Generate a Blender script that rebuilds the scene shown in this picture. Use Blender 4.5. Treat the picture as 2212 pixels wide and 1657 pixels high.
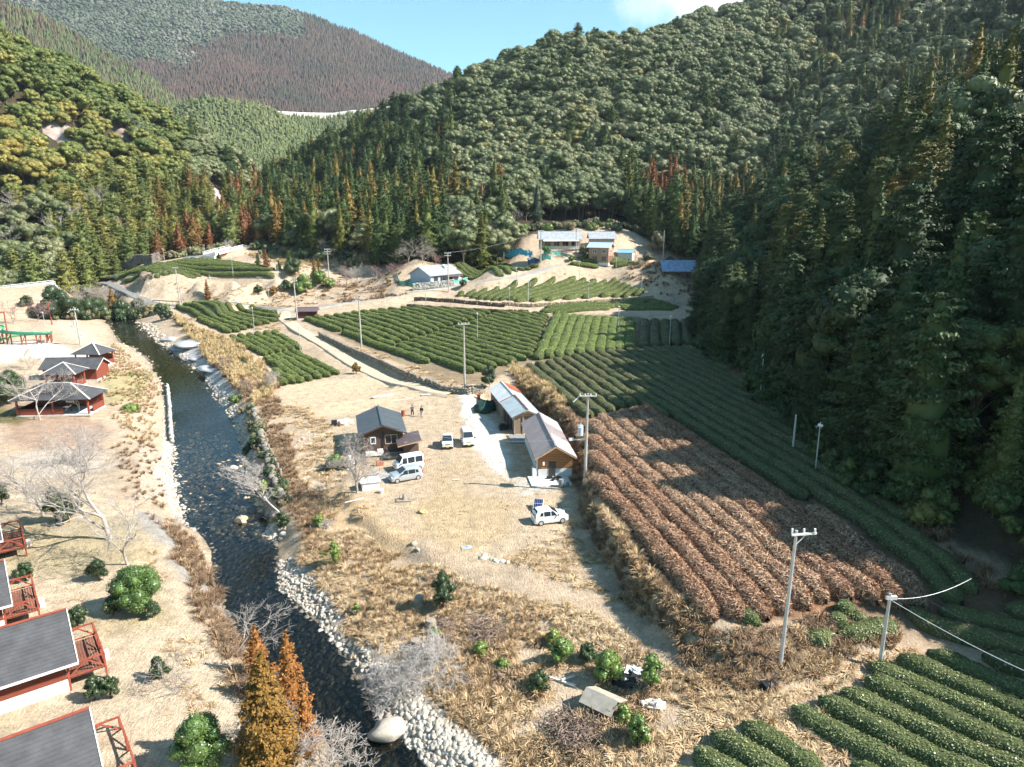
import bpy, math, random
import numpy as np
from mathutils import Vector, Matrix, Euler
from mathutils.geometry import delaunay_2d_cdt
random.seed(7); rng = np.random.default_rng(7)
for o in list(bpy.data.objects): bpy.data.objects.remove(o)
SC = bpy.context.scene
COL = SC.collection
# ------------------------------------------------------------------ camera
CH = 30.0; PITCH = math.radians(13.5); FP = 1534.0; CU, CV = 1106.0, 828.5
cam = bpy.data.cameras.new('camera'); camo = bpy.data.objects.new('camera', cam); COL.objects.link(camo)
camo.location = (0, 0, CH); camo.rotation_euler = (math.pi/2 - PITCH, 0, 0)
cam.sensor_width = 36; cam.lens = 36*FP/2212; cam.clip_start = 0.5; cam.clip_end = 12000
SC.camera = camo
# ------------------------------------------------------------------ sun and sky
SUN_EL, SUN_AZ = math.radians(40.5), math.radians(-11)      # azimuth measured from +X, negative = towards the camera side
sd = Vector((math.cos(SUN_EL)*math.cos(SUN_AZ), math.cos(SUN_EL)*math.sin(SUN_AZ), math.sin(SUN_EL)))
sl = bpy.data.lights.new('sun', 'SUN'); slo = bpy.data.objects.new('sun', sl); COL.objects.link(slo)
sl.energy = 5.0; sl.angle = math.radians(0.5); sl.color = (1.0, 0.955, 0.88)
slo.rotation_euler = sd.to_track_quat('Z', 'Y').to_euler()
w = bpy.data.worlds.new('World'); SC.world = w; w.use_nodes = True
nt = w.node_tree; nt.nodes.clear()
out = nt.nodes.new('ShaderNodeOutputWorld'); bg = nt.nodes.new('ShaderNodeBackground')
sky = nt.nodes.new('ShaderNodeTexSky'); sky.sky_type = 'NISHITA'; sky.sun_disc = False
sky.sun_elevation = SUN_EL; sky.sun_rotation = math.pi/2 - SUN_AZ
sky.air_density = 1.0; sky.dust_density = 0.35; sky.ozone_density = 2.2; sky.altitude = 300
bg.inputs['Strength'].default_value = 0.085
geo = nt.nodes.new('ShaderNodeNewGeometry'); nz = nt.nodes.new('ShaderNodeTexNoise')
nz.inputs['Scale'].default_value = 9; nz.inputs['Detail'].default_value = 7; nz.inputs['Roughness'].default_value = .55
nt.links.new(geo.outputs['Incoming'], nz.inputs['Vector'])
# a small white cloud standing over the right ridge: a soft blob of directions broken by noise
def cloud_mask(cd, inner, outer):
    sb = nt.nodes.new('ShaderNodeVectorMath'); sb.operation = 'ADD'; sb.inputs[1].default_value = cd
    nt.links.new(geo.outputs['Incoming'], sb.inputs[0])
    sc_ = nt.nodes.new('ShaderNodeVectorMath'); sc_.operation = 'MULTIPLY'; sc_.inputs[1].default_value = (1, 1, 2.2)
    nt.links.new(sb.outputs[0], sc_.inputs[0])
    ln = nt.nodes.new('ShaderNodeVectorMath'); ln.operation = 'LENGTH'; nt.links.new(sc_.outputs[0], ln.inputs[0])
    ma = nt.nodes.new('ShaderNodeMath'); ma.operation = 'MULTIPLY_ADD'; ma.inputs[1].default_value = -.16; ma.inputs[2].default_value = .08
    nt.links.new(nz.outputs['Fac'], ma.inputs[0])
    ad = nt.nodes.new('ShaderNodeMath'); ad.operation = 'ADD'; nt.links.new(ln.outputs['Value'], ad.inputs[0]); nt.links.new(ma.outputs[0], ad.inputs[1])
    mr = nt.nodes.new('ShaderNodeMapRange'); mr.inputs[1].default_value = inner; mr.inputs[2].default_value = outer
    mr.inputs[3].default_value = 1; mr.inputs[4].default_value = 0; nt.links.new(ad.outputs[0], mr.inputs[0])
    return mr
def Dir(u, v):
    a = (u-CU)/FP; b = (CV-v)/FP
    d = Vector((a, math.cos(PITCH)+b*math.sin(PITCH), -math.sin(PITCH)+b*math.cos(PITCH)))
    return d
m1 = cloud_mask(tuple(Dir(1530, 0).normalized()), .045, .10)
mixc = nt.nodes.new('ShaderNodeMix'); mixc.data_type = 'RGBA'; mixc.inputs['B'].default_value = (7.2, 7.5, 7.8, 1)
hs = nt.nodes.new('ShaderNodeMix'); hs.data_type = 'RGBA'; hs.blend_type = 'MULTIPLY'; hs.inputs['Factor'].default_value = 1
hs.inputs['B'].default_value = (0.95, 1.32, 1.16, 1)
nt.links.new(sky.outputs[0], hs.inputs['A'])
nt.links.new(m1.outputs[0], mixc.inputs['Factor']); nt.links.new(hs.outputs['Result'], mixc.inputs['A'])
nt.links.new(mixc.outputs['Result'], bg.inputs['Color']); nt.links.new(bg.outputs[0], out.inputs[0])
SC.view_settings.view_transform = 'Standard'; SC.view_settings.look = 'None'; SC.view_settings.exposure = 1.2; SC.view_settings.gamma = 1
cy = SC.cycles; SC.render.engine = 'CYCLES'
cy.max_bounces = 5; cy.diffuse_bounces = 2; cy.glossy_bounces = 2; cy.transmission_bounces = 3; cy.volume_bounces = 0; cy.transparent_max_bounces = 6
cy.use_denoising = True; cy.caustics_reflective = False; cy.caustics_refractive = False
cy.use_adaptive_sampling = True; cy.adaptive_threshold = 0.02; cy.sample_clamp_indirect = 6; cy.use_light_tree = False
# ------------------------------------------------------------------ pixel -> world (measured on a 2212 px wide view of the photograph)
def W(u, v, z):
    d = Dir(u, v); t = (z-CH)/d.z
    return (d.x*t, d.y*t, z)
def WD(u, v, D):
    d = Dir(u, v); t = D/d.y
    return (d.x*t, D, CH+d.z*t)
# ------------------------------------------------------------------ noise
def _hash(ix, iy, s):
    h = (ix.astype(np.int64)*374761393 + iy.astype(np.int64)*668265263 + s*1274126177) & 0xffffffff
    h = ((h ^ (h >> 13))*1103515245) & 0xffffffff
    h = (h ^ (h >> 16)) & 0xffffff
    return h/float(0xffffff)
def vnoise(x, y, s=0):
    x = np.asarray(x, float); y = np.asarray(y, float)
    ix = np.floor(x); iy = np.floor(y); fx = x-ix; fy = y-iy
    fx = fx*fx*(3-2*fx); fy = fy*fy*(3-2*fy)
    a = _hash(ix, iy, s); b = _hash(ix+1, iy, s); c = _hash(ix, iy+1, s); d = _hash(ix+1, iy+1, s)
    return (a*(1-fx)+b*fx)*(1-fy)+(c*(1-fx)+d*fx)*fy
def fbm(x, y, scale, oct=4, s=0):
    r = 0; a = 1; t = 0
    for k in range(oct):
        r = r + a*vnoise(x/scale+17.3*k, y/scale-9.1*k, s+k); t += a; a *= .5; scale *= .5
    return r/t - .5
def pip(x, y, poly):
    x = np.asarray(x, float); y = np.asarray(y, float); inside = np.zeros(x.shape, bool)
    n = len(poly)
    for i in range(n):
        x0, y0 = poly[i][:2]; x1, y1 = poly[(i+1) % n][:2]
        c = ((y0 > y) != (y1 > y))
        with np.errstate(divide='ignore', invalid='ignore'):
            xi = (x1-x0)*(y-y0)/(y1-y0)+x0
        inside ^= c & (x < xi)
    return inside
# ------------------------------------------------------------------ objects
def tag(o, label=None, cat=None, group=None, kind=None):
    if label: o['label'] = label
    if cat: o['category'] = cat
    if group: o['group'] = group
    if kind: o['kind'] = kind
    return o
def empty(name, loc=(0, 0, 0), rz=0, label=None, cat=None, group=None):
    o = bpy.data.objects.new(name, None); COL.objects.link(o); o.location = loc; o.rotation_euler = (0, 0, rz); o.empty_display_size = .3
    return tag(o, label, cat, group)
def npmesh(name, V, F, mats=(), mi=None, smooth=False, col=None):
    """V (n,3) F (m,4) or (m,3) -> mesh data"""
    V = np.asarray(V, np.float32); F = np.asarray(F, np.int32)
    me = bpy.data.meshes.new(name); k = F.shape[1]
    me.vertices.add(len(V)); me.vertices.foreach_set('co', V.ravel())
    me.loops.add(F.size); me.loops.foreach_set('vertex_index', F.ravel())
    me.polygons.add(len(F)); me.polygons.foreach_set('loop_start', np.arange(0, F.size, k, dtype=np.int32))
    me.polygons.foreach_set('loop_total', np.full(len(F), k, np.int32))
    if mi is not None: me.polygons.foreach_set('material_index', np.asarray(mi, np.int32))
    if smooth: me.polygons.foreach_set('use_smooth', np.ones(len(F), bool))
    for m in mats: me.materials.append(m)
    if col is not None:
        a = me.color_attributes.new('Col', 'FLOAT_COLOR', 'POINT')
        c = np.ones((len(V), 4), np.float32); c[:, :3] = col; a.data.foreach_set('color', c.ravel())
    me.update(calc_edges=True); me.validate()
    return me
def link(name, me, parent=None, loc=None, rz=None, **kw):
    o = bpy.data.objects.new(name, me); COL.objects.link(o)
    if parent: o.parent = parent
    if loc is not None: o.location = loc
    if rz is not None: o.rotation_euler = (0, 0, rz)
    return tag(o, **kw)
class MB:
    """collects shapes, builds one mesh"""
    def __init__(s): s.v = []; s.f = []; s.g = []
    def add(s, vs, fs):
        n = len(s.v); s.g.append((n, len(s.f))); s.v += [tuple(map(float, p)) for p in vs]; s.f += [tuple(i+n for i in f) for f in fs]; return s
    def box(s, c, d, rz=0, rx=0, ry=0):
        x, y, z = d[0]/2, d[1]/2, d[2]/2
        p = [Vector(q) for q in ((-x,-y,-z),(x,-y,-z),(x,y,-z),(-x,y,-z),(-x,-y,z),(x,-y,z),(x,y,z),(-x,y,z))]
        M = Euler((rx, ry, rz)).to_matrix()
        return s.add([M@q+Vector(c) for q in p], [(0,3,2,1),(4,5,6,7),(0,1,5,4),(1,2,6,5),(2,3,7,6),(3,0,4,7)])
    def bar(s, a, b, w_, h_=None):
        a = Vector(a); b = Vector(b); h_ = h_ or w_; d = b-a; L = d.length
        if L < 1e-6: return s
        z = d/L; x = z.cross(Vector((0, 0, 1)))
        if x.length < 1e-3: x = Vector((1, 0, 0))
        x.normalize(); y = z.cross(x)
        q = [(-1,-1),(1,-1),(1,1),(-1,1)]
        return s.add([a+x*i*w_/2+y*j*h_/2 for i, j in q]+[b+x*i*w_/2+y*j*h_/2 for i, j in q], [(0,3,2,1),(4,5,6,7),(0,1,5,4),(1,2,6,5),(2,3,7,6),(3,0,4,7)])
    def tube(s, pts, r, n=8, cap=True):
        pts = [Vector(p) for p in pts]; rs = r if isinstance(r, (list, tuple)) else [r]*len(pts)
        vs = []; fs = []
        for i, p in enumerate(pts):
            d = (pts[min(i+1, len(pts)-1)]-pts[max(i-1, 0)]).normalized()
            x = d.cross(Vector((0, 0, 1)));
            if x.length < 1e-2: x = Vector((1, 0, 0))
            x.normalize(); y = d.cross(x)
            for k in range(n):
                a = 2*math.pi*k/n; vs.append(p+(x*math.cos(a)+y*math.sin(a))*rs[i])
        for i in range(len(pts)-1):
            for k in range(n):
                a = i*n+k; b = i*n+(k+1) % n; fs.append((a, b, b+n, a+n))
        if cap: fs.append(tuple(range(n))[::-1]); fs.append(tuple((len(pts)-1)*n+k for k in range(n)))
        return s.add(vs, fs)
    def prism(s, poly, y0, y1, axis='y'):
        """poly in (x,z) extruded along y (or (y,z) along x, (x,y) along z)"""
        n = len(poly)
        def mk(p, t): return {'y': (p[0], t, p[1]), 'x': (t, p[0], p[1]), 'z': (p[0], p[1], t)}[axis]
        vs = [mk(p, y0) for p in poly]+[mk(p, y1) for p in poly]
        fs = [tuple(range(n)), tuple(range(n, 2*n))[::-1]]+[(i, i+n, (i+1) % n+n, (i+1) % n) for i in range(n)]
        return s.add(vs, fs)
    def slab(s, p4, t):
        """a thick plate: 4 top corners, thickness t along -normal"""
        p = [Vector(q) for q in p4]; nn = (p[1]-p[0]).cross(p[3]-p[0]).normalized()
        if nn.z < 0: nn = -nn
        b = [q-nn*t for q in p]
        return s.add(p+b, [(0,1,2,3),(7,6,5,4),(0,4,5,1),(1,5,6,2),(2,6,7,3),(3,7,4,0)])
    def each(s, name, mat, parent=None, **kw):
        """every added shape as an object of its own"""
        g = s.g+[(len(s.v), len(s.f))]
        for (a, fa_), (b, fb_) in zip(g[:-1], g[1:]):
            q = MB(); q.v = s.v[a:b]; q.f = [tuple(i-a for i in f) for f in s.f[fa_:fb_]]; q.build(name, mat, parent, **kw)
    def build(s, name, mat, parent=None, smooth=False, bevel=0, **kw):
        me = bpy.data.meshes.new(name); me.from_pydata(s.v, [], s.f); me.materials.append(mat)
        import bmesh
        bm = bmesh.new(); bm.from_mesh(me); bmesh.ops.recalc_face_normals(bm, faces=bm.faces)
        if bevel: bmesh.ops.bevel(bm, geom=bm.edges[:], offset=bevel, segments=2, affect='EDGES', clamp_overlap=True)
        bm.to_mesh(me); bm.free()
        if smooth: me.polygons.foreach_set('use_smooth', [True]*len(me.polygons))
        me.update()
        return link(name, me, parent, **kw)
# ------------------------------------------------------------------ materials
MATS = {}
def mat(name, base=(.5, .5, .5), rough=.6, var=.0, scale=3., base2=None, metal=0, spec=.3, bump=0, bscale=30., rnd=0, coord='Object', stretch=None, emit=None):
    if name in MATS: return MATS[name]
    m = bpy.data.materials.new(name); m.use_nodes = True; n = m.node_tree.nodes; L = m.node_tree.links
    b = n['Principled BSDF']; b.inputs['Roughness'].default_value = rough; b.inputs['Metallic'].default_value = metal
    b.inputs['Specular IOR Level'].default_value = spec
    b.inputs['Base Color'].default_value = (*base, 1)
    tc = n.new('ShaderNodeTexCoord'); src = tc.outputs[coord]
    if stretch:
        mp = n.new('ShaderNodeMapping'); mp.inputs['Scale'].default_value = stretch; L.new(src, mp.inputs[0]); src = mp.outputs[0]
    if var or base2:
        t = n.new('ShaderNodeTexNoise'); t.inputs['Scale'].default_value = scale; t.inputs['Detail'].default_value = 6; t.inputs['Roughness'].default_value = .65
        L.new(src, t.inputs['Vector'])
        r = n.new('ShaderNodeValToRGB'); L.new(t.outputs['Fac'], r.inputs[0])
        c2 = base2 or tuple(min(1, c*(1+var)) for c in base); c1 = base if base2 else tuple(c*(1-var) for c in base)
        r.color_ramp.elements[0].position = .33; r.color_ramp.elements[1].position = .67
        r.color_ramp.elements[0].color = (*c1, 1); r.color_ramp.elements[1].color = (*c2, 1)
        col = r.outputs[0]
        if rnd:
            oi = n.new('ShaderNodeObjectInfo'); mr = n.new('ShaderNodeMapRange'); mr.inputs[3].default_value = 1-rnd; mr.inputs[4].default_value = 1+rnd
            L.new(oi.outputs['Random'], mr.inputs[0]); mx = n.new('ShaderNodeMix'); mx.data_type = 'RGBA'; mx.blend_type = 'MULTIPLY'; mx.inputs['Factor'].default_value = 1
            L.new(col, mx.inputs['A']); L.new(mr.outputs[0], mx.inputs['B']); col = mx.outputs['Result']
        L.new(col, b.inputs['Base Color'])
    if bump:
        t2 = n.new('ShaderNodeTexNoise'); t2.inputs['Scale'].default_value = bscale; t2.inputs['Detail'].default_value = 4; L.new(src, t2.inputs['Vector'])
        bp = n.new('ShaderNodeBump'); bp.inputs['Strength'].default_value = bump; bp.inputs['Distance'].default_value = .05
        L.new(t2.outputs['Fac'], bp.inputs['Height']); L.new(bp.outputs[0], b.inputs['Normal'])
    MATS[name] = m
    return m
def foliage(name, ramp, locscale=.02, rough=.55, spec=.25, wr=.45, wn=.55, leafvar=.35, trans=.0, loc=True):
    """leaf colour: ramp over (random per tree, slow noise over its place), plus a small variation from leaf to leaf"""
    if name in MATS: return MATS[name]
    m = bpy.data.materials.new(name); m.use_nodes = True; n = m.node_tree.nodes; L = m.node_tree.links
    b = n['Principled BSDF']; b.inputs['Roughness'].default_value = rough; b.inputs['Specular IOR Level'].default_value = spec
    oi = n.new('ShaderNodeObjectInfo'); t = n.new('ShaderNodeTexNoise'); t.inputs['Scale'].default_value = locscale; t.inputs['Detail'].default_value = 3
    L.new(oi.outputs['Location'], t.inputs['Vector'])
    st = n.new('ShaderNodeMapRange'); st.inputs[1].default_value = .3; st.inputs[2].default_value = .7; L.new(t.outputs['Fac'], st.inputs[0])
    a = n.new('ShaderNodeMath'); a.operation = 'MULTIPLY'; a.inputs[1].default_value = wr; L.new(oi.outputs['Random'], a.inputs[0])
    c = n.new('ShaderNodeMath'); c.operation = 'MULTIPLY_ADD'; c.inputs[1].default_value = wn; L.new(st.outputs[0], c.inputs[0]); L.new(a.outputs[0], c.inputs[2])
    r = n.new('ShaderNodeValToRGB'); L.new(c.outputs[0], r.inputs[0]); e = r.color_ramp.elements
    while len(e) > 1: e.remove(e[-1])
    for i, (p, cc) in enumerate(ramp):
        q = e[0] if i == 0 else e.new(p); q.position = p; q.color = (*cc, 1)
    ge = n.new('ShaderNodeNewGeometry'); mr = n.new('ShaderNodeMapRange'); mr.inputs[3].default_value = 1-leafvar; mr.inputs[4].default_value = 1+leafvar
    L.new(ge.outputs['Random Per Island'], mr.inputs[0])
    mx = n.new('ShaderNodeMix'); mx.data_type = 'RGBA'; mx.blend_type = 'MULTIPLY'; mx.inputs['Factor'].default_value = 1
    L.new(r.outputs[0], mx.inputs['A']); L.new(mr.outputs[0], mx.inputs['B']); L.new(mx.outputs['Result'], b.inputs['Base Color'])
    MATS[name] = m
    return m
# ================================================================== terrain
PTS = []
def addp(p): PTS.append(tuple(p))
def line(pts, step=3.0):
    """a polyline of world points, densified"""
    for a, b in zip(pts[:-1], pts[1:]):
        d = math.dist(a[:2], b[:2]); n = max(1, int(d/step))
        for k in range(n): t = k/n; addp([a[i]*(1-t)+b[i]*t for i in range(3)])
    addp(pts[-1])
def LP(uvz, step=3.0): line([W(*q) for q in uvz], step)
WZ = lambda v: float(np.interp(v, [640, 700, 800, 900, 1200, 1657], [-.6, -1.0, -1.9, -2.6, -3.1, -3.3]))
# river edges in the picture (2212 px frame), upstream last
RL = [(640,1800),(735,1657),(700,1600),(650,1530),(590,1470),(520,1400),(480,1330),(457,1235),(455,1190),(430,1150),(400,1135),(385,1090),(372,1040),(368,1000),(366,950),(362,900),(358,860),(345,820),(325,785),(292,752),(255,738),(243,712),(225,690),(150,675),(60,668),(-80,660)]
RR = [(1120,1800),(935,1657),(872,1600),(815,1530),(782,1470),(740,1400),(690,1350),(640,1305),(606,1270),(612,1240),(606,1200),(606,1165),(575,1110),(545,1060),(533,1010),(525,960),(503,905),(468,850),(436,805),(398,775),(350,745),(325,718),(300,695),(270,668),(200,655),(60,648),(-80,642)]
rl = [W(u, v, WZ(v)) for u, v in RL]; rr = [W(u, v, WZ(v)) for u, v in RR]
line(rl, 2); line(rr, 2)
def cl(a, b, t): return [tuple(p[i]*(1-t)+q[i]*t for i in range(3)) for p, q in zip(a, b)]
def resamp(P, n):
    P = np.array(P); s = np.r_[0, np.cumsum(np.linalg.norm(np.diff(P[:, :2], axis=0), axis=1))]
    t = np.linspace(0, s[-1], n); return np.c_[np.interp(t, s, P[:, 0]), np.interp(t, s, P[:, 1]), np.interp(t, s, P[:, 2])]
rlc, rrc = resamp(rl, 120), resamp(rr, 120)
for t, dz in ((.3, -.45), (.5, -.7), (.7, -.45)):
    for p, q in zip(rlc, rrc):
        m = p*(1-t)+q*t; addp((m[0], m[1], m[2]+dz))
# left bank top, then the lawn
LP([(620,1657,-.9),(560,1560,-.9),(500,1440,-.9),(430,1320,-.9),(370,1200,-.8),(310,1110,-.8),(300,1040,-.7),(285,960,-.6),(262,880,-.4),(235,810,-.2),(205,755,.1),(180,715,.6),(100,700,1.5),(-60,690,2)])
LP([(450,1657,-.5),(330,1450,-.4),(260,1250,-.4),(150,1100,-.3),(140,980,-.1),(90,900,0),(60,800,.2),(0,760,.4),(-250,720,1)])
LP([(0,1657,-.3),(-100,1400,-.3),(-200,1200,-.2),(-300,1000,0),(-500,860,.2),(-900,760,1)])
LP([(-400,1657,-.3),(-700,1500,0),(-1200,1100,0)], 8)
# right bank top
LP([(1040,1657,-2.3),(960,1590,-2.3),(880,1520,-2.2),(840,1450,-2.1),(800,1390,-2),(745,1320,-2),(690,1260,-1.9),(660,1215,-1.8),(640,1150,-1.5),(600,1090,-1.1),(575,1020,-.7),(562,960,-.5),(548,900,-.4),(530,860,-.4),(490,820,-.3),(455,780,0),(425,745,.3),(395,712,.7),(372,680,1.3),(345,668,1.7)])
LP([(600,845,-.1),(590,800,.0),(540,760,.2),(500,735,.4),(450,715,.7),(400,690,1.0),(385,665,1.6)])
# river stones shelf on the right, lower grass
LP([(1250,1657,-2.2),(1150,1590,-2.0),(1050,1500,-1.8),(980,1400,-1.6),(900,1330,-1.4),(830,1280,-1.3),(760,1230,-1.2),(720,1150,-1.1),(690,1090,-1.0),(650,1050,-.9)])
LP([(740,1055,0),(780,1110,0),(830,1150,-.05),(900,1185,-.1),(960,1215,-.2),(1010,1235,-.3),(1060,1260,-.5)],2)
LP([(722,1064,-.9),(760,1120,-1),(812,1172,-1.1),(880,1208,-1.15),(945,1240,-1.1),(1000,1258,-.9)],2)
LP([(1100,1240,-.3),(1200,1260,-.3),(1330,1340,-.5),(1420,1430,-.8),(1500,1500,-.9),(1450,1600,-1.2),(1300,1700,-1.8)],4)
for u, v, z in ((650,880,0),(700,950,0),(760,1000,0),(850,1060,0),(950,1100,0),(1050,1150,-.1),(1150,1180,-.1),(1000,900,0),(1000,1000,0),(1150,1050,0),(750,850,0),(850,830,0),(620,980,-.3),(640,930,-.1),(1100,950,0),(1200,1150,-.1),(1050,870,.1)): addp(W(u, v, z))
# bank up to the right tea fields: foot, then top
LP([(1040,858,.1),(1110,865,.1),(1170,890,.1),(1205,935,.1),(1245,985,.1),(1255,1050,0),(1262,1110,0),(1300,1190,-.1),(1360,1280,-.2),(1425,1370,-.4),(1500,1430,-.5),(1590,1480,-.4),(1660,1495,-.3)],2)
LP([(1110,788,2.3),(1140,815,2.4),(1180,850,2.5),(1215,885,2.6),(1250,930,2.6),(1275,1000,2.5),(1285,1060,2.4),(1320,1140,2.3),(1385,1225,2.1),(1450,1305,1.9),(1510,1358,1.7),(1600,1372,1.5),(1700,1352,1.5),(1840,1312,1.6)],2)
LP([(1630,1430,.5),(1740,1425,.4),(1860,1400,.5),(1930,1375,.7)],3)
LP([(1500,1660,-.8),(1620,1530,-.5),(1720,1500,-.4),(1850,1450,-.2),(1930,1420,-.1),(2010,1390,0),(2130,1400,.2)],3)
for u, v, z in ((1700,1657,-.6),(1900,1600,-.4),(2100,1600,-.1),(2300,1500,.1),(2212,1700,0),(1500,1750,-1),(1900,1800,-.5),(2300,1800,0),(2500,1657,.3),(1500,1210,2.3),(1650,1250,2.2),(1450,1050,2.6),(1600,1100,2.7),(1400,900,2.8),(1350,800,3.0),(1300,760,3.1)): addp(W(u, v, z))
# big tea field and its wall (top / foot)
LP([(632,690,1.6),(700,722,1.5),(760,752,1.4),(830,785,1.4),(900,818,1.4),(960,838,1.5),(1010,842,1.7),(1048,832,1.9),(1075,815,2.1),(1105,792,2.3)],2)
LP([(618,695,1.4),(690,728,.9),(750,760,.5),(820,795,.4),(890,828,.3),(955,850,.3),(1010,857,.3),(1045,850,.4)],2)
LP([(640,682,1.7),(700,676,2.4),(800,667,2.8),(900,672,3.0),(1000,676,3.1),(1100,679,3.3),(1190,684,3.4)],3)
LP([(1190,684,3.5),(1180,720,3.0),(1165,760,2.6),(1150,785,2.4)],3)
# terraces behind: two low walls
LP([(800,660,3.6),(900,664,4.0),(930,670,4.0),(1000,672,4.1),(1100,676,4.0),(1190,676,4.0)],3)
LP([(900,651,4.2),(1000,657,4.3),(1100,665,4.3)],4)
LP([(925,645,5.6),(1000,651,5.6),(1080,657,5.5),(1150,661,5.4),(1250,655,5.6),(1380,646,5.9),(1420,644,6)],3)
LP([(1080,668,4.1),(1200,664,4.2),(1300,656,4.4),(1380,650,4.5),(1460,655,4.4)],3)
for u, v, z in ((1200,690,3.6),(1300,690,3.6),(1380,690,3.5),(1460,700,3.5),(1200,770,2.9),(1300,750,3.1),(1400,750,3.2),(1480,750,3.3),(980,636,6.2),(1100,630,7),(1200,620,7.8),(1300,610,8.6),(1380,625,7.6)): addp(W(u, v, z))
# road along the terraces
RD1 = [(640,672,2.2),(740,655,3.6),(830,643,5.0),(905,630,6.8),(985,617,8.0),(1060,605,8.9),(1120,598,9.4),(1160,587,10.0)]
LP(RD1, 3)
LP([(640,664,2.3),(735,645,3.8),(820,634,5.2),(890,622,7.0),(980,608,8.1),(1060,597,9.0),(1110,592,9.5)],3)
LP([(860,613,8.6),(900,612,8.8),(985,607,8.9)],3)
for u, v, z in ((900,590,9.3),(985,590,9.6),(1060,595,9.6),(1380,590,10.4),(1430,630,7),(1480,620,7.5),(1500,660,5),(1480,700,4)): addp(W(u, v, z))
for u, v, D in ((1060,562,226),(960,556,229),(1100,545,236),(1180,548,237),(1270,552,238),(1300,563,232),(1350,562,232),(1420,562,231),(1230,567,230),(1170,573,225),(1450,580,222),(1490,570,222),(1540,552,226),(1450,540,236),(1540,535,238),(1180,530,248),(1260,530,249),(1340,530,249),(1150,500,264),(1250,495,266),(1350,501,263),(1000,535,246),(900,545,242)): addp(WD(u, v, D))
# middle left: junction, grass slopes, the upper left terrace
LP([(300,657,1.9),(390,657,2.0),(470,652,2.6),(560,648,3.0),(640,660,2.4)],3)
LP([(390,650,2.3),(480,640,3.4),(590,622,5.5),(700,605,7.0),(780,610,7.4),(850,618,7.6)],4)
LP([(230,640,4.2),(330,625,6.2),(430,622,7.0),(560,620,7.2),(680,628,5.4),(760,632,5.6)],4)
LP([(130,610,8.6),(200,607,9.4),(270,603,9.8),(350,596,10.0),(450,598,10.0),(560,603,9.8),(620,600,9.6)],4)
for u, v, z in ((640,700,1.2),(700,735,.6),(760,775,.3),(850,815,.1),(450,690,1.0),(550,690,1.0),(600,690,1.1),(600,725,.3),(560,745,.2),(650,770,.0),(720,800,0),(640,820,0),(320,580,11.2),(440,562,12.2),(600,585,11),(700,575,11.5),(780,570,11.5),(840,580,10.5),(540,548,14),(640,550,13.5),(200,580,12),(100,600,9.5),(0,640,-.6),(-150,662,-.6),(90,642,-.3),(-300,680,-.5),(450,545,15),(510,532,17),(690,590,10.4),(160,622,7.5),(120,640,1)): addp(W(u, v, z))
ROADS_L = [(118,609,8.8),(180,606,9.2),(260,597,10.2),(330,578,11.6),(400,560,13),(450,545,14.6),(510,534,16.5)]
LP(ROADS_L, 3)
# small dry gully beneath the upper bridge
# hills
def HP(lst, dz=-9):
    for u, v, D in lst:
        x, y, z = WD(u, v, D); addp((x, y, z+dz))
# left hill
HP([(-330,-160,340),(-150,-60,360),(0,62,380),(60,100,388),(100,135,395),(180,152,410),(250,165,420),(320,172,430),(400,228,440),(440,262,445),(480,292,450),(520,320,458),(560,345,465),(580,400,440)])
for u, v, D in ((-200,635,205),(-60,625,218),(0,612,236),(130,597,247),(250,575,268),(330,562,282),(420,548,292),(500,533,300),(525,525,305)): x, y, z = WD(u, v, D); addp((x, y, z))
HP([(0,350,300),(150,350,325),(300,390,345),(430,420,360),(500,450,350),(150,480,285),(300,500,300),(400,500,315),(0,500,265),(470,490,320),(-250,300,290),(-250,500,240)],-7)
HP([(400,330,400),(250,260,375),(100,220,350),(520,440,380)],-8)
# the gorge between the hills
for u, v, D in ((540,505,350),(555,480,420),(565,450,520)): x, y, z = WD(u, v, D); addp((x, y, z))
# centre hill
HP([(545,470,400),(560,415,420),(600,385,425),(640,362,430),(700,332,440),(760,295,450),(810,270,460),(860,238,468),(915,205,478),(970,165,488),(1020,150,492),(1075,112,500),(1130,108,505),(1180,92,510),(1235,75,520),(1290,62,525),(1340,48,535),(1400,42,545),(1450,28,550),(1500,18,555),(1560,10,560),(1600,5,565),(1700,-45,570),(1850,-110,575),(2100,-180,580),(2500,-300,560)],-10)
for u, v, D in ((560,522,318),(640,528,300),(740,530,292),(760,538,276),(840,530,276),(900,520,274),(1000,510,270),(1100,500,270),(1250,482,276),(1350,488,276),(1450,505,268),(1540,518,254)): x, y, z = WD(u, v, D); addp((x, y, z))
HP([(650,440,370),(750,400,385),(900,380,380),(900,300,425),(1050,300,410),(1050,200,460),(1200,350,360),(1200,200,440),(1400,350,360),(1400,200,445),(1550,250,420),(1600,120,490),(1750,120,510),(1850,20,530),(1050,430,320),(1250,430,315),(1450,420,330)],-9)
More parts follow.
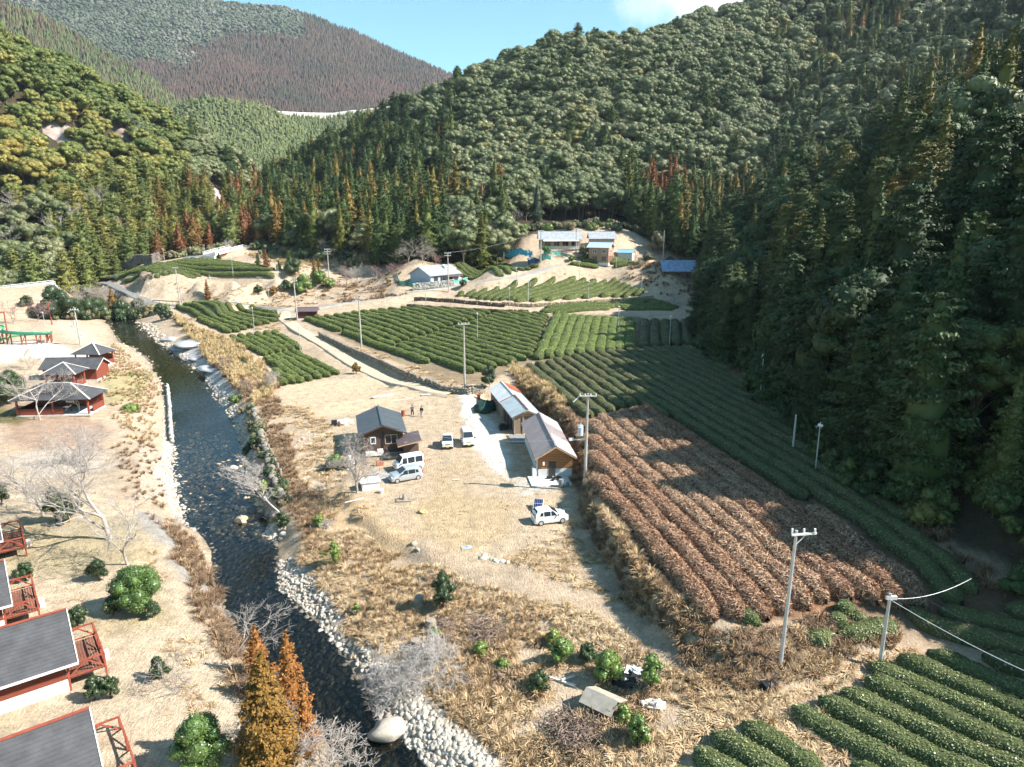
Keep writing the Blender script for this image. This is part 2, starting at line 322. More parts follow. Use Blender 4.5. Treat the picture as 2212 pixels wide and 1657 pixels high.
# crease and the right hill
HP([(1560,420,330),(1640,330,370),(1740,260,410),(1850,150,450),(1980,60,490),(2150,-40,520)],-11)
foot = [(W(2600,1500,1)),(W(2330,1330,1.5)),(W(2212,1260,2)),(W(2080,1190,2.4)),(W(1950,1110,2.8)),(W(1850,1050,3)),(W(1760,960,3.2)),(W(1680,880,3.4)),(W(1600,810,3.6)),(W(1530,765,3.7)),(W(1510,700,4.2)),(W(1515,650,5.2)),(W(1530,600,9)),(W(1560,560,13))]
line(foot, 5)
fa = resamp(foot, 40)
def slope_s(r): return r*.62 + .0*r
for p in fa[::2]:
    for r in (10, 25, 45, 70, 100, 140, 180, 230, 300):
        if p[1] > 190 and r > 45: continue
        x = p[0]+r; y = p[1]+r*.12
        addp((x, y, p[2]+r*.60-.0002*r*r))
HP([(1640,470,290),(1720,400,310),(1850,300,340),(2000,200,370),(2150,100,400),(2212,20,420),(1600,520,250),(1700,470,260)],-14)
HP([(2400,-100,420),(2700,-200,400)],-10)
# frame of the ground far out
for x, y, z in ((-900,-200,60),(-900,300,160),(-900,900,120),(0,900,60),(400,900,200),(900,900,250),(900,300,300),(900,-200,250),(0,-200,-4),(-200,-100,0),(200,-100,100),(60,-100,4),(20,-100,-2),(-60,-60,-1),(-300,0,20),(-300,100,30),(-260,180,30),(-150,60,1),(-200,120,3),(-150,0,0),(30,-40,0),(10,-60,-3),(-40,-40,-1)): addp((x, y, z))
# ---- triangulate and rasterise on a graded grid
def graded(a, b, fine0, fine1, s, g):
    xs = [fine0]
    while xs[-1] < fine1: xs.append(xs[-1]+s)
    st = s
    while xs[-1] < b: st = min(st*g, 9); xs.append(xs[-1]+st)
    st = s; lo = [fine0]
    while lo[-1] > a: st = min(st*g, 9); lo.append(lo[-1]-st)
    return np.array(lo[::-1][:-1]+xs)
GX = graded(-500, 520, -75, 48, .5, 1.035); GY = graded(-60, 640, 28, 150, .5, 1.02)
PA = np.array(PTS)
key = np.round(PA[:, :2]/.8).astype(int); _, ui = np.unique(key, axis=0, return_index=True); PA = PA[np.sort(ui)]
jit = rng.normal(0, .01, (len(PA), 2))
res = delaunay_2d_cdt([Vector(p[:2]) for p in (PA[:, :2]+jit)], [], [], 0, 1e-6)
TV = np.array([(v[0], v[1]) for v in res[0]]); TZ = np.array([np.mean([PA[j, 2] for j in ov]) for ov in res[3]])
Z = np.full((len(GY), len(GX)), np.nan)
for tri in res[2]:
    (x0, y0), (x1, y1), (x2, y2) = TV[list(tri)]; z0, z1, z2 = TZ[list(tri)]
    i0, i1 = np.searchsorted(GX, [min(x0, x1, x2)-1e-6, max(x0, x1, x2)+1e-6]); j0, j1 = np.searchsorted(GY, [min(y0, y1, y2)-1e-6, max(y0, y1, y2)+1e-6])
    if i1 <= i0 or j1 <= j0: continue
    X, Y = np.meshgrid(GX[i0:i1], GY[j0:j1]); d = (y1-y2)*(x0-x2)+(x2-x1)*(y0-y2)
    if abs(d) < 1e-9: continue
    a = ((y1-y2)*(X-x2)+(x2-x1)*(Y-y2))/d; b = ((y2-y0)*(X-x2)+(x0-x2)*(Y-y2))/d; c = 1-a-b
    ins = (a >= -1e-6) & (b >= -1e-6) & (c >= -1e-6)
    sub = Z[j0:j1, i0:i1]; sub[ins] = (a*z0+b*z1+c*z2)[ins]
Z[np.isnan(Z)] = 0
def blur(A, n):
    for _ in range(n):
        B = np.pad(A, 1, mode='edge'); A = (B[:-2, 1:-1]+B[2:, 1:-1]+B[1:-1, :-2]+B[1:-1, 2:]+4*A)/8
    return A
GXX, GYY = np.meshgrid(GX, GY)
VALLEY = [W(*q)[:2] for q in [(2600,1500,1),(2330,1330,1.5),(2212,1260,2),(2080,1190,2.4),(1950,1110,2.8),(1850,1050,3),(1760,960,3.2),(1680,880,3.4),(1600,810,3.6),(1530,765,3.7),(1510,700,4.2),(1512,650,5.2),(1540,560,13)]] + \
         [WD(u, v, D)[:2] for u, v, D in [(1560,545,236),(1450,519,254),(1400,508,262),(1350,490,272),(1200,487,272),(1130,495,266),(1100,522,253),(1000,541,244),(900,549,243),(830,556,252),(740,552,264),(640,549,280),(560,532,303),(500,535,298),(420,550,290),(330,563,280),(250,578,264),(130,603,243),(0,618,230),(-60,628,214),(-200,638,200)]] + [(-260,200),(-300,100),(-260,-60),(60,-60)]
inval = pip(GXX, GYY, VALLEY)
hw = blur((~inval).astype(float), 6)
Z = Z*(1-hw)+blur(Z, 14)*hw
Z = blur(Z, 1)
_f = np.clip((GYY-178)/14, 0, 1)*(1-hw)*(GXX > -75); Z = Z*(1-_f)+blur(Z, 14)*_f
Z += hw*(fbm(GXX, GYY, 90, 3, 5)*22 + np.abs(fbm(GXX, GYY, 60, 3, 15))*10)
Z += (1-hw)*(fbm(GXX, GYY, 6, 4, 31)*.35)
def H(x, y):
    x = np.clip(np.asarray(x, float), GX[0], GX[-1]-.01); y = np.clip(np.asarray(y, float), GY[0], GY[-1]-.01)
    i = np.clip(np.searchsorted(GX, x, side='right')-1, 0, len(GX)-2); j = np.clip(np.searchsorted(GY, y, side='right')-1, 0, len(GY)-2)
    fx = (x-GX[i])/(GX[i+1]-GX[i]); fy = (y-GY[j])/(GY[j+1]-GY[j])
    return (Z[j, i]*(1-fx)+Z[j, i+1]*fx)*(1-fy)+(Z[j+1, i]*(1-fx)+Z[j+1, i+1]*fx)*fy
_T = np.r_[np.arange(18, 330, .15), np.arange(330, 900, 1.)]
def hit(u, v):
    """where the ray through picture point (u, v) meets the ground"""
    d = Dir(u, v); t = _T/d.y
    x = d.x*t; y = d.y*t; z = CH+d.z*t; below = z < H(x, y)
    if not below.any(): return (float(x[-1]), float(y[-1]), float(H(x[-1], y[-1])))
    k = int(np.argmax(below)); return (float(x[k]), float(y[k]), float(H(x[k], y[k])))
def G(x, y): return float(H(x, y))
def poly(uv): return [hit(u, v)[:2] for u, v in uv]
def proj(x, y, z):
    x = np.asarray(x, float); y = np.asarray(y, float); z = np.asarray(z, float)-CH
    dep = y*math.cos(PITCH)-z*math.sin(PITCH); up = y*math.sin(PITCH)+z*math.cos(PITCH)
    return CU+FP*x/dep, CV-FP*up/dep, dep

def carve(uv, wd):
    """level the ground across a road"""
    global Z
    P = np.array([hit(u, v) for u, v in uv]); L_ = sum(np.linalg.norm(np.diff(P[:, :2], axis=0), axis=1)); P = resamp(P, max(20, int(L_)))
    k = np.ones(9)/9; zp = np.convolve(np.pad(P[:, 2], 4, mode='edge'), k, 'valid'); P[:, 2] = zp
    x0, x1, y0, y1 = P[:, 0].min()-8, P[:, 0].max()+8, P[:, 1].min()-8, P[:, 1].max()+8
    i0, i1 = np.searchsorted(GX, [x0, x1]); j0, j1 = np.searchsorted(GY, [y0, y1]); X, Y_ = GXX[j0:j1, i0:i1], GYY[j0:j1, i0:i1]
    bd = np.full(X.shape, 1e9); bz = np.zeros(X.shape)
    for p in P: d = np.hypot(X-p[0], Y_-p[1]); m = d < bd; bd[m] = d[m]; bz[m] = p[2]
    f = np.clip((wd/2+3.5-bd)/3.2, 0, 1); f = f*f*(3-2*f); Z[j0:j1, i0:i1] = Z[j0:j1, i0:i1]*(1-f)+bz*f
ROADS = {'terrace_road': ([(600,668),(660,671),(740,656),(830,644),(905,631),(985,618),(1060,606),(1120,598),(1160,588),(1195,578),(1215,574)], 4.0), 'valley_road': ([(120,609),(180,606),(230,601),(270,594),(330,578),(400,560),(452,545)], 5.0), 'lower_road': ([(180,606),(240,614),(290,640),(330,655),(400,660),(480,656),(560,660),(610,668)], 3.6)}
for k_, (uv_, wd_) in ROADS.items(): carve(uv_, wd_)
# ================================================================== ground colours (albedo of each zone) and the mesh
PX = GXX + fbm(GXX, GYY, 5, 3, 41)*2.2; PY = GYY + fbm(GXX, GYY, 5, 3, 42)*2.2
C = np.zeros(GXX.shape+(3,))
def mixc_(mask, col, soft=1, amt=1.0):
    global C
    m = mask.astype(float)
    if soft: m = blur(m, soft)
    m = (m*amt)[..., None]; C = C*(1-m)+np.array(col)*m
n1 = fbm(GXX, GYY, 14, 4, 51)[..., None]; n2 = fbm(GXX, GYY, 3, 4, 52)[..., None]; n3 = fbm(GXX, GYY, 1.4, 3, 53)[..., None]
straw = np.array((.50, .385, .275))*(1+n1*.5+n2*.55)
C[:] = straw
oc = np.clip(n2*5+.1, 0, 1); C = C*(1-oc*.35)+np.array((.36, .24, .15))*oc*.35
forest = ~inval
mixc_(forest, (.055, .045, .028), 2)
def zone(uv, col, soft=1, amt=1.0, sharp=False):
    P = poly(uv); mixc_(pip(GXX if sharp else PX, GYY if sharp else PY, P), col, soft, amt)
# left lawn
zone([(0,1657),(560,1657),(520,1520),(450,1400),(380,1240),(300,1110),(200,1060),(0,1040),(-300,1040),(-400,1657)], (.54,.425,.30), 2, .9)
zone([(0,1130),(130,1110),(300,1130),(330,1210),(180,1250),(0,1240)], (.30,.25,.12), 5, .5)
zone([(170,1330),(330,1320),(380,1350),(200,1380)], (.38,.31,.16), 5, .4)
zone([(-200,1240),(0,1230),(60,1290),(0,1700),(-400,1700)], (.40,.32,.18), 5, .4)
zone([(280,1240),(340,1260),(360,1330),(300,1340)], (.30,.25,.09), 3, .5)
zone([(0,870),(150,880),(230,930),(200,1000),(0,960)], (.36,.24,.17), 4, .8)
zone([(-50,850),(60,900),(40,920),(-50,915)], (.14,.13,.04), 3, .8)
zone([(40,980),(210,960),(240,1010),(100,1030),(0,1010)], (.50,.45,.40), 5, .5)
zone([(220,800),(330,800),(310,860),(230,880)], (.33,.30,.12), 3, .6)
zone([(0,740),(100,735),(200,770),(140,790),(60,770),(0,790)], (.72,.68,.62), 2, .8)
zone([(120,680),(220,740),(200,760),(110,700)], (.6,.52,.42), 2, .6)
# retaining slope of grey stone by the left bank
zone([(290,1105),(340,1110),(400,1165),(450,1260),(512,1385),(478,1400),(420,1300),(370,1200),(310,1140)], (.33,.32,.30), 1, .8)
zone([(355,960),(372,955),(405,1060),(430,1140),(380,1120),(345,1050)], (.60,.56,.50), 1, .8)
zone([(300,960),(350,970),(350,1080),(300,1060)], (.5,.40,.31), 3, .6)
# river bed
RIV = [p[:2] for p in rl]+[p[:2] for p in rr[::-1]]
mixc_(pip(PX*.3+GXX*.7, PY*.3+GYY*.7, RIV), (.13, .11, .075), 1)
zone([(590,1260),(640,1215),(680,1260),(720,1300),(830,1400),(900,1500),(1060,1657),(905,1657),(780,1480),(700,1370),(620,1290)], (.34,.31,.27), 2, .75)
zone([(370,770),(400,725),(470,790),(500,850),(540,930),(520,940),(470,870),(420,800)], (.50,.49,.47), 1, .85)
zone([(355,960),(385,970),(420,1130),(385,1120)], (.58,.54,.48), 1, .8)
# yard
zone([(650,830),(860,830),(1020,860),(1060,850),(1120,890),(1180,1000),(1250,1070),(1290,1190),(1180,1230),(1020,1220),(860,1150),(760,1070),(700,960)], (.47,.365,.255), 3, .85)
zone([(860,1090),(1000,1060),(1120,1080),(1100,1170),(1010,1200),(900,1150)], (.46,.335,.19), 5, .6)
zone([(930,1020),(1020,990),(1000,1080),(900,1110)], (.42,.30,.17), 5, .4)
zone([(620,830),(800,815),(900,850),(860,885),(700,900),(610,880)], (.58,.44,.30), 4, .7)
zone([(985,850),(1030,860),(1050,900),(1100,960),(1095,1040),(1060,1010),(1010,930)], (.62,.60,.56), 2, .8)
zone([(1085,1020),(1150,1040),(1200,1055),(1130,1070)], (.5,.48,.45), 2, .6)
zone([(800,1010),(870,1025),(850,1040),(800,1030)], (.42,.42,.43), 1, .8)
zone([(740,1010),(840,1000),(860,960),(760,950)], (.38,.26,.13), 3, .6)
zone([(640,1060),(720,1050),(900,1170),(880,1200),(760,1170),(660,1130)], (.52,.36,.20), 3, .7)
# track from the junction down to the yard, junction, roads
zone([(600,690),(630,690),(700,730),(800,800),(900,840),(985,850),(960,862),(850,838),(760,800),(660,735)], (.56,.43,.30), 1, .9, True)
def ribbon(uv, wd):
    P = np.array([hit(u, v)[:2] for u, v in uv]); P = resamp(np.c_[P, P[:, 0]*0], 60)[:, :2]
    T = np.gradient(P, axis=0); T /= np.linalg.norm(T, axis=1)[:, None]; N = np.c_[-T[:, 1], T[:, 0]]
    return [tuple(q) for q in P+N*wd/2]+[tuple(q) for q in (P-N*wd/2)[::-1]]
# soils
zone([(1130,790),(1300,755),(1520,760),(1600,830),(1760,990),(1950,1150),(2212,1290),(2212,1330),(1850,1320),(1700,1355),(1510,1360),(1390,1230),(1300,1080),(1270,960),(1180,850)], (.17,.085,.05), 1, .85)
zone([(1270,1000),(1290,950),(1400,900),(1850,1300),(1700,1352),(1500,1345),(1390,1225),(1290,1060)], (.30,.16,.09), 2, .8)
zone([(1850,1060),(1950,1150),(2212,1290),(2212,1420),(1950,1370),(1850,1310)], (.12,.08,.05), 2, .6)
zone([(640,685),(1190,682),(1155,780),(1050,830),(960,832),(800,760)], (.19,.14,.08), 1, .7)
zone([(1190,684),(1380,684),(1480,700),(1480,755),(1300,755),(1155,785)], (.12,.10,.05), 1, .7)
zone([(540,490),(560,520),(640,528),(740,530),(880,530),(1000,515),(960,530),(840,552),(700,545),(600,548),(540,545)], (.10,.08,.05), 2, .6)
gm = bpy.data.materials.new('ground'); gm.use_nodes = True; n = gm.node_tree.nodes; L = gm.node_tree.links
b = n['Principled BSDF']; b.inputs['Roughness'].default_value = .95; b.inputs['Specular IOR Level'].default_value = .1
at = n.new('ShaderNodeAttribute'); at.attribute_name = 'Col'
tc = n.new('ShaderNodeTexCoord')
def nx(scale, det, lo, hi, src=None, rough=.7):
    t = n.new('ShaderNodeTexNoise'); t.inputs['Scale'].default_value = scale; t.inputs['Detail'].default_value = det; t.inputs['Roughness'].default_value = rough
    L.new(src or tc.outputs['Object'], t.inputs['Vector']); m = n.new('ShaderNodeMapRange'); m.inputs[1].default_value = .25; m.inputs[2].default_value = .75
    m.inputs[3].default_value = lo; m.inputs[4].default_value = hi; L.new(t.outputs['Fac'], m.inputs[0]); return m, t
mA, tA = nx(.9, 8, .62, 1.35); mB, tB = nx(6, 5, .7, 1.3)
mp = n.new('ShaderNodeMapping'); mp.inputs['Scale'].default_value = (5, 1.2, 3); mp.inputs['Rotation'].default_value = (0, 0, .6); L.new(tc.outputs['Object'], mp.inputs[0])
mC, tC = nx(1.6, 6, .75, 1.25, mp.outputs[0])
def mul(a, b_):
    q = n.new('ShaderNodeMix'); q.data_type = 'RGBA'; q.blend_type = 'MULTIPLY'; q.inputs['Factor'].default_value = 1; L.new(a, q.inputs['A']); L.new(b_, q.inputs['B']); return q.outputs['Result']
c = mul(mul(mul(at.outputs['Color'], mA.outputs[0]), mB.outputs[0]), mC.outputs[0]); L.new(c, b.inputs['Base Color'])
bp = n.new('ShaderNodeBump'); bp.inputs['Strength'].default_value = .9; bp.inputs['Distance'].default_value = .18
ad = n.new('ShaderNodeMath'); ad.operation = 'ADD'; L.new(tB.outputs['Fac'], ad.inputs[0]); L.new(tC.outputs['Fac'], ad.inputs[1]); L.new(ad.outputs[0], bp.inputs['Height']); L.new(bp.outputs[0], b.inputs['Normal'])
ny, nx_ = GXX.shape
idx = np.arange(ny*nx_).reshape(ny, nx_)
F = np.stack([idx[:-1, :-1], idx[:-1, 1:], idx[1:, 1:], idx[1:, :-1]], -1).reshape(-1, 4)
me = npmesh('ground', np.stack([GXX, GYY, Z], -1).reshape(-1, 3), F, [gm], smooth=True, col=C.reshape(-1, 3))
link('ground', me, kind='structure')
# ------------------------------------------------------------------ roads laid as sheets over the ground
def road(name, uv, wd, m, up=.03, edge=None):
    P = np.array([hit(u, v)[:2] for u, v in uv]); nn = max(12, int(sum(np.linalg.norm(np.diff(P, axis=0), axis=1))/1.2))
    P = resamp(np.c_[P, P[:, 0]*0], nn)[:, :2]
    K = 5; ker = np.ones(K)/K; Pp = np.pad(P, ((K//2, K//2), (0, 0)), mode='edge'); P = np.c_[np.convolve(Pp[:, 0], ker, 'valid'), np.convolve(Pp[:, 1], ker, 'valid')]
    T = np.gradient(P, axis=0); T /= np.linalg.norm(T, axis=1)[:, None]; N = np.c_[-T[:, 1], T[:, 0]]
    rows = []; zz = [];
    for s in np.linspace(-.5, .5, 7):
        q = P+N*wd*s; rows.append(q); zz.append(H(q[:, 0], q[:, 1]))
    zm = np.max(np.array(zz), axis=0); zp = np.pad(zm, 3, mode='edge'); zm = np.convolve(zp, np.ones(7)/7, 'valid')
    zt = np.maximum(zm, 0*zm-99)+up
    V = []
    for q in rows: V.append(np.c_[q, zt])
    a = rows[0]; e = rows[-1]
    V = [np.c_[a-N*.35*1, zt-.9]]+V+[np.c_[e+N*.35, zt-.9]]
    V[0][:, :2] = a-N*.3; 
    V = np.stack(V, 1); k = V.shape[1]; id2 = np.arange(V.shape[0]*k).reshape(-1, k)
    Fq = np.stack([id2[:-1, :-1], id2[:-1, 1:], id2[1:, 1:], id2[1:, :-1]], -1).reshape(-1, 4)
    return link(name, npmesh(name, V.reshape(-1, 3), Fq, [m], smooth=False), kind='structure')
asph = mat('asphalt', (.20,.195,.19), .9, .22, .6, bump=.2, coord='Object')
asph2 = mat('pale_asphalt', (.38,.35,.31), .9, .22, .5)
road('terrace_road', ROADS['terrace_road'][0], 4.0, asph2)
road('valley_road', ROADS['valley_road'][0], 5.0, asph)
road('lower_road', ROADS['lower_road'][0], 3.6, asph)
road('dirt_track', [(620,672),(612,690),(640,712),(700,745),(770,790),(850,826),(930,846),(985,852)], 3.0, mat('track_dirt', (.50,.40,.29), .95, .2, 1.2, bump=.5, bscale=6), up=.05)
# ------------------------------------------------------------------ river water
def water_mat():
    m = bpy.data.materials.new('river_water'); m.use_nodes = True; n = m.node_tree.nodes; L = m.node_tree.links; n.clear()
    o = n.new('ShaderNodeOutputMaterial'); tr = n.new('ShaderNodeBsdfTransparent'); tr.inputs[0].default_value = (.60, .60, .50, 1)
    gl = n.new('ShaderNodeBsdfGlossy'); gl.inputs['Roughness'].default_value = .04; gl.inputs['Color'].default_value = (.9, .95, 1, 1)
    fr = n.new('ShaderNodeFresnel'); fr.inputs[0].default_value = 1.33; mx = n.new('ShaderNodeMixShader')
    tc = n.new('ShaderNodeTexCoord'); mp = n.new('ShaderNodeMapping'); mp.inputs['Scale'].default_value = (1, .6, 1); L.new(tc.outputs['Object'], mp.inputs[0])
    t = n.new('ShaderNodeTexNoise'); t.inputs['Scale'].default_value = 2.2; t.inputs['Detail'].default_value = 5; L.new(mp.outputs[0], t.inputs[0])
    bp = n.new('ShaderNodeBump'); bp.inputs['Strength'].default_value = .4; bp.inputs['Distance'].default_value = .06; L.new(t.outputs[0], bp.inputs['Height'])
    L.new(bp.outputs[0], gl.inputs['Normal']); L.new(bp.outputs[0], fr.inputs['Normal'])
    # broken white water, by the slope of the stream
    df = n.new('ShaderNodeBsdfDiffuse'); df.inputs[0].default_value = (.8, .82, .85, 1); m2 = n.new('ShaderNodeMixShader')
    at = n.new('ShaderNodeAttribute'); at.attribute_name = 'Col'
    t2 = n.new('ShaderNodeTexNoise'); t2.inputs['Scale'].default_value = 1.8; t2.inputs['Detail'].default_value = 8; t2.inputs['Roughness'].default_value = .75; L.new(tc.outputs['Object'], t2.inputs[0])
    mm = n.new('ShaderNodeMath'); mm.operation = 'MULTIPLY'; L.new(at.outputs['Fac'], mm.inputs[0]); 
    mr = n.new('ShaderNodeMapRange'); mr.inputs[1].default_value = .60; mr.inputs[2].default_value = .70; L.new(t2.outputs[0], mr.inputs[0]); L.new(mr.outputs[0], mm.inputs[1])
    L.new(fr.outputs[0], mx.inputs[0]); L.new(tr.outputs[0], mx.inputs[1]); L.new(gl.outputs[0], mx.inputs[2])
    L.new(mm.outputs[0], m2.inputs[0]); L.new(mx.outputs[0], m2.inputs[1]); L.new(df.outputs[0], m2.inputs[2]); L.new(m2.outputs[0], o.inputs[0])
    return m
nr = 260; A_ = resamp(rl, nr); B_ = resamp(rr, nr); T_ = np.linspace(-.12, 1.12, 14)
V = np.stack([A_*(1-t)+B_*t for t in T_], 1); V[:, :, 2] += .02
Vw = V.reshape(-1, 3); _, pv, _ = proj(Vw[:, 0], Vw[:, 1], Vw[:, 2])
foam = np.zeros(len(Vw))
for a, b_, s in ((1065,1180,1.0),(940,1050,.45),(745,800,.9),(690,740,.6),(1195,1215,.3)): foam = np.maximum(foam, s*np.clip(np.minimum(pv-a, b_-pv)/12, 0, 1))
id2 = np.arange(len(Vw)).reshape(nr, -1); Fq = np.stack([id2[:-1, :-1], id2[:-1, 1:], id2[1:, 1:], id2[1:, :-1]], -1).reshape(-1, 4)
link('river_water', npmesh('river_water', Vw, Fq, [water_mat()], smooth=True, col=np.repeat(foam[:, None], 3, 1)), kind='structure')
# ================================================================== trees
def quads_from(P, N, sx, sy, jit=.5, along=None):
    """small leaf faces at P facing roughly N; along = preferred long direction"""
    n = len(P); N = N+rng.normal(0, jit, (n, 3)); N /= np.linalg.norm(N, axis=1)[:, None]+1e-9
    T = rng.normal(0, 1, (n, 3)) if along is None else along+rng.normal(0, .35, (n, 3))
    T -= N*(T*N).sum(1)[:, None]; T /= np.linalg.norm(T, axis=1)[:, None]+1e-9; B = np.cross(N, T)
    a = (sx*rng.uniform(.65, 1.35, n))[:, None]*.5; b_ = (sy*rng.uniform(.65, 1.35, n))[:, None]*.5
    V = np.stack([P-T*a-B*b_*.6, P-T*a*.2+B*b_, P+T*a+B*b_*.5, P+T*a*.2-B*b_], 1).reshape(-1, 3)
    return V, np.arange(n*4).reshape(-1, 4)
def sphere_pts(n, up=None):
    v = rng.normal(0, 1, (n, 3)); v /= np.linalg.norm(v, axis=1)[:, None]
    if up is not None: v[:, 2] = np.where(v[:, 2] < up, -v[:, 2], v[:, 2])
    return v
def blob(c, r, nu=8, nv=5, rough=.15):
    V = []; F = []
    for j in range(nv+1):
        ph = math.pi*j/nv
        for i in range(nu):
            th = 2*math.pi*i/nu; k = 1+random.uniform(-rough, rough)
            V.append((c[0]+r[0]*k*math.sin(ph)*math.cos(th), c[1]+r[1]*k*math.sin(ph)*math.sin(th), c[2]+r[2]*k*math.cos(ph)))
    for j in range(nv):
        for i in range(nu): F.append((j*nu+i, (j+1)*nu+i, (j+1)*nu+(i+1) % nu, j*nu+(i+1) % nu))
    return np.array(V), np.array(F)
def cat(parts):
    Vs, Fs, k = [], [], 0
    for V, F in parts:
        Vs.append(V); Fs.append(np.asarray(F)+k); k += len(V)
    return np.concatenate(Vs), np.concatenate(Fs)
def limb(pts, rs, n=5):
    pts = np.array(pts, float); V = []; F = []
    for i, p in enumerate(pts):
        d = pts[min(i+1, len(pts)-1)]-pts[max(i-1, 0)]; d = d/(np.linalg.norm(d)+1e-9)
        x = np.cross(d, (0, 0, 1)); 
        if np.linalg.norm(x) < 1e-2: x = np.array((1., 0, 0))
        x /= np.linalg.norm(x); y = np.cross(d, x)
        for k in range(n):
            a = 2*math.pi*k/n; V.append(p+(x*math.cos(a)+y*math.sin(a))*rs[i])
    for i in range(len(pts)-1):
        for k in range(n): a = i*n+k; b_ = i*n+(k+1) % n; F.append((a, b_, b_+n, a+n))
    return np.array(V), np.array(F)
def t_broad(h=11, R=4.2, leaf=.42, dens=1.0, npuff=44, flat=.62, low=.32):
    tr = [limb([(0, 0, -1.5), (.1, 0, h*.3), (.0, .1, h*.62)], [.3, .24, .14], 6)]
    ps = []; zc = h*(low+(1-low)*.5); cr = []
    for k in range(npuff):
        d = sphere_pts(1, -.35)[0]; rr_ = random.uniform(.62, .86)
        c = np.array((d[0]*R*rr_, d[1]*R*rr_, zc+d[2]*(h-zc)*.82)); r = R*random.choice((.16, .2, .24, .3, .36))*random.uniform(.85, 1.15)
        cr.append((c, r))
        tr.append(limb([(0, 0, h*random.uniform(.25, .5)), c*.5+np.array((0, 0, h*.2)), c], [.1, .06, .03], 3))
    cr.append((np.array((0, 0, zc)), R*.6))
    for c, r in cr:
        ps.append(blob(c, (r*.8, r*.8, r*.62)))
        n = int(4*math.pi*r*r*.75/(leaf*leaf)*.95*dens); d = sphere_pts(n)
        P = c+d*np.array((r, r, r*.8))*rng.uniform(.82, 1.08, n)[:, None]
        Nn = d*np.array((1, 1, 1.3)); ps.append(quads_from(P, Nn, leaf, leaf*.8, .45))
    return cat(tr), cat(ps)
def t_conifer(h=19, R=2.7, leaf=.42, dens=1.0, kind='cedar', base=.12, nb=95):
    tr = [limb([(0, 0, -2), (0, 0, h*.5), (0, 0, h*.97)], [.26, .17, .03], 6)]; ps = []
    hs = np.sort(rng.uniform(base, 1, nb))
    def prof(t):
        u = (t-base)/(1-base)
        if kind == 'cedar': return R*(1-u**1.5)*(.55+.45*min(1, u*5))+.12
        return R*math.sqrt(max(0, 1-u**2.2))*(.7+.3*min(1, u*6))+.1
    for i, t in enumerate(hs):
        a = i*2.399+random.uniform(-.5, .5); r = prof(t)*random.uniform(.72, 1.12); z = t*h
        d = np.array((math.cos(a), math.sin(a), 0.)); droop = -.22 if kind == 'cedar' else -.05
        n = max(5, int(r*2.0/(leaf*leaf)*dens*1.2)); s = rng.beta(2.2, 1.1, n)
        w_ = (1-s*.55)*r*.42+.12
        side = np.cross(d, (0, 0, 1))
        P = d*(s*r)[:, None]+side*(rng.uniform(-1, 1, n)*w_)[:, None]; P[:, 2] += z+droop*r*s*s+rng.uniform(-.28, .22, n)*(1.1-.5*s)*r*.4+(.16*r*s if kind != 'cedar' else 0)
        Nn = np.tile(d*.55+np.array((0, 0, .8)), (n, 1)); al = np.tile(d+np.array((0, 0, .25 if kind == 'cedar' else -.1)), (n, 1))
        ps.append(quads_from(P, Nn, leaf*1.25, leaf*.65, .5, al))
        if i % 4 == 0: tr.append(limb([(0, 0, z-.1), tuple(d*r*.7+np.array((0, 0, z+droop*r*.4)))], [.05, .02], 3))
    # dark heart that stops light passing straight through
    V = []; F = []; nu = 7
    for j, t in enumerate(np.linspace(base+.02, .97, 7)):
        for k in range(nu): a = 2*math.pi*k/nu+j; rr_ = prof(t)*.52*random.uniform(.8, 1.1); V.append((rr_*math.cos(a), rr_*math.sin(a), t*h))
    for j in range(6):
        for k in range(nu): F.append((j*nu+k, j*nu+(k+1) % nu, (j+1)*nu+(k+1) % nu, (j+1)*nu+k))
    ps.append((np.array(V), np.array(F)))
    return cat(tr), cat(ps)
def t_bare(h=9, spread=1.0, depth=5, r0=.2, n0=3, trunkf=.25, twist=.35, nch=3):
    parts = []
    def grow(p, d, L_, r, k):
        pts = [p]; dd = d.copy()
        for s in range(3):
            dd = dd+rng.normal(0, twist*.35, 3); dd[2] += .04; dd /= np.linalg.norm(dd); pts.append(pts[-1]+dd*L_/3)
        parts.append((pts, r, k))
        if k == 0: return
        for c in range(nch if k < depth else n0):
            nd = dd+rng.normal(0, .55*spread, 3); nd[2] = nd[2]*.7+(.18 if k > 1 else .05); nd /= np.linalg.norm(nd)
            st = pts[-1] if c < 2 else pts[random.choice((1, 2))]
            grow(st, nd, L_*random.uniform(.6, .85), max(.012, r*.6), k-1)
    grow(np.array((0, 0, -.3)), np.array((rng.normal(0, .06), rng.normal(0, .06), 1.)), h*trunkf, r0, depth)
    s = h/max(.1, max(p[2] for q in parts for p in q[0]))
    return cat([limb([p*s for p in pts], [r, r*.88, r*.76, r*.62], 5 if k > 2 else 3) for pts, r, k in parts])
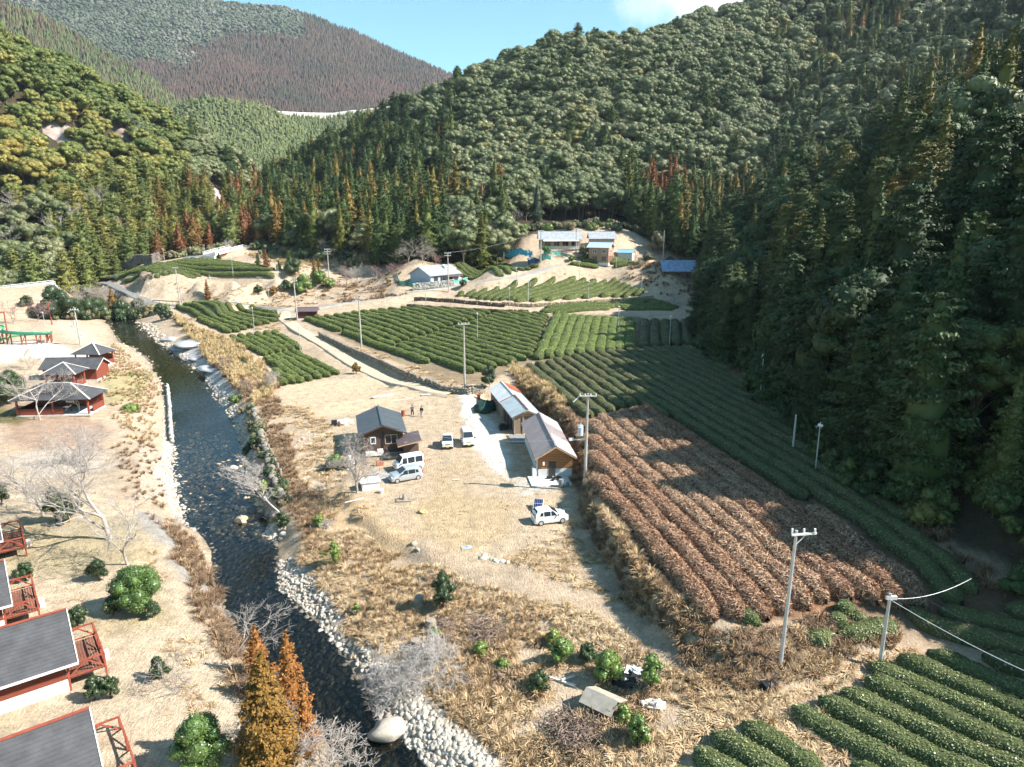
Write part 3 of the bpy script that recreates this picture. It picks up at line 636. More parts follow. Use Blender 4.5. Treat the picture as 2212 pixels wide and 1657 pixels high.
def t_bush(R=1, h=1.6, leaf=.16, dens=1., npuff=9, trunk=True):
    tr = [limb([(0, 0, -.2), (0, 0, h*.4)], [.06, .04], 5)]; ps = []; cs = [(np.array((0, 0, h*.48)), R*.62, max(.6, h*.42/R/.62*.8))]
    for k in range(npuff+6):
        d = sphere_pts(1, -.6)[0]; q = random.uniform(.45, .85); tz = d[2]*.5+.5; wz = math.sqrt(max(.1, 1-(d[2]*.75)**2))
        r = R*random.uniform(.24, .42); cs.append((np.array((d[0]*R*q*wz, d[1]*R*q*wz, max(r*.7, h*(.12+.74*tz)))), r, random.uniform(.8, 1.2)))
        if k % 3 == 0: tr.append(limb([(0, 0, h*.1), tuple(cs[-1][0])], [.03, .015], 3))
    for c, r, kz in cs:
        ps.append(blob(c, (r*.8, r*.8, r*.76*kz), 8, 5, .2))
        n = int(4*math.pi*r*r*.95/(leaf*leaf)*dens); d = sphere_pts(n)
        P = c+d*r*np.array((1, 1, kz))*rng.uniform(.78, 1.12, n)[:, None]; P[:, 2] = np.maximum(P[:, 2], .02); ps.append(quads_from(P, d, leaf, leaf*.7, .5))
    return cat(tr), cat(ps)
bark = mat('bark', (.13, .095, .065), .9, .35, 2, bump=.5)
palebark = mat('pale_bark', (.42, .37, .33), .85, .3, 3)
greybark = mat('grey_twigs', (.36, .31, .28), .85, .3, 3)
pinkbark = mat('reddish_twigs', (.30, .20, .18), .85, .25, 3)
M_broad = foliage('broadleaf_foliage', [(0, (0.060, 0.085, 0.031)), (.3, (0.105, 0.126, 0.051)), (.5, (0.152, 0.171, 0.076)), (.72, (0.200, 0.200, 0.100)), (.9, (0.241, 0.216, 0.070)), (1, (0.320, 0.237, 0.070))], .012, .5, .35)
M_left = foliage('sun_brightened_foliage', [(0, (0.066, 0.093, 0.025)), (.35, (0.120, 0.148, 0.043)), (.6, (0.179, 0.185, 0.051)), (.8, (0.251, 0.210, 0.057)), (.93, (0.311, 0.210, 0.051)), (1, (0.239, 0.111, 0.043))], .014, .55, .25)  # olive and orange leaves, with the slope's sunshine put into the colour
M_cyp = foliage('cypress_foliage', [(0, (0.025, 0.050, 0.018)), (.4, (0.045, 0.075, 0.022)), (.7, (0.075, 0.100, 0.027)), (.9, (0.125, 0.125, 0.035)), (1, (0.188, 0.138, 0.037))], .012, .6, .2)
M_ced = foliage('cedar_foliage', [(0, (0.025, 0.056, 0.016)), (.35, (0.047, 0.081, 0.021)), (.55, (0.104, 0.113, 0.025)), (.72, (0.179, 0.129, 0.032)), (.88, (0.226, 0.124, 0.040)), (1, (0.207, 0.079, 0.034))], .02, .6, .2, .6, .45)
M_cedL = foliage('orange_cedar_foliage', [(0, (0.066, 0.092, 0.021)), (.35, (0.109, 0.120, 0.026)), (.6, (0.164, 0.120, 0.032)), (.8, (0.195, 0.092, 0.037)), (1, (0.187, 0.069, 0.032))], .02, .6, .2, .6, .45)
M_dk = foliage('shade_darkened_foliage', [(0, (0.025, 0.043, 0.016)), (.4, (0.039, 0.067, 0.022)), (.7, (0.083, 0.108, 0.033)), (.88, (0.166, 0.135, 0.033)), (1, (0.233, 0.130, 0.033))], .02, .6, .25, .55, .45)  # darker leaf colours carry the shade of the right slope
M_red = foliage('red_cedar_foliage', [(0, (0.160, 0.079, 0.033)), (1, (0.240, 0.105, 0.050))], .02, .7, .1)
M_green = foliage('bright_green_foliage', [(0, (.06, .12, .02)), (1, (.14, .20, .035))], .02, .5, .4)
M_camel = foliage('dark_glossy_foliage', [(0, (.028, .050, .018)), (1, (.05, .075, .025))], .1, .4, .5)
M_bam = foliage('bamboo_foliage', [(0, (.09, .115, .035)), (.5, (.14, .16, .055)), (1, (.22, .19, .07))], .03, .55, .3)
# ---- prototypes: lists of (trunk mesh, crown mesh, joined mesh)
PROTO_COL = bpy.data.collections.new('tree shapes')   # not linked to the scene: only read by the far woods
def proto(name, gen, n, mt, mc, **kw):
    res = []
    for i in range(n):
        tr, cr = gen(**kw)
        mtk = npmesh(name+'_trunk', *tr, [mt]); mcr = npmesh(name+'_crown', *cr, [mc])
        V, F = cat([tr, cr]); mj = npmesh(name+'_whole', V, F, [mt, mc], np.r_[np.zeros(len(tr[1])), np.ones(len(cr[1]))])
        res.append((mtk, mcr, mj))
    return res
P_broad = proto('broadleaf', t_broad, 7, bark, M_broad, h=11, R=4.6, leaf=.36, dens=.8)
P_broadL = proto('broadleaf_sunny', t_broad, 5, bark, M_left, h=10, R=4.2, leaf=.36, dens=.8)
P_cyp = proto('cypress', t_conifer, 6, bark, M_cyp, h=15, R=3.7, leaf=.40, kind='cyp', base=.12)
P_cypL = proto('cypress_sunny', t_conifer, 3, bark, M_left, h=14, R=3.5, leaf=.40, kind='cyp', base=.10)
P_ced = proto('cedar', t_conifer, 6, bark, M_ced, h=18, R=3.7, leaf=.42, kind='cedar')
P_cedL = proto('cedar_orange', t_conifer, 3, bark, M_cedL, h=15, R=3.6, leaf=.42, kind='cedar')
P_red = proto('cedar_red', t_conifer, 1, bark, M_red, h=16, R=2.8, leaf=.4, kind='cedar')
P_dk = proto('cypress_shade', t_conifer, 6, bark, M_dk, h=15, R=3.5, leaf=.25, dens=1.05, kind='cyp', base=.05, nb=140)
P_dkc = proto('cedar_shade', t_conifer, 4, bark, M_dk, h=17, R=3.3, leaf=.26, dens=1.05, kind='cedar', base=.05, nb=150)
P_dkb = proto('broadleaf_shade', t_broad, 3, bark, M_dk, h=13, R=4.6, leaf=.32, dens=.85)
P_bam = proto('bamboo', t_conifer, 3, mat('bamboo_culm', (.28, .30, .12), .5, .2), M_bam, h=13, R=2.3, leaf=.36, kind='cyp', base=.25, nb=70)
def bareproto(n, m, **kw): return [npmesh('bare_branches', *t_bare(**kw), [m]) for _ in range(n)]
P_bare = bareproto(4, palebark, h=10, depth=5, r0=.22, spread=1.0)
def visible(x, y, z, m=140):
    u, v, d = proj(x, y, z); return (d > 0) & (u > -m) & (u < 2212+m) & (v > -m) & (v < 1657+m)
def occluded(x, y, z, clear=7):
    """terrain between the camera and the tree top"""
    x = np.asarray(x); occ = np.zeros(len(x), bool)
    for t in np.linspace(.1, .97, 60): occ |= H(x*t, y*t)+clear > CH+(z-CH)*t+1e-3
    return occ
# scatter over the hills
sp = 5.2
gx, gy = np.meshgrid(np.arange(-420, 460, sp), np.arange(-30, 600, sp)); gx = gx.ravel(); gy = gy.ravel()
gx = gx+rng.uniform(-.42, .42, gx.size)*sp; gy = gy+rng.uniform(-.42, .42, gy.size)*sp
ok = ~pip(gx, gy, VALLEY) & ~((gy < 60) & (gx < 41+(60-gy)*.42)); gx, gy = gx[ok], gy[ok]; gz = H(gx, gy)
vis = visible(gx, gy, gz+8); shade = (gx > 30) & (gx < 150) & (gy > -30) & (gy < 330)
occ = occluded(gx, gy, gz+16, 3.0)
ok = (vis & ~occ) | shade
gx, gy, gz = gx[ok], gy[ok], gz[ok]
gu, gv, gd = proj(gx, gy, gz+10)
# bare rock on the left slope, the open slope behind the houses, the gravel pit of the track
def inP(uv): return pip(gu, gv, uv)
ROCKS = [[(60,245),(105,235),(150,275),(200,300),(212,345),(170,320),(120,295),(75,275)], [(196,222),(240,235),(275,260),(300,300),(280,298),(235,262)], [(440,262),(470,300),(480,350),(460,330)], [(440,370),(480,360),(490,430),(470,450)]]
ok = np.ones(len(gx), bool)
for r in ROCKS: ok &= ~inP(r)
ok &= ~pip(proj(gx, gy, gz)[0], proj(gx, gy, gz)[1], [(1110,478),(1360,478),(1400,520),(1090,530)])
gx, gy, gz, gu, gv, gd = [a[ok] for a in (gx, gy, gz, gu, gv, gd)]
nn_ = fbm(gx, gy, 45, 3, 77)+rng.normal(0, .07, len(gx)); rr0 = rng.uniform(0, 1, len(gx))
left = (gx < -40) & (gy > 150) & (gu < 560+ (520-gv)*.1)
right = (gx-np.interp(gy, [-30, 60, 100, 150, 200, 260, 300, 600], [30, 34, 36, 38, 50, 62, 90, 250]) > -2) & ((gy < 240) | (gu > 1640))
kindv = np.zeros(len(gx), int)      # 0 broad 1 broadL 2 cyp 3 cypL 4 ced 5 cedL 6 red 7 dk 8 dkc 9 dkb 10 bamboo
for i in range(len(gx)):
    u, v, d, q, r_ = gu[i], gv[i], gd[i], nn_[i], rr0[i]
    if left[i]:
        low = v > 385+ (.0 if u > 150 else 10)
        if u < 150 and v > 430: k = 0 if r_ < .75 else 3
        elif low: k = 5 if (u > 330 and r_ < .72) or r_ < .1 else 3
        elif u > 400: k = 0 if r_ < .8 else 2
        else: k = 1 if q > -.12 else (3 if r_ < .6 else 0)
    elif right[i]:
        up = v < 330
        if v < 300: k = (0 if r_ < .62 else 2) if q < .04 else (4 if r_ < .5 else (2 if r_ < .75 else 0))  # upper slope takes the lighter foliage sets so it looks sunlit
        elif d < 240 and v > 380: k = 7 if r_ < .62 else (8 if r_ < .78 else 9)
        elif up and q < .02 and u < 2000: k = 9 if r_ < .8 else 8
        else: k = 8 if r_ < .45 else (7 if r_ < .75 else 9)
    else:
        if u > 1330 and v > 395: k = 4 if r_ < .6 else 2
        elif u > 1120 and v > 430: k = 10 if r_ < .75 else 0
        elif u < 960 and v > 380: k = 4 if r_ < .42 else (2 if r_ < .85 else 0)
        elif u < 1000 - (v-160)*.15 and q < .12: k = 2 if r_ < .9 else 4
        elif u < 1130 and v > 400: k = 4 if r_ < .3 else 0
        else: k = 0 if r_ < .93 or q > 0 else 2
        if 1395 < u < 1480 and 375 < v < 425: k = 6
    kindv[i] = k
ORDN = ['', 'second ', 'third ', 'fourth ', 'fifth ', 'sixth ', 'seventh ', 'eighth ', 'ninth ', 'tenth ']+[str(i)+('st' if i % 10 == 1 and i != 11 else 'nd' if i % 10 == 2 and i != 12 else 'rd' if i % 10 == 3 and i != 13 else 'th')+' ' for i in range(11, 200)]
LANDM = [((1540,700),'the wood edge beside the shaded rows'),((1641,864),'the farthest shaded fan pole'),((1760,1022),'the nearest shaded fan pole'),((2100,1250),'the end of the bright cable'),((1500,530),'the blue tiled house'),((1300,540),'the two storey house'),((1210,515),'the long farmhouse'),((935,590),'the tiled farmhouse'),((710,580),'the white three armed pole'),((480,545),'the short far bridge'),
         ((60,620),'the long river bridge'),((270,585),'the masonry wall'),((340,730),'the pale bedrock slab'),((110,850),'the biggest pavilion'),((190,760),'the farthest pavilion'),((440,960),'the middle rapids'),((540,1145),'the lower rapids'),((130,280),'the pale cliff face'),((250,255),'the brown rock slab'),((2150,300),'the upper right corner'),((1850,250),'the upper right valley crease'),((1600,30),'the small white cloud'),
         ((1240,100),'the top of the centre ridge'),((970,180),'the notch below the sky'),((1440,400),'the red cedar patch'),((650,1300),'the right gravel bar'),((850,1585),'the biggest boulder'),((980,1640),'the bottom edge of the gravel'),((120,150),'the left ridge top'),((1000,450),'the foot of the centre hill')]
def near_labels(P, kinds):
    P = np.array(P, float); u, v, _ = proj(P[:, 0], P[:, 1], P[:, 2]); L_ = np.array([l[0] for l in LANDM]); D = np.hypot(u[:, None]-L_[:, 0], v[:, None]-L_[:, 1]); j = D.argmin(1); out = ['']*len(P); cnt = {}
    for i in np.argsort(D[np.arange(len(P)), j]):
        q = (kinds[i], int(j[i])); r = cnt.get(q, 0); cnt[q] = r+1; out[i] = ', '+ORDN[min(r, len(ORDN)-1)]+'nearest to '+LANDM[j[i]][1]
    return out
SETS = {0: P_broad, 1: P_broadL, 2: P_cyp, 3: P_cypL, 4: P_ced, 5: P_cedL, 6: P_red, 7: P_dk, 8: P_dkc, 9: P_dkb, 10: P_bam}
FAMS = {'broadleaf_tree': ([0, 1, 9], 'broadleaf', 'broadleaf woods on the hillsides'), 'cypress_tree': ([2, 3, 7], 'cypress', 'cypress woods on the hillsides'),
        'cedar_tree': ([4, 5, 6, 8], 'cedar', 'cedar woods on the hillsides'), 'bamboo': ([10], 'bamboo', 'bamboo grove behind the houses')}
LBL = {0: 'dull green broadleaf tree', 1: 'sunny olive broadleaf tree', 2: 'dark green cypress', 3: 'sunny olive cypress', 4: 'browning tall cedar', 5: 'rusty orange cedar', 6: 'brick red cedar', 7: 'shaded dark cypress', 8: 'shaded pointed cedar', 9: 'shaded bushy broadleaf', 10: 'feathery pale bamboo'}
sc = np.clip(rng.normal(1, .2, len(gx)), .6, 1.6); rz = rng.uniform(0, 6.28, len(gx))
sc = np.where(right & (gy < 115) & (gy > 66) & (gx < 62), sc*1.15, np.where(right & (gy < 50), sc*.85, sc))
sc = np.where(left & (gv > 400), sc*.95, sc)
def plant(name, protos, x, y, z, s, a, label, catg, group, pick=None, tilt=0, trunk_name='trunk'):
    mt_, mc_, _ = protos[(pick if pick is not None else random.randrange(len(protos))) % len(protos)]
    o = empty(name, (x, y, z), a, label, catg, group); o.scale = (s, s, s*random.uniform(.9, 1.12)); o.rotation_euler[0] = tilt
    for nm, me_ in (('trunk', mt_), ('crown', mc_)):
        c = bpy.data.objects.new(nm, me_); COL.objects.link(c); c.parent = o
    return o
# ---- the far woods as one object per kind, by geometry nodes reading the tree shapes
def scatter(name, x, y, z, s, rot, protos, label=None, catg=None, zs=None):
    sub = bpy.data.collections.new(name+' shapes')
    for i, me_ in enumerate(protos):
        o = bpy.data.objects.new('%02d' % i, me_); sub.objects.link(o)
    n = len(x); me_ = bpy.data.meshes.new(name); me_.vertices.add(n)
    me_.vertices.foreach_set('co', np.stack([x, y, z], 1).astype(np.float32).ravel())
    def attr(nm, typ, data):
        a = me_.attributes.new(nm, typ, 'POINT'); a.data.foreach_set('vector' if typ == 'FLOAT_VECTOR' else 'value', np.asarray(data).ravel())
    zs = s if zs is None else zs
    attr('sc', 'FLOAT_VECTOR', np.stack([s, s, zs], 1).astype(np.float32)); attr('rt', 'FLOAT_VECTOR', rot.astype(np.float32)); attr('ix', 'INT', rng.integers(0, len(protos), n).astype(np.int32))
    o = link(name, me_, label=label, cat=catg, kind='stuff')
    g = bpy.data.node_groups.new(name, 'GeometryNodeTree'); g.interface.new_socket('Geometry', in_out='INPUT', socket_type='NodeSocketGeometry'); g.interface.new_socket('Geometry', in_out='OUTPUT', socket_type='NodeSocketGeometry')
    N_ = g.nodes; gi = N_.new('NodeGroupInput'); go = N_.new('NodeGroupOutput'); ip = N_.new('GeometryNodeInstanceOnPoints'); ci = N_.new('GeometryNodeCollectionInfo')
    ci.inputs['Collection'].default_value = sub; ci.inputs['Separate Children'].default_value = True; ci.inputs['Reset Children'].default_value = True
    def na(nm, typ):
        q = N_.new('GeometryNodeInputNamedAttribute'); q.data_type = typ; q.inputs['Name'].default_value = nm; return q.outputs['Attribute']
    ln = g.links.new; ln(gi.outputs[0], ip.inputs['Points']); ln(ci.outputs[0], ip.inputs['Instance']); ip.inputs['Pick Instance'].default_value = True
    ln(na('ix', 'INT'), ip.inputs['Instance Index']); ln(na('sc', 'FLOAT_VECTOR'), ip.inputs['Scale'])
    e2 = N_.new('FunctionNodeEulerToRotation'); ln(na('rt', 'FLOAT_VECTOR'), e2.inputs[0]); ln(e2.outputs[0], ip.inputs['Rotation']); ln(ip.outputs[0], go.inputs[0])
    md = o.modifiers.new('scatter', 'NODES'); md.node_group = g
    return o
trueD = np.sqrt(gx**2+gy**2)
inpic = visible(gx, gy, gz+8, -5)
NIND = {'broadleaf_tree': 260, 'cypress_tree': 260, 'cedar_tree': 260, 'bamboo': 60}
for fam, (ks, short, grp) in FAMS.items():
    sel = np.where(np.isin(kindv, ks))[0]
    order = sel[np.argsort(np.where(inpic[sel], trueD[sel], 1e6))]
    ind = order[:NIND[fam]]; rest = order[NIND[fam]:]
    NL = near_labels(np.stack([gx[ind], gy[ind], gz[ind]], 1), list(kindv[ind]))
    for i, nl in zip(ind, NL):
        plant(fam, SETS[kindv[i]], gx[i], gy[i], gz[i]-.3, sc[i], rz[i], LBL[kindv[i]]+nl, 'tree' if fam != 'bamboo' else 'bamboo', grp+(' (shaded right slope)' if kindv[i] in (7, 8, 9) else ' (left slope)' if kindv[i] in (1, 3, 5) else ''))
    if len(rest):
        for k in ks:
            r_ = rest[kindv[rest] == k]
            if not len(r_): continue
            rot = np.stack([rng.normal(0, .04, len(r_)), rng.normal(0, .04, len(r_)), rz[r_]], 1)
            scatter(short+'_wood', gx[r_], gy[r_], gz[r_]-.3, sc[r_], rot, [p[2] for p in SETS[k]], {0: 'dull green broadleaf woods covering the centre hill', 1: 'olive broadleaf woods on the sunny left hill', 2: 'dark cypress woods on the centre hill', 3: 'olive cypress woods on the left hill', 4: 'browning cedar woods at the hill foot', 5: 'orange cedar woods on the left hill', 6: 'red cedars of the centre hill', 7: 'dark cypress woods on the shaded right hill', 8: 'dark cedar woods on the right hill', 9: 'dark broadleaf woods on the right hill', 10: 'bamboo grove on the centre hill'}[k], 'woodland')
print('TREES', len(gx), {k: int((kindv == k).sum()) for k in SETS})
# scattered leafless grey trees in the woods
bu = [(1270,170,9),(1500,110,8),(1610,270,9),(1430,310,8),(1350,300,9),(1700,30,9),(1260,330,7),(1480,480,9),(1830,70,9),(2010,30,10),(1580,420,9),(1780,380,8),(2060,150,9),(1330,115,9),(60,500,10),(100,480,10),(30,540,9),(160,500,10),(190,470,9),(270,90,8),(130,520,10),(1000,300,7),(1180,380,7),(90,545,10),(250,520,9),(230,455,9),(50,470,9),(1760,330,9),(2180,130,9),(1030,200,8),(1560,300,8)]
BL = near_labels([hit(u, v+25) for u, v, _ in bu], [0]*len(bu))
for i, (u, v, h_) in enumerate(bu):
    x, y, z = hit(u, v+25); s = h_/10*1.25
    link('bare_tree', P_bare[i % 4], None, (x, y, z+4), rng.uniform(0, 6)).scale = (s, s, s)
    tag(COL.objects[len(COL.objects)-1], 'grey leafless hillside tree'+BL[i], 'tree', 'leafless trees in the hillside woods')
# ================================================================== far mountains, real slopes a kilometre or more away
def mountain(name, ridge, Dr, base, Db, rough=26, ns=180, nt=110, seed=3, col=(.05,.05,.035), sag=.12, fs=180):
    R_ = np.array([WD(u, v, Dr if not callable(Dr) else Dr(u)) for u, v in ridge]); B_ = np.array([WD(u, v, Db) for u, v in base])
    R_ = resamp(R_, ns); B_ = resamp(B_, ns)
    T = np.linspace(-.35, 1, nt)[None, :, None]; P = R_[:, None]*(1-T)+B_[:, None]*T
    t = T[..., 0]
    P[..., 2] -= np.where(t > 0, np.sin(np.clip(t, 0, 1)*math.pi)*sag*(R_[:, 2]-B_[:, 2])[:, None], (-t)*(R_[:, 2]-B_[:, 2])[:, None]*2.2)
    x, y = P[..., 0], P[..., 1]; am = np.clip(t*5+.12, .12, 1)
    P[..., 2] += am*(fbm(x, y, fs, 5, seed)*rough*2+np.abs(fbm(x, y, fs*.7, 4, seed+9))*rough-rough*.5)
    idx = np.arange(P.shape[0]*P.shape[1]).reshape(P.shape[0], -1); F = np.stack([idx[:-1, :-1], idx[:-1, 1:], idx[1:, 1:], idx[1:, :-1]], -1).reshape(-1, 4)
    m = mat(name+'_soil', col, .95, .3, .01)
    link(name, npmesh(name, P.reshape(-1, 3), F, [m], smooth=True), kind='structure')
    return P
def clothe(name, P, n, protos, s, label, t0=0, keep=None, band=None):
    a = rng.uniform(0, P.shape[0]-1.001, n); b_ = rng.uniform(P.shape[1]*.24, P.shape[1]-1.001, n)
    i = a.astype(int); j = b_.astype(int); f = (a-i)[:, None]; g = (b_-j)[:, None]
    Q = (P[i, j]*(1-f)+P[i+1, j]*f)*(1-g)+(P[i, j+1]*(1-f)+P[i+1, j+1]*f)*g
    u, v, d = proj(Q[:, 0], Q[:, 1], Q[:, 2]+5); ok = (u > -60) & (u < 1400) & (v > -60) & (v < 640)
    hidden = np.zeros(n, bool)
    for q in np.linspace(.1, .98, 50):
        x, y = Q[:, 0]*q, Q[:, 1]*q; ins = (y < 600) & (np.abs(x) < 420); hidden |= ins & (H(x, y)+1 > CH+(Q[:, 2]+8-CH)*q)
    ok &= ~hidden
    if keep is not None: ok &= keep(u, v, Q)
    Q = Q[ok]; k = len(Q); ss = rng.uniform(.7, 1.3, k)*s
    rot = np.stack([np.zeros(k), np.zeros(k), rng.uniform(0, 6.28, k)], 1)
    scatter(name, Q[:, 0], Q[:, 1], Q[:, 2], ss, rot, protos, label)
    return k
M_f1 = foliage('far_brown_conifers', [(0, (.045, .05, .035)), (.35, (.075, .055, .042)), (.7, (.095, .06, .047)), (1, (.11, .06, .05))], .004, .8, .1, .3, .7)
M_f2 = foliage('far_grey_broadleaf', [(0, (.05, .065, .04)), (.4, (.08, .095, .06)), (.75, (.14, .14, .11)), (1, (.22, .20, .18))], .006, .8, .1, .6, .4)
M_f3 = foliage('far_green_woods', [(0, (.06, .08, .035)), (.5, (.10, .12, .05)), (1, (.15, .15, .07))], .006, .8, .1)
def lowtree(kind):
    if kind == 'c':
        V = []; F = []; nu = 6
        for j, (z, r) in enumerate(((0, 2.6), (3, 3.2), (7, 2.2), (11, 1.2), (15, .1))):
            for k in range(nu): a = 6.283*k/nu+j*.5; q = r*random.uniform(.75, 1.2); V.append((q*math.cos(a), q*math.sin(a), z))
        for j in range(4):
            for k in range(nu): F.append((j*nu+k, j*nu+(k+1) % nu, (j+1)*nu+(k+1) % nu, (j+1)*nu+k))
        return np.array(V), np.array(F)
    return cat([blob((random.uniform(-2, 2), random.uniform(-2, 2), 4+random.uniform(-1, 2)), (3.2, 3.2, 3), 7, 5, .25) for _ in range(4)])
def low(name, kind, m, n=4): return [npmesh(name, *lowtree(kind), [m]) for _ in range(n)]
Lc = low('far_conifer', 'c', M_f1); Lb = low('far_broadleaf', 'b', M_f2); Lg = low('far_green', 'b', M_f3); Lcg = low('far_green_conifer', 'c', M_f3)
big = mountain('far_mountain', [(-500,-260),(-150,-190),(100,-90),(300,-40),(400,-12),(470,3),(560,14),(610,16),(650,28),(700,47),(740,64),(765,70),(800,88),(850,112),(900,132),(950,154),(1000,176),(1060,200),(1200,260)], 2500,
               [(-500,300),(0,300),(300,290),(500,270),(600,262),(700,262),(800,258),(900,262),(1000,270),(1200,330)], 1450, rough=42, seed=3, fs=420)
def patch(u, v, Q, hi): 
    n_ = fbm(Q[:, 0], Q[:, 1], 330, 4, 12)+rng.normal(0, .03, len(u)); con = (v > 95+(640-u)*.12+n_*190) | (u > 655)
    return con if hi else ~con
clothe('far_conifer_plantation', big, 60000, Lc, .95, 'purple brown conifer plantation on the far mountain', keep=lambda u, v, Q: patch(u, v, Q, True))
clothe('far_mixed_wood', big, 45000, Lb, 1.0, 'grey green mixed woods on the upper far mountain', keep=lambda u, v, Q: patch(u, v, Q, False))
sec = mountain('left_far_mountain', [(-400,-120),(-200,-60),(0,8),(60,28),(120,56),(180,90),(240,128),(290,152),(330,180),(400,235)], 1150, [(-400,420),(0,420),(200,420),(330,420),(400,420)], 700, rough=14, seed=21, fs=200)
clothe('left_far_wood', sec, 26000, Lc[:2]+Lcg[:3], .72, 'brownish green conifer woods on the far left ridge')
mid = mountain('middle_hill', [(380,235),(440,216),(500,224),(560,230),(600,247),(640,275),(700,312),(740,345),(800,380)], 900, [(380,520),(500,520),(560,500),(650,470),(800,500)], 560, rough=12, seed=33, fs=140)
clothe('middle_hill_wood', mid, 16000, Lg+Lcg[:1], .62, 'green woods on the hill beyond the gorge')
mid2 = mountain('hill_beyond_gorge', [(540,262),(600,258),(640,256),(700,262),(760,250),(800,246),(860,262),(940,300)], 1100, [(540,460),(700,460),(800,460),(940,460)], 720, rough=9, seed=41, fs=160)
clothe('hill_beyond_gorge_wood', mid2, 12000, Lg[:2]+Lcg[:2], .6, 'green woods below the pale hillside road')
# pale cutting and road on the foot of the far mountain
def strip(name, uv0, uv1, D0, D1, m, kind='structure'):
    A = resamp(np.array([WD(u, v, D0) for u, v in uv0]), 60); B = resamp(np.array([WD(u, v, D1) for u, v in uv1]), 60)
    tt = np.linspace(0, 1, 5)[None, :, None]; P = A[:, None]*(1-tt)+B[:, None]*tt; P[..., 2] += fbm(P[..., 0], P[..., 1], 25, 3, 9)*6*(1-np.abs(tt[..., 0]*2-1)); low_ = P[:, -1:].copy(); low_[..., 2] -= 60; P = np.concatenate([P, low_], 1)
    idx = np.arange(60*6).reshape(60, 6); F = np.stack([idx[:-1, :-1], idx[:-1, 1:], idx[1:, 1:], idx[1:, :-1]], -1).reshape(-1, 4)
    return link(name, npmesh(name, P.reshape(-1, 3), F, [m], smooth=True), kind=kind)
strip('hillside_cutting', [(555,238),(600,243),(660,246),(720,246),(760,240),(800,234),(850,228)], [(560,247),(600,254),(660,258),(720,259),(760,256),(800,252),(850,246)], 1400, 1290, mat('cut_earth', (.42,.36,.30), .95, .3, .03))
strip('hillside_road', [(555,236),(600,240),(660,243),(720,244),(760,238),(800,236),(850,228)], [(555,238),(600,242),(660,245),(720,246),(760,240),(800,238),(850,230)], 1415, 1402, mat('far_road', (.6,.57,.53), .9))
# rock outcrops on the left slope: craggy shells standing out of the hill
def crag(uv, label, m, seed):
    P = [hit(u, v+12) for u, v in uv]; x = [p[0] for p in P]; y = [p[1] for p in P]
    gx_, gy_ = np.meshgrid(np.arange(min(x)-6, max(x)+6, 1.6), np.arange(min(y)-6, max(y)+6, 1.6)); z_ = H(gx_, gy_)
    uu, vv, _ = proj(gx_, gy_, z_+3); inn = blur(pip(uu, vv, uv).astype(float), 2)
    zz = z_-3+inn*(3.5+fbm(gx_, gy_, 14, 5, seed)*12+np.abs(fbm(gx_, gy_, 5, 3, seed+3))*9)
    idx = np.arange(gx_.size).reshape(gx_.shape); F = np.stack([idx[:-1, :-1], idx[:-1, 1:], idx[1:, 1:], idx[1:, :-1]], -1).reshape(-1, 4)
    link('rock_outcrop', npmesh('rock_outcrop', np.stack([gx_, gy_, zz], -1).reshape(-1, 3), F, [m]), label=label, cat='rock')
mrp = mat('pale_rock', (.36,.29,.26), .9, .45, .25, bump=.8, bscale=1.2); mrd = mat('brown_rock', (.22,.17,.15), .9, .4, .25, bump=.8, bscale=1.2)
for r, l, m_, s_ in ((ROCKS[0], 'pale pinkish cliff face bare on the left hillside', mrp, 5), (ROCKS[1], 'dark brown smooth rock slab high on the left hillside', mrd, 6), (ROCKS[2], 'grey crag near the top of the left ridge end', mrd, 7), (ROCKS[3], 'pale crag low at the end of the left ridge above the gorge', mrp, 8)): crag(r, l, m_, s_)
# ------------------------------------------------------------------ the air
hz = MB(); hz.box((-300, 1500, 330), (3600, 3800, 780)); 
def haze():
    m = bpy.data.materials.new('haze'); m.use_nodes = True; n = m.node_tree.nodes; n.clear(); o = n.new('ShaderNodeOutputMaterial'); p = n.new('ShaderNodeVolumePrincipled')
    p.inputs['Density'].default_value = .00006; p.inputs['Color'].default_value = (.80, .88, 1, 1); p.inputs['Anisotropy'].default_value = .1; m.node_tree.links.new(p.outputs[0], o.inputs['Volume'])
    return m
HZ = hz.build('haze', haze(), kind='stuff')
# ================================================================== tea hedges
M_tea = foliage('tea_leaves', [(0, (0.174, 0.225, 0.041)), (.5, (0.237, 0.280, 0.056)), (1, (0.288, 0.316, 0.076))], .03, .5, .4, .5, .4, .45)
M_teaB = foliage('bright_tea_leaves', [(0, (0.169, 0.243, 0.039)), (.5, (0.211, 0.282, 0.053)), (1, (0.239, 0.295, 0.065))], .03, .5, .35, .5, .4, .35)
M_teaO = foliage('overgrown_tea_leaves', [(0, (0.125, 0.120, 0.060)), (.5, (0.184, 0.157, 0.086)), (1, (0.233, 0.177, 0.112))], .03, .6, .3, .5, .4, .5)
M_teaN = foliage('near_tea_leaves', [(0, (0.134, 0.158, 0.058)), (.5, (0.201, 0.225, 0.087)), (1, (0.268, 0.258, 0.115))], .03, .42, .5, .5, .4, .5)
M_vine = foliage('dry_vine', [(0, (0.325, 0.189, 0.117)), (.5, (0.426, 0.268, 0.176)), (1, (0.515, 0.366, 0.247))], .03, .8, .1, .5, .4, .45)
M_core = mat('hedge_wood', (.07, .085, .03), .9, .3, 4)
M_coreB = mat('hedge_vine_bed', (.15, .07, .04), .9, .35, 4)
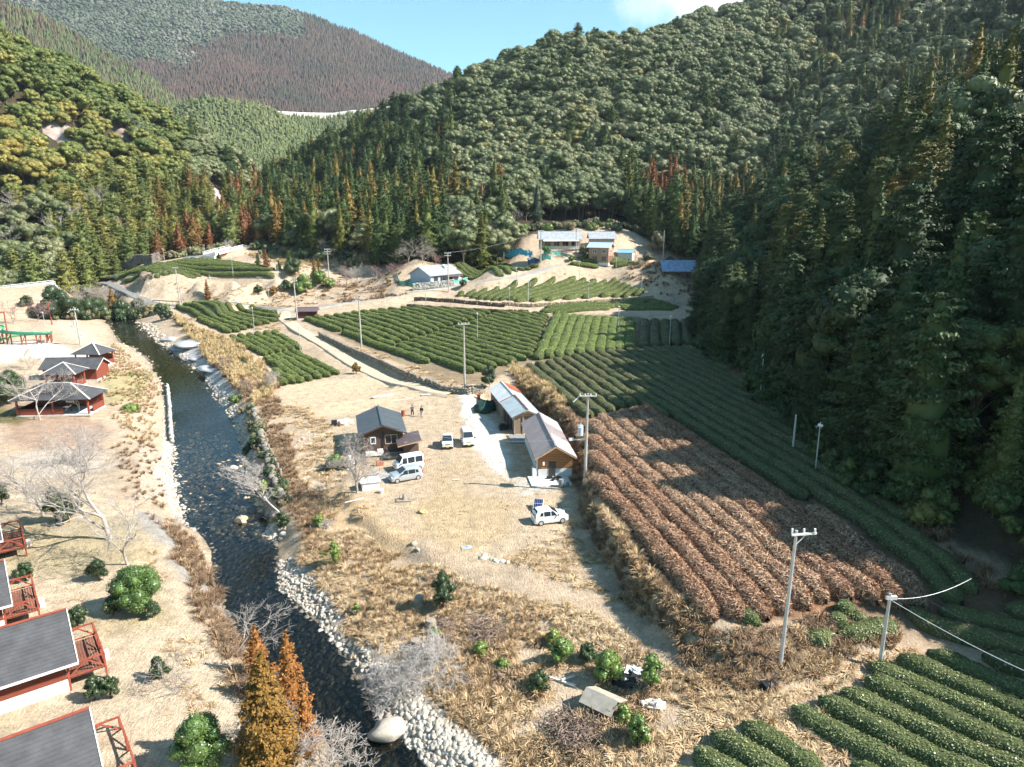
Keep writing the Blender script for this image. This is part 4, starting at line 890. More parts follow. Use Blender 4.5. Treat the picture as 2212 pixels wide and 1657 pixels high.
def hedge(p0, p1, w_, h_, mats, leaf, dens, kind, name, label, group, top=0.0, lift=0):
    p0 = np.array(p0[:2]); p1 = np.array(p1[:2]); L_ = np.linalg.norm(p1-p0)
    if L_ < .9: return
    d = (p1-p0)/L_; nrm = np.array((-d[1], d[0])); ns = max(4, int(L_/.7)); s = np.linspace(0, L_, ns)
    endf = np.sqrt(np.clip(1-np.clip(1-np.minimum(s, L_-s)/(w_*.6), 0, 1)**2, .03, 1))
    wob = (vnoise(s*.35+p0[0], s*0+p0[1], 7)-.5)*.35
    ang = np.linspace(-.12*math.pi, 1.12*math.pi, 9); V = []; cx = p0[0]+d[0]*s; cyy = p0[1]+d[1]*s
    Nn = []; pr = []
    wv = w_*.5*(.88+.26*vnoise(s*.8, s*0+p0[0]*3, 8))*endf; hv = h_*(.85+.3*vnoise(s*.6, s*0+p0[1]*3, 9))*(.45+.55*endf)
    base = H(cx+nrm[0]*wob, cyy+nrm[1]*wob)
    for a in ang:
        ca, sa = math.cos(a), math.sin(a); cc = math.copysign(abs(ca)**.75, ca); ss = max(-.25, math.copysign(abs(sa)**.8, sa))
        V.append(np.stack([cx+nrm[0]*(wv*cc+wob), cyy+nrm[1]*(wv*cc+wob), base+hv*ss+lift], 1)); Nn.append(np.stack([nrm[0]*ca+cx*0, nrm[1]*ca+cx*0, sa+cx*0], 1))
    V = np.stack(V, 1); Nn = np.stack(Nn, 1); V = V+rng.normal(0, .035, V.shape)
    idx = np.arange(V.shape[0]*9).reshape(-1, 9); F = np.stack([idx[:-1, :-1], idx[:-1, 1:], idx[1:, 1:], idx[1:, :-1]], -1).reshape(-1, 4)
    P0 = V.reshape(-1, 3); area = L_*(w_*.9+h_*1.5); n = int(area*dens*1.5)
    a = rng.uniform(0, V.shape[0]-1.001, n); b_ = rng.uniform(.6, 7.4, n); i = a.astype(int); j = b_.astype(int); f = (a-i)[:, None]; g = (b_-j)[:, None]
    Q = (V[i, j]*(1-f)+V[i+1, j]*f)*(1-g)+(V[i, j+1]*(1-f)+V[i+1, j+1]*f)*g; NN = Nn[i, j]
    Q = Q+NN*rng.uniform(-.02, .09, n)[:, None]
    parts = [(P0, F)]; mi = [np.zeros(len(F), int)]
    if kind != 'vine':
        q = quads_from(Q, NN+np.array((0, 0, .3)), leaf, leaf*.7, .38); parts.append(q); mi.append(np.ones(n, int))
    else:
        along = rng.normal(0, 1, (n, 3)); al = np.tile(np.array((nrm[0], nrm[1], -.2)), (n, 1))*np.sign(rng.normal(0, 1, n))[:, None]+along*.8
        q = quads_from(Q+NN*.05, NN, leaf*3.4, leaf*.42, .5, al); parts.append(q); mi.append(np.ones(n, int))
        k = n//7; ii = rng.integers(0, n, k); q = quads_from(Q[ii], NN[ii], leaf*1.1, leaf*.8, .6); parts.append(q); mi.append(np.full(k, 2))
    Vv, Ff = cat(parts); c0 = np.array((p0[0], p0[1], base[0])); 
    me = npmesh(name, Vv-c0, Ff, mats, np.concatenate(mi)); 
    return link(name, me, loc=tuple(c0), label=label, cat='hedge', group=group)
ORD = ['first', 'second', 'third', 'fourth', 'fifth', 'sixth', 'seventh', 'eighth', 'ninth', 'tenth', 'eleventh', 'twelfth', 'thirteenth', 'fourteenth', 'fifteenth', 'sixteenth', 'seventeenth', 'eighteenth', 'nineteenth', 'twentieth']
ORD += ['twenty-'+o for o in ORD[:9]]+['thirtieth']+['thirty-'+o for o in ORD[:9]]+['fortieth']+['forty-'+o for o in ORD[:9]]+['fiftieth']+['fifty-'+o for o in ORD[:9]]
NH = 0
def rows(pairs, w_, h_, mats, leaf, dens, kind, what, where, frm, group):
    global NH
    for k, (a, b_) in enumerate(pairs):
        hedge(hit(*a), hit(*b_), w_, h_, mats, leaf, dens, kind, 'tea_hedge', f'{what}, {ORD[k]} row from {frm} {where}', group); NH += 1
def field(uv, du, spacing, w_, h_, mats, leaf, dens, kind, what, where, frm, group, off=0, gap=None, pick=None, minlen=1.5, dworld=None):
    """parallel rows clipped to a field outline"""
    global NH
    Pw = np.array([hit(u, v)[:2] for u, v in uv])
    a = np.array(hit(*du[0])[:2]); b_ = np.array(hit(*du[1])[:2]); d = (b_-a)/np.linalg.norm(b_-a)
    if dworld is not None: d = np.array(dworld)/np.linalg.norm(dworld)
    nrm = np.array((-d[1], d[0])); t = Pw@nrm; o0 = a@nrm; ks = np.arange(math.ceil((t.min()-o0)/spacing), math.floor((t.max()-o0)/spacing)+1)
    if frm.startswith('the far'): ks = ks[::-1] if ((Pw[t.argmax()][1]) > (Pw[t.argmin()][1])) else ks
    elif ((Pw[t.argmax()][1]) < (Pw[t.argmin()][1])): ks = ks[::-1]
    sr = Pw@d; r = 0
    for k in ks:
        ss = np.arange(sr.min()-1, sr.max()+1, .3); pts = nrm*(o0+k*spacing+off)+d*ss[:, None]; ins = pip(pts[:, 0], pts[:, 1], [tuple(q) for q in Pw])
        if gap is not None: ins &= ~pip(pts[:, 0], pts[:, 1], gap)
        if not ins.any(): continue
        e = np.diff(np.r_[0, ins.astype(int), 0]); st = np.where(e == 1)[0]; en = np.where(e == -1)[0]-1; seg = 0; got = False
        for s0, s1 in zip(st, en):
            if ss[s1]-ss[s0] < minlen: continue
            ms = mats; kk = kind; mid_ = (pts[s0]+pts[s1])/2
            p0 = pts[s0]+d*rng.uniform(-.3, .5); p1 = pts[s1]-d*rng.uniform(-.3, .5)
            nm = (['', ' far half,', ' far end,'][min(seg, 2)])
            hedge(p0, p1, w_, h_, ms, leaf, dens, kk, 'tea_hedge', f'{what},{nm} {ORD[min(r, len(ORD)-1)]} row {where}', group); NH += 1; seg += 1; got = True
        r += got
TM = [M_core, M_tea]; TB = [M_core, M_teaB]; TO = [M_core, M_teaO]; TN = [M_core, M_teaN]; TV_ = [M_coreB, M_vine, M_teaO]
rows([((430,692),(496,721)), ((384,664),(514,719)), ((399,660),(529,714)), ((417,658),(545,710)), ((441,658),(565,705)), ((464,658),(582,701)), ((488,659),(599,696)), ((513,660),(604,688)), ((542,663),(598,679))],
     1.75, 1.15, TM, .2, 16, 'tea', 'trimmed tea hedge', 'in the small upper field', 'the river', 'tea hedges of the small upper field by the river')
rows([((499+i*18.3, 731-i*2.4), (574+i*14.8, 770-i*2.4)) for i in range(6)], 1.7, 1.1, TM, .2, 18, 'tea', 'trimmed tea hedge', 'in the upper block of the lower field', 'the river', 'tea hedges of the lower field by the river')
rows([((601,824),(616,834)), ((593,804),(635,831)), ((574,777),(652,829)), ((588,774),(670,825)), ((602,771),(690,820)), ((617,768),(710,816)), ((634,764),(729,811))], 1.7, 1.1, TM, .2, 18, 'tea', 'trimmed tea hedge', 'in the lower block of the lower field', 'the river', 'tea hedges of the lower field by the river')
GAPL = [(837,754),(882,737),(914,729),(957,714),(990,705),(1038,690),(1053,682),(1076,676)]
BIG = [(642,693),(700,686),(770,677),(830,670),(935,667),(1075,676),(1189,682),(1172,720),(1150,776),(1113,788),(1080,796),(1040,806),(1000,813),(900,779),(839,757),(838,762),(729,726),(744,720)]
gp = [hit(u, v)[:2] for u, v in GAPL]; gp = gp+[(x+1.0, y-.3) for x, y in gp[::-1]]
field(BIG, ((839,757),(991,813)), 2.55, 2.0, 1.15, TM, .2, 15, 'tea', 'clipped tea hedge', 'from the wall in the big central field', 'the near wall', 'tea hedges of the big central field', gap=gp)
rows([((1204+i*17.4, 682+i*1.3), (1163+i*21.9, 779-i*2.4)) for i in range(10)], 2.3, 1.1, TB, .18, 20, 'tea', 'bright green tea hedge', 'beside the big field', 'the big field', 'bright tea hedges right of the big field')
rows([((1392+i*22, 696), (1390+i*24, 753-i*1.5)) for i in range(5)], 2.2, 1.1, TO, .2, 14, 'tea', 'shaded lengthwise tea hedge', 'by the dark wood', 'the bright field', 'shaded tea hedges by the dark wood')
field([(1150,674),(1190,664),(1260,658),(1320,658),(1335,664),(1310,672),(1260,676),(1215,681),(1180,677)], ((1160,676),(1320,664)), 2.5, 2.5, .95, TB, .2, 14, 'tea', 'low flat tea hedge', 'on the strip behind bright hedges', 'the near side', 'tea hedges of the narrow strip')
field([(1300,660),(1370,651),(1420,651),(1465,665),(1460,671),(1350,670)], ((1310,662),(1440,664)), 2.5, 2.5, .95, TB, .2, 14, 'tea', 'low flat tea hedge', 'on the half shaded strip below the bare tree', 'the near side', 'tea hedges of the half shaded strip')
field([(976,640),(1000,634),(1085,620),(1180,603),(1250,600),(1330,603),(1372,622),(1408,634),(1385,640),(1300,643),(1200,650),(1120,654),(1040,650)], ((1100,650),(1240,603)), 2.3, 2.15, 1.1, TM, .22, 12, 'tea', 'clipped tea hedge', 'of the terrace below the road', 'the near side', 'tea hedges of the terrace below the road')
field([(985,594),(982,563),(1000,559),(1080,560),(1168,575),(1150,583),(1110,592),(1075,602),(1000,598)], ((992,566),(1160,578)), 2.5, 2.3, 1.1, TM, .24, 11, 'tea', 'clipped tea hedge', 'beside the blue grey house', 'the near side', 'tea hedges behind the blue grey house')
field([(1228,572),(1275,560),(1330,558),(1400,565),(1390,572),(1300,578),(1240,577)], ((1232,572),(1380,572)), 2.4, 2.2, 1.0, TM, .24, 11, 'tea', 'clipped tea hedge', 'below the two storey house', 'the near side', 'tea hedges below the two storey house')
field([(193,603),(245,586),(320,579),(380,567),(440,561),(505,568),(590,584),(604,592),(594,603),(550,602),(490,599),(440,597),(360,599),(338,600),(318,586),(252,606),(196,606)], ((380,580),(590,598)), 2.7, 2.45, 1.1, TM, .24, 10, 'tea', 'clipped tea hedge', 'from the front of the upper left terrace', 'the near side', 'tea hedges of the upper left terrace')
DIR2 = ((1275,985),(1500,1225))
DARK = [(1130,795),(1190,782),(1300,762),(1400,756),(1490,754),(1560,795),(1640,855),(1760,965),(1950,1125),(2080,1225),(2120,1290),(2060,1320),(1400,885),(1385,880),(1290,905),(1262,905),(1215,870),(1170,835)]
d2 = np.array(hit(*DIR2[1])[:2])-np.array(hit(*DIR2[0])[:2])
field(DARK, ((1150,800),(1257,884)), 1.95, 1.7, 1.0, TO, .17, 20, 'tea', 'overgrown tea hedge', 'of the sloping wood edge field', 'the near side', 'overgrown tea hedges at the wood edge', dworld=d2)
BRN = [(1275,915),(1300,906),(1390,884),(1408,890),(1700,1080),(2055,1325),(1960,1335),(1850,1308),(1760,1325),(1690,1345),(1600,1362),(1520,1355),(1455,1295),(1390,1215),(1335,1130),(1295,1060),(1280,1000)]
field(BRN, DIR2, 1.85, 1.65, 1.05, TV_, .14, 70, 'vine', 'vine smothered tea hedge', 'of the brown sloping field', 'the near side', 'vine covered tea hedges')
NEAR = [(1700,1535),(1750,1515),(1800,1490),(1850,1470),(1880,1440),(1905,1424),(1960,1418),(2015,1392),(2080,1425),(2212,1492),(2420,1620),(2420,1800),(1800,1800),(1830,1657)]
field(NEAR, ((1710,1540),(1920,1657)), 1.95, 1.6, .95, TN, .11, 75, 'tea', 'leafy green tea hedge', 'of the near right field', 'the near side', 'tea hedges of the near right field')
field([(1440,1657),(1530,1592),(1570,1583),(1625,1572),(1690,1610),(1800,1700),(1500,1760)], ((1545,1600),(1640,1657)), 1.9, 1.55, .95, TN, .11, 75, 'tea', 'scruffy green tea hedge', 'of the small patch at the lower edge', 'the near side', 'tea hedges at the lower edge')
field([(1930,1330),(2040,1310),(2212,1320),(2400,1400),(2400,1500),(2212,1470),(2090,1415),(1990,1375)], ((1960,1330),(2160,1400)), 2.1, 1.8, 1.0, TO, .15, 26, 'tea', 'shaded dark tea hedge', 'behind the leaning wire', 'the near side', 'shaded tea hedges behind the near field')
rows([((1590,1325),(1640,1362)), ((1800,1320),(1850,1330)), ((1790,1345),(1830,1350))], 1.5, .9, TN, .12, 60, 'tea', 'short tea clump', 'on the bank below the vine covered rows', 'the brown rows', 'tea clumps on the bank')
rows([((1740,1395),(1800,1385)), ((1810,1385),(1935,1355)), ((1835,1340),(1868,1338))], 1.5, .8, TN, .12, 60, 'tea', 'scrubby tea clump', 'on the step above the near field', 'the near pole', 'tea clumps on the step')
print('HEDGES', NH)
# ================================================================== stones and dry grass
M_stone = mat('river_stone', (.47, .41, .34), .85, .25, 1.5, rnd=.3, bump=.3, bscale=8)
M_stoneO = mat('rusty_river_stone', (.42, .27, .15), .7, .3, 1.5, base2=(.52, .40, .28), rnd=.25, bump=.3, bscale=8)
M_cobble = mat('wet_cobble', (.12, .105, .085), .6, .35, 1.5, base2=(.17, .14, .10), rnd=.4)
def stone_mesh(name, m, flat=.6, nu=12, nv=8):
    V, F = blob((0, 0, 0), (1, 1, flat), nu, nv, 0); k = rng.uniform(0, 50)
    r = 1+(vnoise(V[:, 0]*1.1+k, V[:, 1]*1.1+V[:, 2]*1.3, 3)-.5)*.9+(vnoise(V[:, 0]*2.3+k, V[:, 1]*2.3-V[:, 2]*2, 4)-.5)*.4
    V = V*r[:, None]*np.array((1, rng.uniform(.65, .95), 1)); return npmesh(name, V, F, [m], smooth=True)
S_pale = [stone_mesh('pale_stone', M_stone, rng.uniform(.5, .85), 14, 9) for _ in range(9)]
S_rust = [stone_mesh('rusty_stone', M_stoneO, rng.uniform(.45, .65)) for _ in range(6)]
S_cob = [stone_mesh('cobble', M_cobble, .4, 8, 5) for _ in range(5)]
stones = []   # x y r kind(0 pale 1 rusty) sink
def bed(uv, n, r0, r1, pale=1., seedpow=2.2):
    n = int(n*1.7); r0 *= .7; r1 *= .62
    Pw = np.array([hit(u, v)[:2] for u, v in uv]); lo, hi = Pw.min(0), Pw.max(0); c = 0
    pl = [tuple(q) for q in Pw]
    while c < n:
        q = rng.uniform(lo, hi, (n*3, 2)); q = q[pip(q[:, 0], q[:, 1], pl)][:n-c]
        for x, y in q: stones.append((x, y, r0+(r1-r0)*rng.uniform()**seedpow, 0 if rng.uniform() < pale else 1))
        c += max(1, len(q))
bed([(352,955),(375,960),(405,1060),(440,1135),(425,1150),(380,1120),(345,1050)], 620, .12, .55, .97)
bed([(352,840),(362,838),(368,955),(350,960)], 150, .15, .4)
bed([(372,930),(520,930),(545,1030),(600,1130),(600,1165),(430,1140),(385,1080)], 230, .15, .62, .12, 1.6)
bed([(380,1000),(520,990),(600,1150),(430,1130)], 110, .3, .75, .1, 1.2)
bed([(380,960),(450,965),(490,1010),(470,1060),(420,1090),(385,1040)], 170, .15, .6, .3, 1.7)
bed([(440,1120),(600,1125),(610,1165),(560,1175),(470,1160)], 80, .2, .75, .2, 1.2)
bed([(495,855),(520,880),(548,950),(560,1020),(590,1090),(570,1100),(530,1020),(510,930),(480,870)], 420, .14, .6, .85)
bed([(590,1100),(620,1140),(610,1170),(570,1165)], 60, .3, .8, .6, 1.2)
bed([(600,1215),(640,1205),(690,1270),(740,1330),(720,1350),(660,1320),(600,1275)], 420, .1, .42, .95)
bed([(700,1330),(760,1380),(830,1440),(810,1470),(750,1420),(690,1360)], 110, .12, .5, .9)
bed([(800,1440),(860,1440),(960,1540),(1080,1657),(1120,1720),(940,1720),(905,1640),(830,1570),(800,1500)], 1500, .07, .5, 1, 3.0)
bed([(850,1510),(980,1580),(1060,1657),(930,1657)], 60, .25, .62, 1, 1.5)
bed([(270,690),(330,700),(400,760),(470,830),(500,860),(470,870),(400,800),(330,740)], 380, .2, .8, .85)
bed([(235,690),(270,700),(350,800),(365,860),(352,860),(320,800),(250,745)], 200, .15, .6, .7)
bed([(300,960),(345,970),(350,1100),(300,1090)], 120, .1, .3)
bed([(470,1250),(640,1250),(700,1370),(560,1370)], 10, .15, .4, .2)
bed([(640,920),(720,900),(740,960),(660,990)], 22, .15, .45, .9); bed([(600,950),(660,930),(640,1000),(600,1010)], 25, .1, .4)
stones.sort(key=lambda s: -s[2]*710/max(20, s[1]))
LB = {0: 'pale weathered river stone', 1: 'rust tinted rounded stone standing in the shallow stream'}
def wl(x, y):
    i = int(np.argmin((rlc[:, 1]-y)**2)); return rlc[i, 2]
SL = near_labels([(x, y, G(x, y)) for x, y, r, k in stones[:290]], [k for *_, k in stones[:290]])
for i, (x, y, r, k) in enumerate(stones[:290]):
    z = G(x, y); z = max(z, wl(x, y)-.25 if k else z)
    o = link('river_stone', random.choice(S_rust if k else S_pale), None, (x, y, z-r*.12), rng.uniform(0, 6)); o.scale = (r, r, r)
    tag(o, ('rust tinted stream stone' if k else 'pale riverside stone')+SL[i], 'stone', 'rusty stones in the stream' if k else 'pale stones along the river')
rest = stones[290:]
for k, nm, pr, lb in ((0, 'pale_shingle', S_pale, 'pale shingle and cobbles along both river margins'), (1, 'stream_cobbles', S_rust, 'small rust tinted cobbles in the stream')):
    q = np.array([(x, y, r) for x, y, r, kk in rest if kk == k]); n = len(q)
    z = H(q[:, 0], q[:, 1])
    if k: z = np.maximum(z, np.array([wl(a, b_)-.2 for a, b_ in q[:, :2]]))
    scatter(nm, q[:, 0], q[:, 1], z-q[:, 2]*.1, q[:, 2], np.stack([rng.normal(0, .2, n), rng.normal(0, .2, n), rng.uniform(0, 6, n)], 1), pr, lb)
# the named big ones
def boulder(u, v, r, flat, label, m=M_stone, el=1.0, rz=0):
    x, y, z = hit(u, v); o = link('boulder', stone_mesh('boulder', m, flat, 20, 14), None, (x, y, max(z, wl(x, y))+r*flat*.15), rz); o.scale = (r*el, r, r); tag(o, label, 'boulder')
boulder(848,1585,1.0,.7,'biggest pale boulder at the water edge in the lower middle', el=1.3, rz=.3)
boulder(418,745,4.6,.16,'broad pale bedrock slab beside the upper stream', mat('bedrock', (.36,.36,.36), .9, .25, .8, bump=.6, bscale=3), 1.2, -.9)
boulder(452,800,2.8,.22,'pale bedrock hump below the broad slab', MATS['bedrock'], 1.3, -.8)
boulder(365,735,2.2,.3,'rounded grey boulder in the upper stream', MATS['bedrock'], 1.3, -.4)
boulder(390,756,1.9,.3,'low grey boulder between stream and bedrock slab', MATS['bedrock'], 1.4, -.3)
boulder(425,776,2.0,.2,'flat grey rock at the tail of the bedrock slab', MATS['bedrock'], 1.3, -.3)
boulder(586,1143,.45,.8,'round cream boulder among the rapids at the right bank', M_stone); boulder(524,1137,.6,.75,'tan boulder splitting the rapids', M_stoneO)
boulder(505,1015,.6,.6,'cluster topping white boulder in mid stream', M_stone, 1.3); boulder(1820,0+1395,.01,.5,'tiny pale pebble', M_stone) if False else None
# cobbled bed seen through the water
q = []
for i in range(9000):
    k = rng.uniform(0, 119); i0 = int(k*.62); 
    t = rng.uniform(.03, .97); a = rlc[min(119, i0)]; b_ = rrc[min(119, i0)]; f = rng.uniform(); a2 = rlc[min(119, i0+1)]; b2 = rrc[min(119, i0+1)]
    p = (a*(1-f)+a2*f)*(1-t)+(b_*(1-f)+b2*f)*t; q.append((p[0], p[1]))
q = np.array(q); rr_ = rng.uniform(.08, .3, len(q))
scatter('river_bed_cobbles', q[:, 0], q[:, 1], H(q[:, 0], q[:, 1])+.0, rr_, np.stack([rr_*0, rr_*0, rng.uniform(0, 6, len(q))], 1), S_cob, 'dark cobbles on the river bed under the water')
# ------------------------------------------------------------------ dry grass
M_dry = foliage('dry_grass_blades', [(0, (.36, .235, .125)), (.4, (.50, .35, .20)), (.75, (.60, .45, .28)), (1, (.66, .52, .34))], .12, .8, .15, .4, .6, .4)
M_dryb = foliage('brown_scrub_blades', [(0, (.19, .115, .07)), (.5, (.29, .19, .115)), (1, (.40, .28, .18))], .12, .8, .15, .4, .6, .45)
M_plume = foliage('pampas_blades', [(0, (.50, .36, .18)), (1, (.66, .50, .28))], .1, .8, .1, .5, .5, .35)
def tuft(n=46, h=.75, sp_=.45, wd=.035, droop=.55):
    a = rng.uniform(0, 6.28, n); d = np.stack([np.cos(a), np.sin(a), a*0], 1); side = np.stack([-np.sin(a), np.cos(a), a*0], 1); hh = h*rng.uniform(.5, 1.1, n)[:, None]; o = sp_*rng.uniform(.1, 1, n)[:, None]
    b0 = d*rng.uniform(0, .16, n)[:, None]; p1 = b0+d*o*.45+np.array((0, 0, .62))*hh; p2 = b0+d*o*1.15+np.array((0, 0, 1.0))*hh*(1-droop*o/sp_*.8)
    V = np.stack([b0-side*wd/2, b0+side*wd/2, p1+side*wd/2, p1-side*wd/2, p2+side*wd*.15, p2-side*wd*.15], 1).reshape(-1, 3)
    i = np.arange(n)[:, None]*6; F = np.concatenate([i+np.array([0, 1, 2, 3]), i+np.array([3, 2, 4, 5])]); return V, F
T_dry = [npmesh('dry_tuft', *tuft(), [M_dry]) for _ in range(5)]
T_mat = [npmesh('matted_tuft', *tuft(40, .32, .75, .045, 1.0), [M_dry]) for _ in range(5)]
T_brn = [npmesh('brown_tuft', *tuft(50, .7, .7, .035, .7), [M_dryb]) for _ in range(5)]
T_pam = [npmesh('pampas_tuft', *tuft(60, 1.7, .8, .05, .5), [M_plume]) for _ in range(4)]
T_grn = [npmesh('green_tuft', *tuft(50, .4, .4, .04, .5), [foliage('green_grass_blades', [(0, (.12, .16, .03)), (1, (.22, .24, .07))], .1)]) for _ in range(3)]
GR = {'dry': [], 'mat': [], 'brn': [], 'pam': [], 'grn': []}
EXCL = [[hit(u, v)[:2] for u, v in p] for p in ([(600,1240),(720,1360),(830,1440),(870,1440),(960,1540),(1100,1657),(1150,1800),(640,1800),(640,1500),(450,1230),(350,1040),(340,900),(345,820),(240,740),(240,690),(340,690),(470,800),(530,880),(560,990),(620,1120),(600,1200)],)]
def grow(uv, kind, dens, s=1.0, nz_=0, thr=-.5):
    Pw = np.array([hit(u, v)[:2] for u, v in uv]); lo, hi = Pw.min(0), Pw.max(0); n = int((hi-lo).prod()*dens)
    q = rng.uniform(lo, hi, (n, 2)); m = pip(q[:, 0]+fbm(q[:, 0], q[:, 1], 3, 2, 5)*2, q[:, 1], [tuple(p) for p in Pw])
    for e in EXCL: m &= ~pip(q[:, 0], q[:, 1], e)
    m &= fbm(q[:, 0], q[:, 1], 3.5, 3, 91) > thr
    q = q[m]; GR[kind].append(np.c_[q, rng.uniform(.65, 1.3, len(q))*s])
fore = [(650,1130),(700,1080),(820,1190),(1000,1260),(1300,1330),(1440,1440),(1600,1480),(1720,1490),(1640,1540),(1500,1640),(1450,1720),(1000,1720),(980,1600),(840,1440),(700,1290),(650,1200)]
grow(fore, 'mat', 3.0, 1.0, thr=-.2); grow(fore, 'dry', 2.8, .85, thr=-.08); grow(fore, 'brn', .8, .8, thr=.08)
grow([(880,1430),(1120,1400),(1500,1640),(1450,1740),(1040,1740),(960,1540)], 'dry', 5, 1.1, thr=-.12)
grow([(980,1440),(1100,1400),(1400,1440),(1450,1560),(1300,1657),(1050,1600)], 'brn', 2, 1.0, thr=.02)
bank = [(1120,800),(1160,812),(1215,870),(1262,930),(1285,1010),(1300,1080),(1360,1170),(1450,1290),(1520,1365),(1640,1370),(1850,1320),(1930,1375),(1850,1420),(1640,1500),(1500,1450),(1360,1300),(1255,1130),(1240,1000),(1170,895),(1100,870)]
grow(bank, 'brn', 5, 1.0, thr=-.3); grow(bank, 'dry', 3, 1.1, thr=-.02)
grow([(1112,790),(1170,830),(1225,880),(1215,900),(1150,850),(1100,810)], 'pam', 2.2, .8); grow([(1280,1060),(1330,1140),(1440,1290),(1400,1290),(1290,1120)], 'dry', 6, 1.3)
grow([(1640,1375),(1930,1350),(1930,1395),(1700,1480),(1620,1470)], 'dry', 4, 1.0, thr=-.2)
grow([(1600,1500),(1720,1490),(1900,1420),(1990,1400),(1880,1440),(1720,1520),(1830,1657),(1640,1600),(1560,1590),(1450,1657),(1500,1560)], 'mat', 7, 1.0); grow([(1560,1520),(1700,1500),(1760,1560),(1640,1580)], 'dry', 2.5, .9)
grow([(1700,1530),(1900,1420),(2212,1520),(2212,1657),(1900,1657)], 'dry', .35, .9)
strip_ = [(372,680),(400,695),(450,720),(500,740),(560,785),(600,835),(575,870),(545,880),(500,835),(455,785),(410,735)]
grow(strip_, 'pam', 1.7, .85, thr=-.25); grow(strip_, 'brn', 1.5, 1.3, thr=-.1)
grow([(560,860),(600,860),(650,1040),(700,1080),(680,1200),(640,1150),(575,1010)], 'brn', 2.6, 1.0, thr=-.2); grow([(575,870),(700,890),(760,1040),(820,1190),(660,1220),(640,1100)], 'mat', 2.2, 1, thr=-.05)
grow([(250,740),(345,830),(350,960),(280,960),(200,800)], 'dry', 1.1, .9, thr=-.1); grow([(230,960),(345,960),(370,1110),(430,1200),(300,1100)], 'brn', .8, .8)
lb_ = [(370,1140),(430,1170),(455,1240),(480,1330),(560,1440),(600,1500),(700,1620),(640,1657),(560,1560),(480,1420),(430,1330),(395,1220)]
grow(lb_, 'brn', 3.2, 1.1, thr=-.25); grow(lb_, 'dry', 2.2, .9, thr=-.05)
grow([(330,1180),(420,1330),(520,1500),(600,1657),(480,1657),(380,1440),(300,1230)], 'mat', 1.6, .8, thr=0)
grow([(0,1100),(300,1120),(400,1400),(450,1657),(0,1657),(-60,1300)], 'mat', .5, .4, thr=.0)
grow([(1250,1100),(1300,1190),(1340,1300),(1200,1250),(1060,1250),(1150,1180)], 'mat', 3.2, .9, thr=-.05)
yard_ = [(640,840),(860,830),(1010,870),(1100,900),(1240,1070),(1200,1200),(1000,1220),(800,1120),(660,1000)]
grow(yard_, 'mat', .7, .38, thr=.03)
for uvp in ([(380,650),(600,620),(760,612),(880,618),(740,650),(640,662),(480,655)], [(190,610),(340,604),(600,606),(800,590),(860,580),(700,560),(560,545),(640,610),(330,625)], [(400,690),(600,722),(640,690),(480,650)], [(720,740),(960,850),(1040,850),(800,760)]):
    grow(uvp, 'mat', .8, 1.2, thr=-.1)
grow([(700,600),(860,580),(880,640),(740,655),(690,640)], 'brn', .7, 1.3, thr=-.05); grow([(520,545),(640,545),(780,560),(700,580),(600,570)], 'pam', .5, .7)
grow([(1340,600),(1400,570),(1530,560),(1500,640),(1430,640)], 'brn', 1.0, 1.3, thr=-.1); grow([(1490,690),(1535,760),(1650,850),(1780,960),(1960,1120),(2212,1290),(2212,1330),(1900,1110),(1700,950),(1560,800)], 'brn', 1.6, 1.4, thr=-.2)
grow([(690,1230),(700,1190),(730,1190),(740,1240)], 'grn', 3, 1); grow([(220,800),(330,800),(310,860),(230,880)], 'grn', 1.5, .8, thr=0); grow([(280,560),(500,535),(500,525),(250,565)], 'grn', .5, 1.5)
for k, pr, nm, lb in (('dry', T_dry, 'dry_grass', 'straw coloured dry grass in tufts'), ('mat', T_mat, 'matted_grass', 'flattened pale dry grass'), ('brn', T_brn, 'brown_scrub', 'tangled brown dead weeds on the banks'), ('pam', T_pam, 'pampas_grass', 'tall golden dry pampas grass by the river'), ('grn', T_grn, 'green_grass', 'patches of green winter grass')):
    q = np.concatenate(GR[k]); n = len(q); print(nm, n)
    scatter(nm, q[:, 0], q[:, 1], H(q[:, 0], q[:, 1])-.03, q[:, 2], np.stack([rng.normal(0, .15, n), rng.normal(0, .15, n), rng.uniform(0, 6.28, n)], 1), pr, lb)
# ================================================================== buildings
m_tin = mat('mauve_tin_roof', (.33,.27,.265), .45, .12, .7, spec=.5)
m_tinw = mat('pale_tin_roof', (.60,.60,.60), .35, .12, .6, spec=.6)
m_tinb = mat('blue_grey_tin_roof', (.40,.45,.47), .4, .15, .8, spec=.6)
m_rust = mat('rust_red_tin', (.30,.09,.05), .7, .35, 1.5)
m_orange = mat('orange_cedar_siding', (.44,.19,.075), .6, .22, 2.5, stretch=(1,1,9))
m_conc = mat('concrete_wall', (.62,.61,.58), .85, .12, .8)
m_brown = mat('dark_board_wall', (.095,.062,.048), .75, .35, 3, stretch=(1,1,8))
m_wood = mat('weathered_board', (.24,.175,.125), .85, .35, 3, stretch=(4,4,1))
m_trim = mat('raw_timber_trim', (.52,.33,.19), .6, .2, 4)
m_slate = mat('dark_tin_roof', (.085,.10,.115), .45, .18, .9, spec=.55)
m_plum = mat('plum_tin_roof', (.125,.095,.10), .5, .18, .9, spec=.5)
m_glass = mat('window_glass', (.03,.04,.05), .08, spec=.7)
m_white = mat('white_paint', (.78,.78,.76), .5)
m_bluew = mat('blue_grey_wall', (.36,.43,.53), .7, .1, 1)
m_tile = mat('grey_roof_tile', (.27,.29,.31), .5, .35, 1.4, base2=(.46,.47,.49), spec=.4)
m_tile2 = mat('blue_roof_tile', (.12,.19,.33), .5, .4, 1.2, base2=(.30,.38,.52), spec=.5)
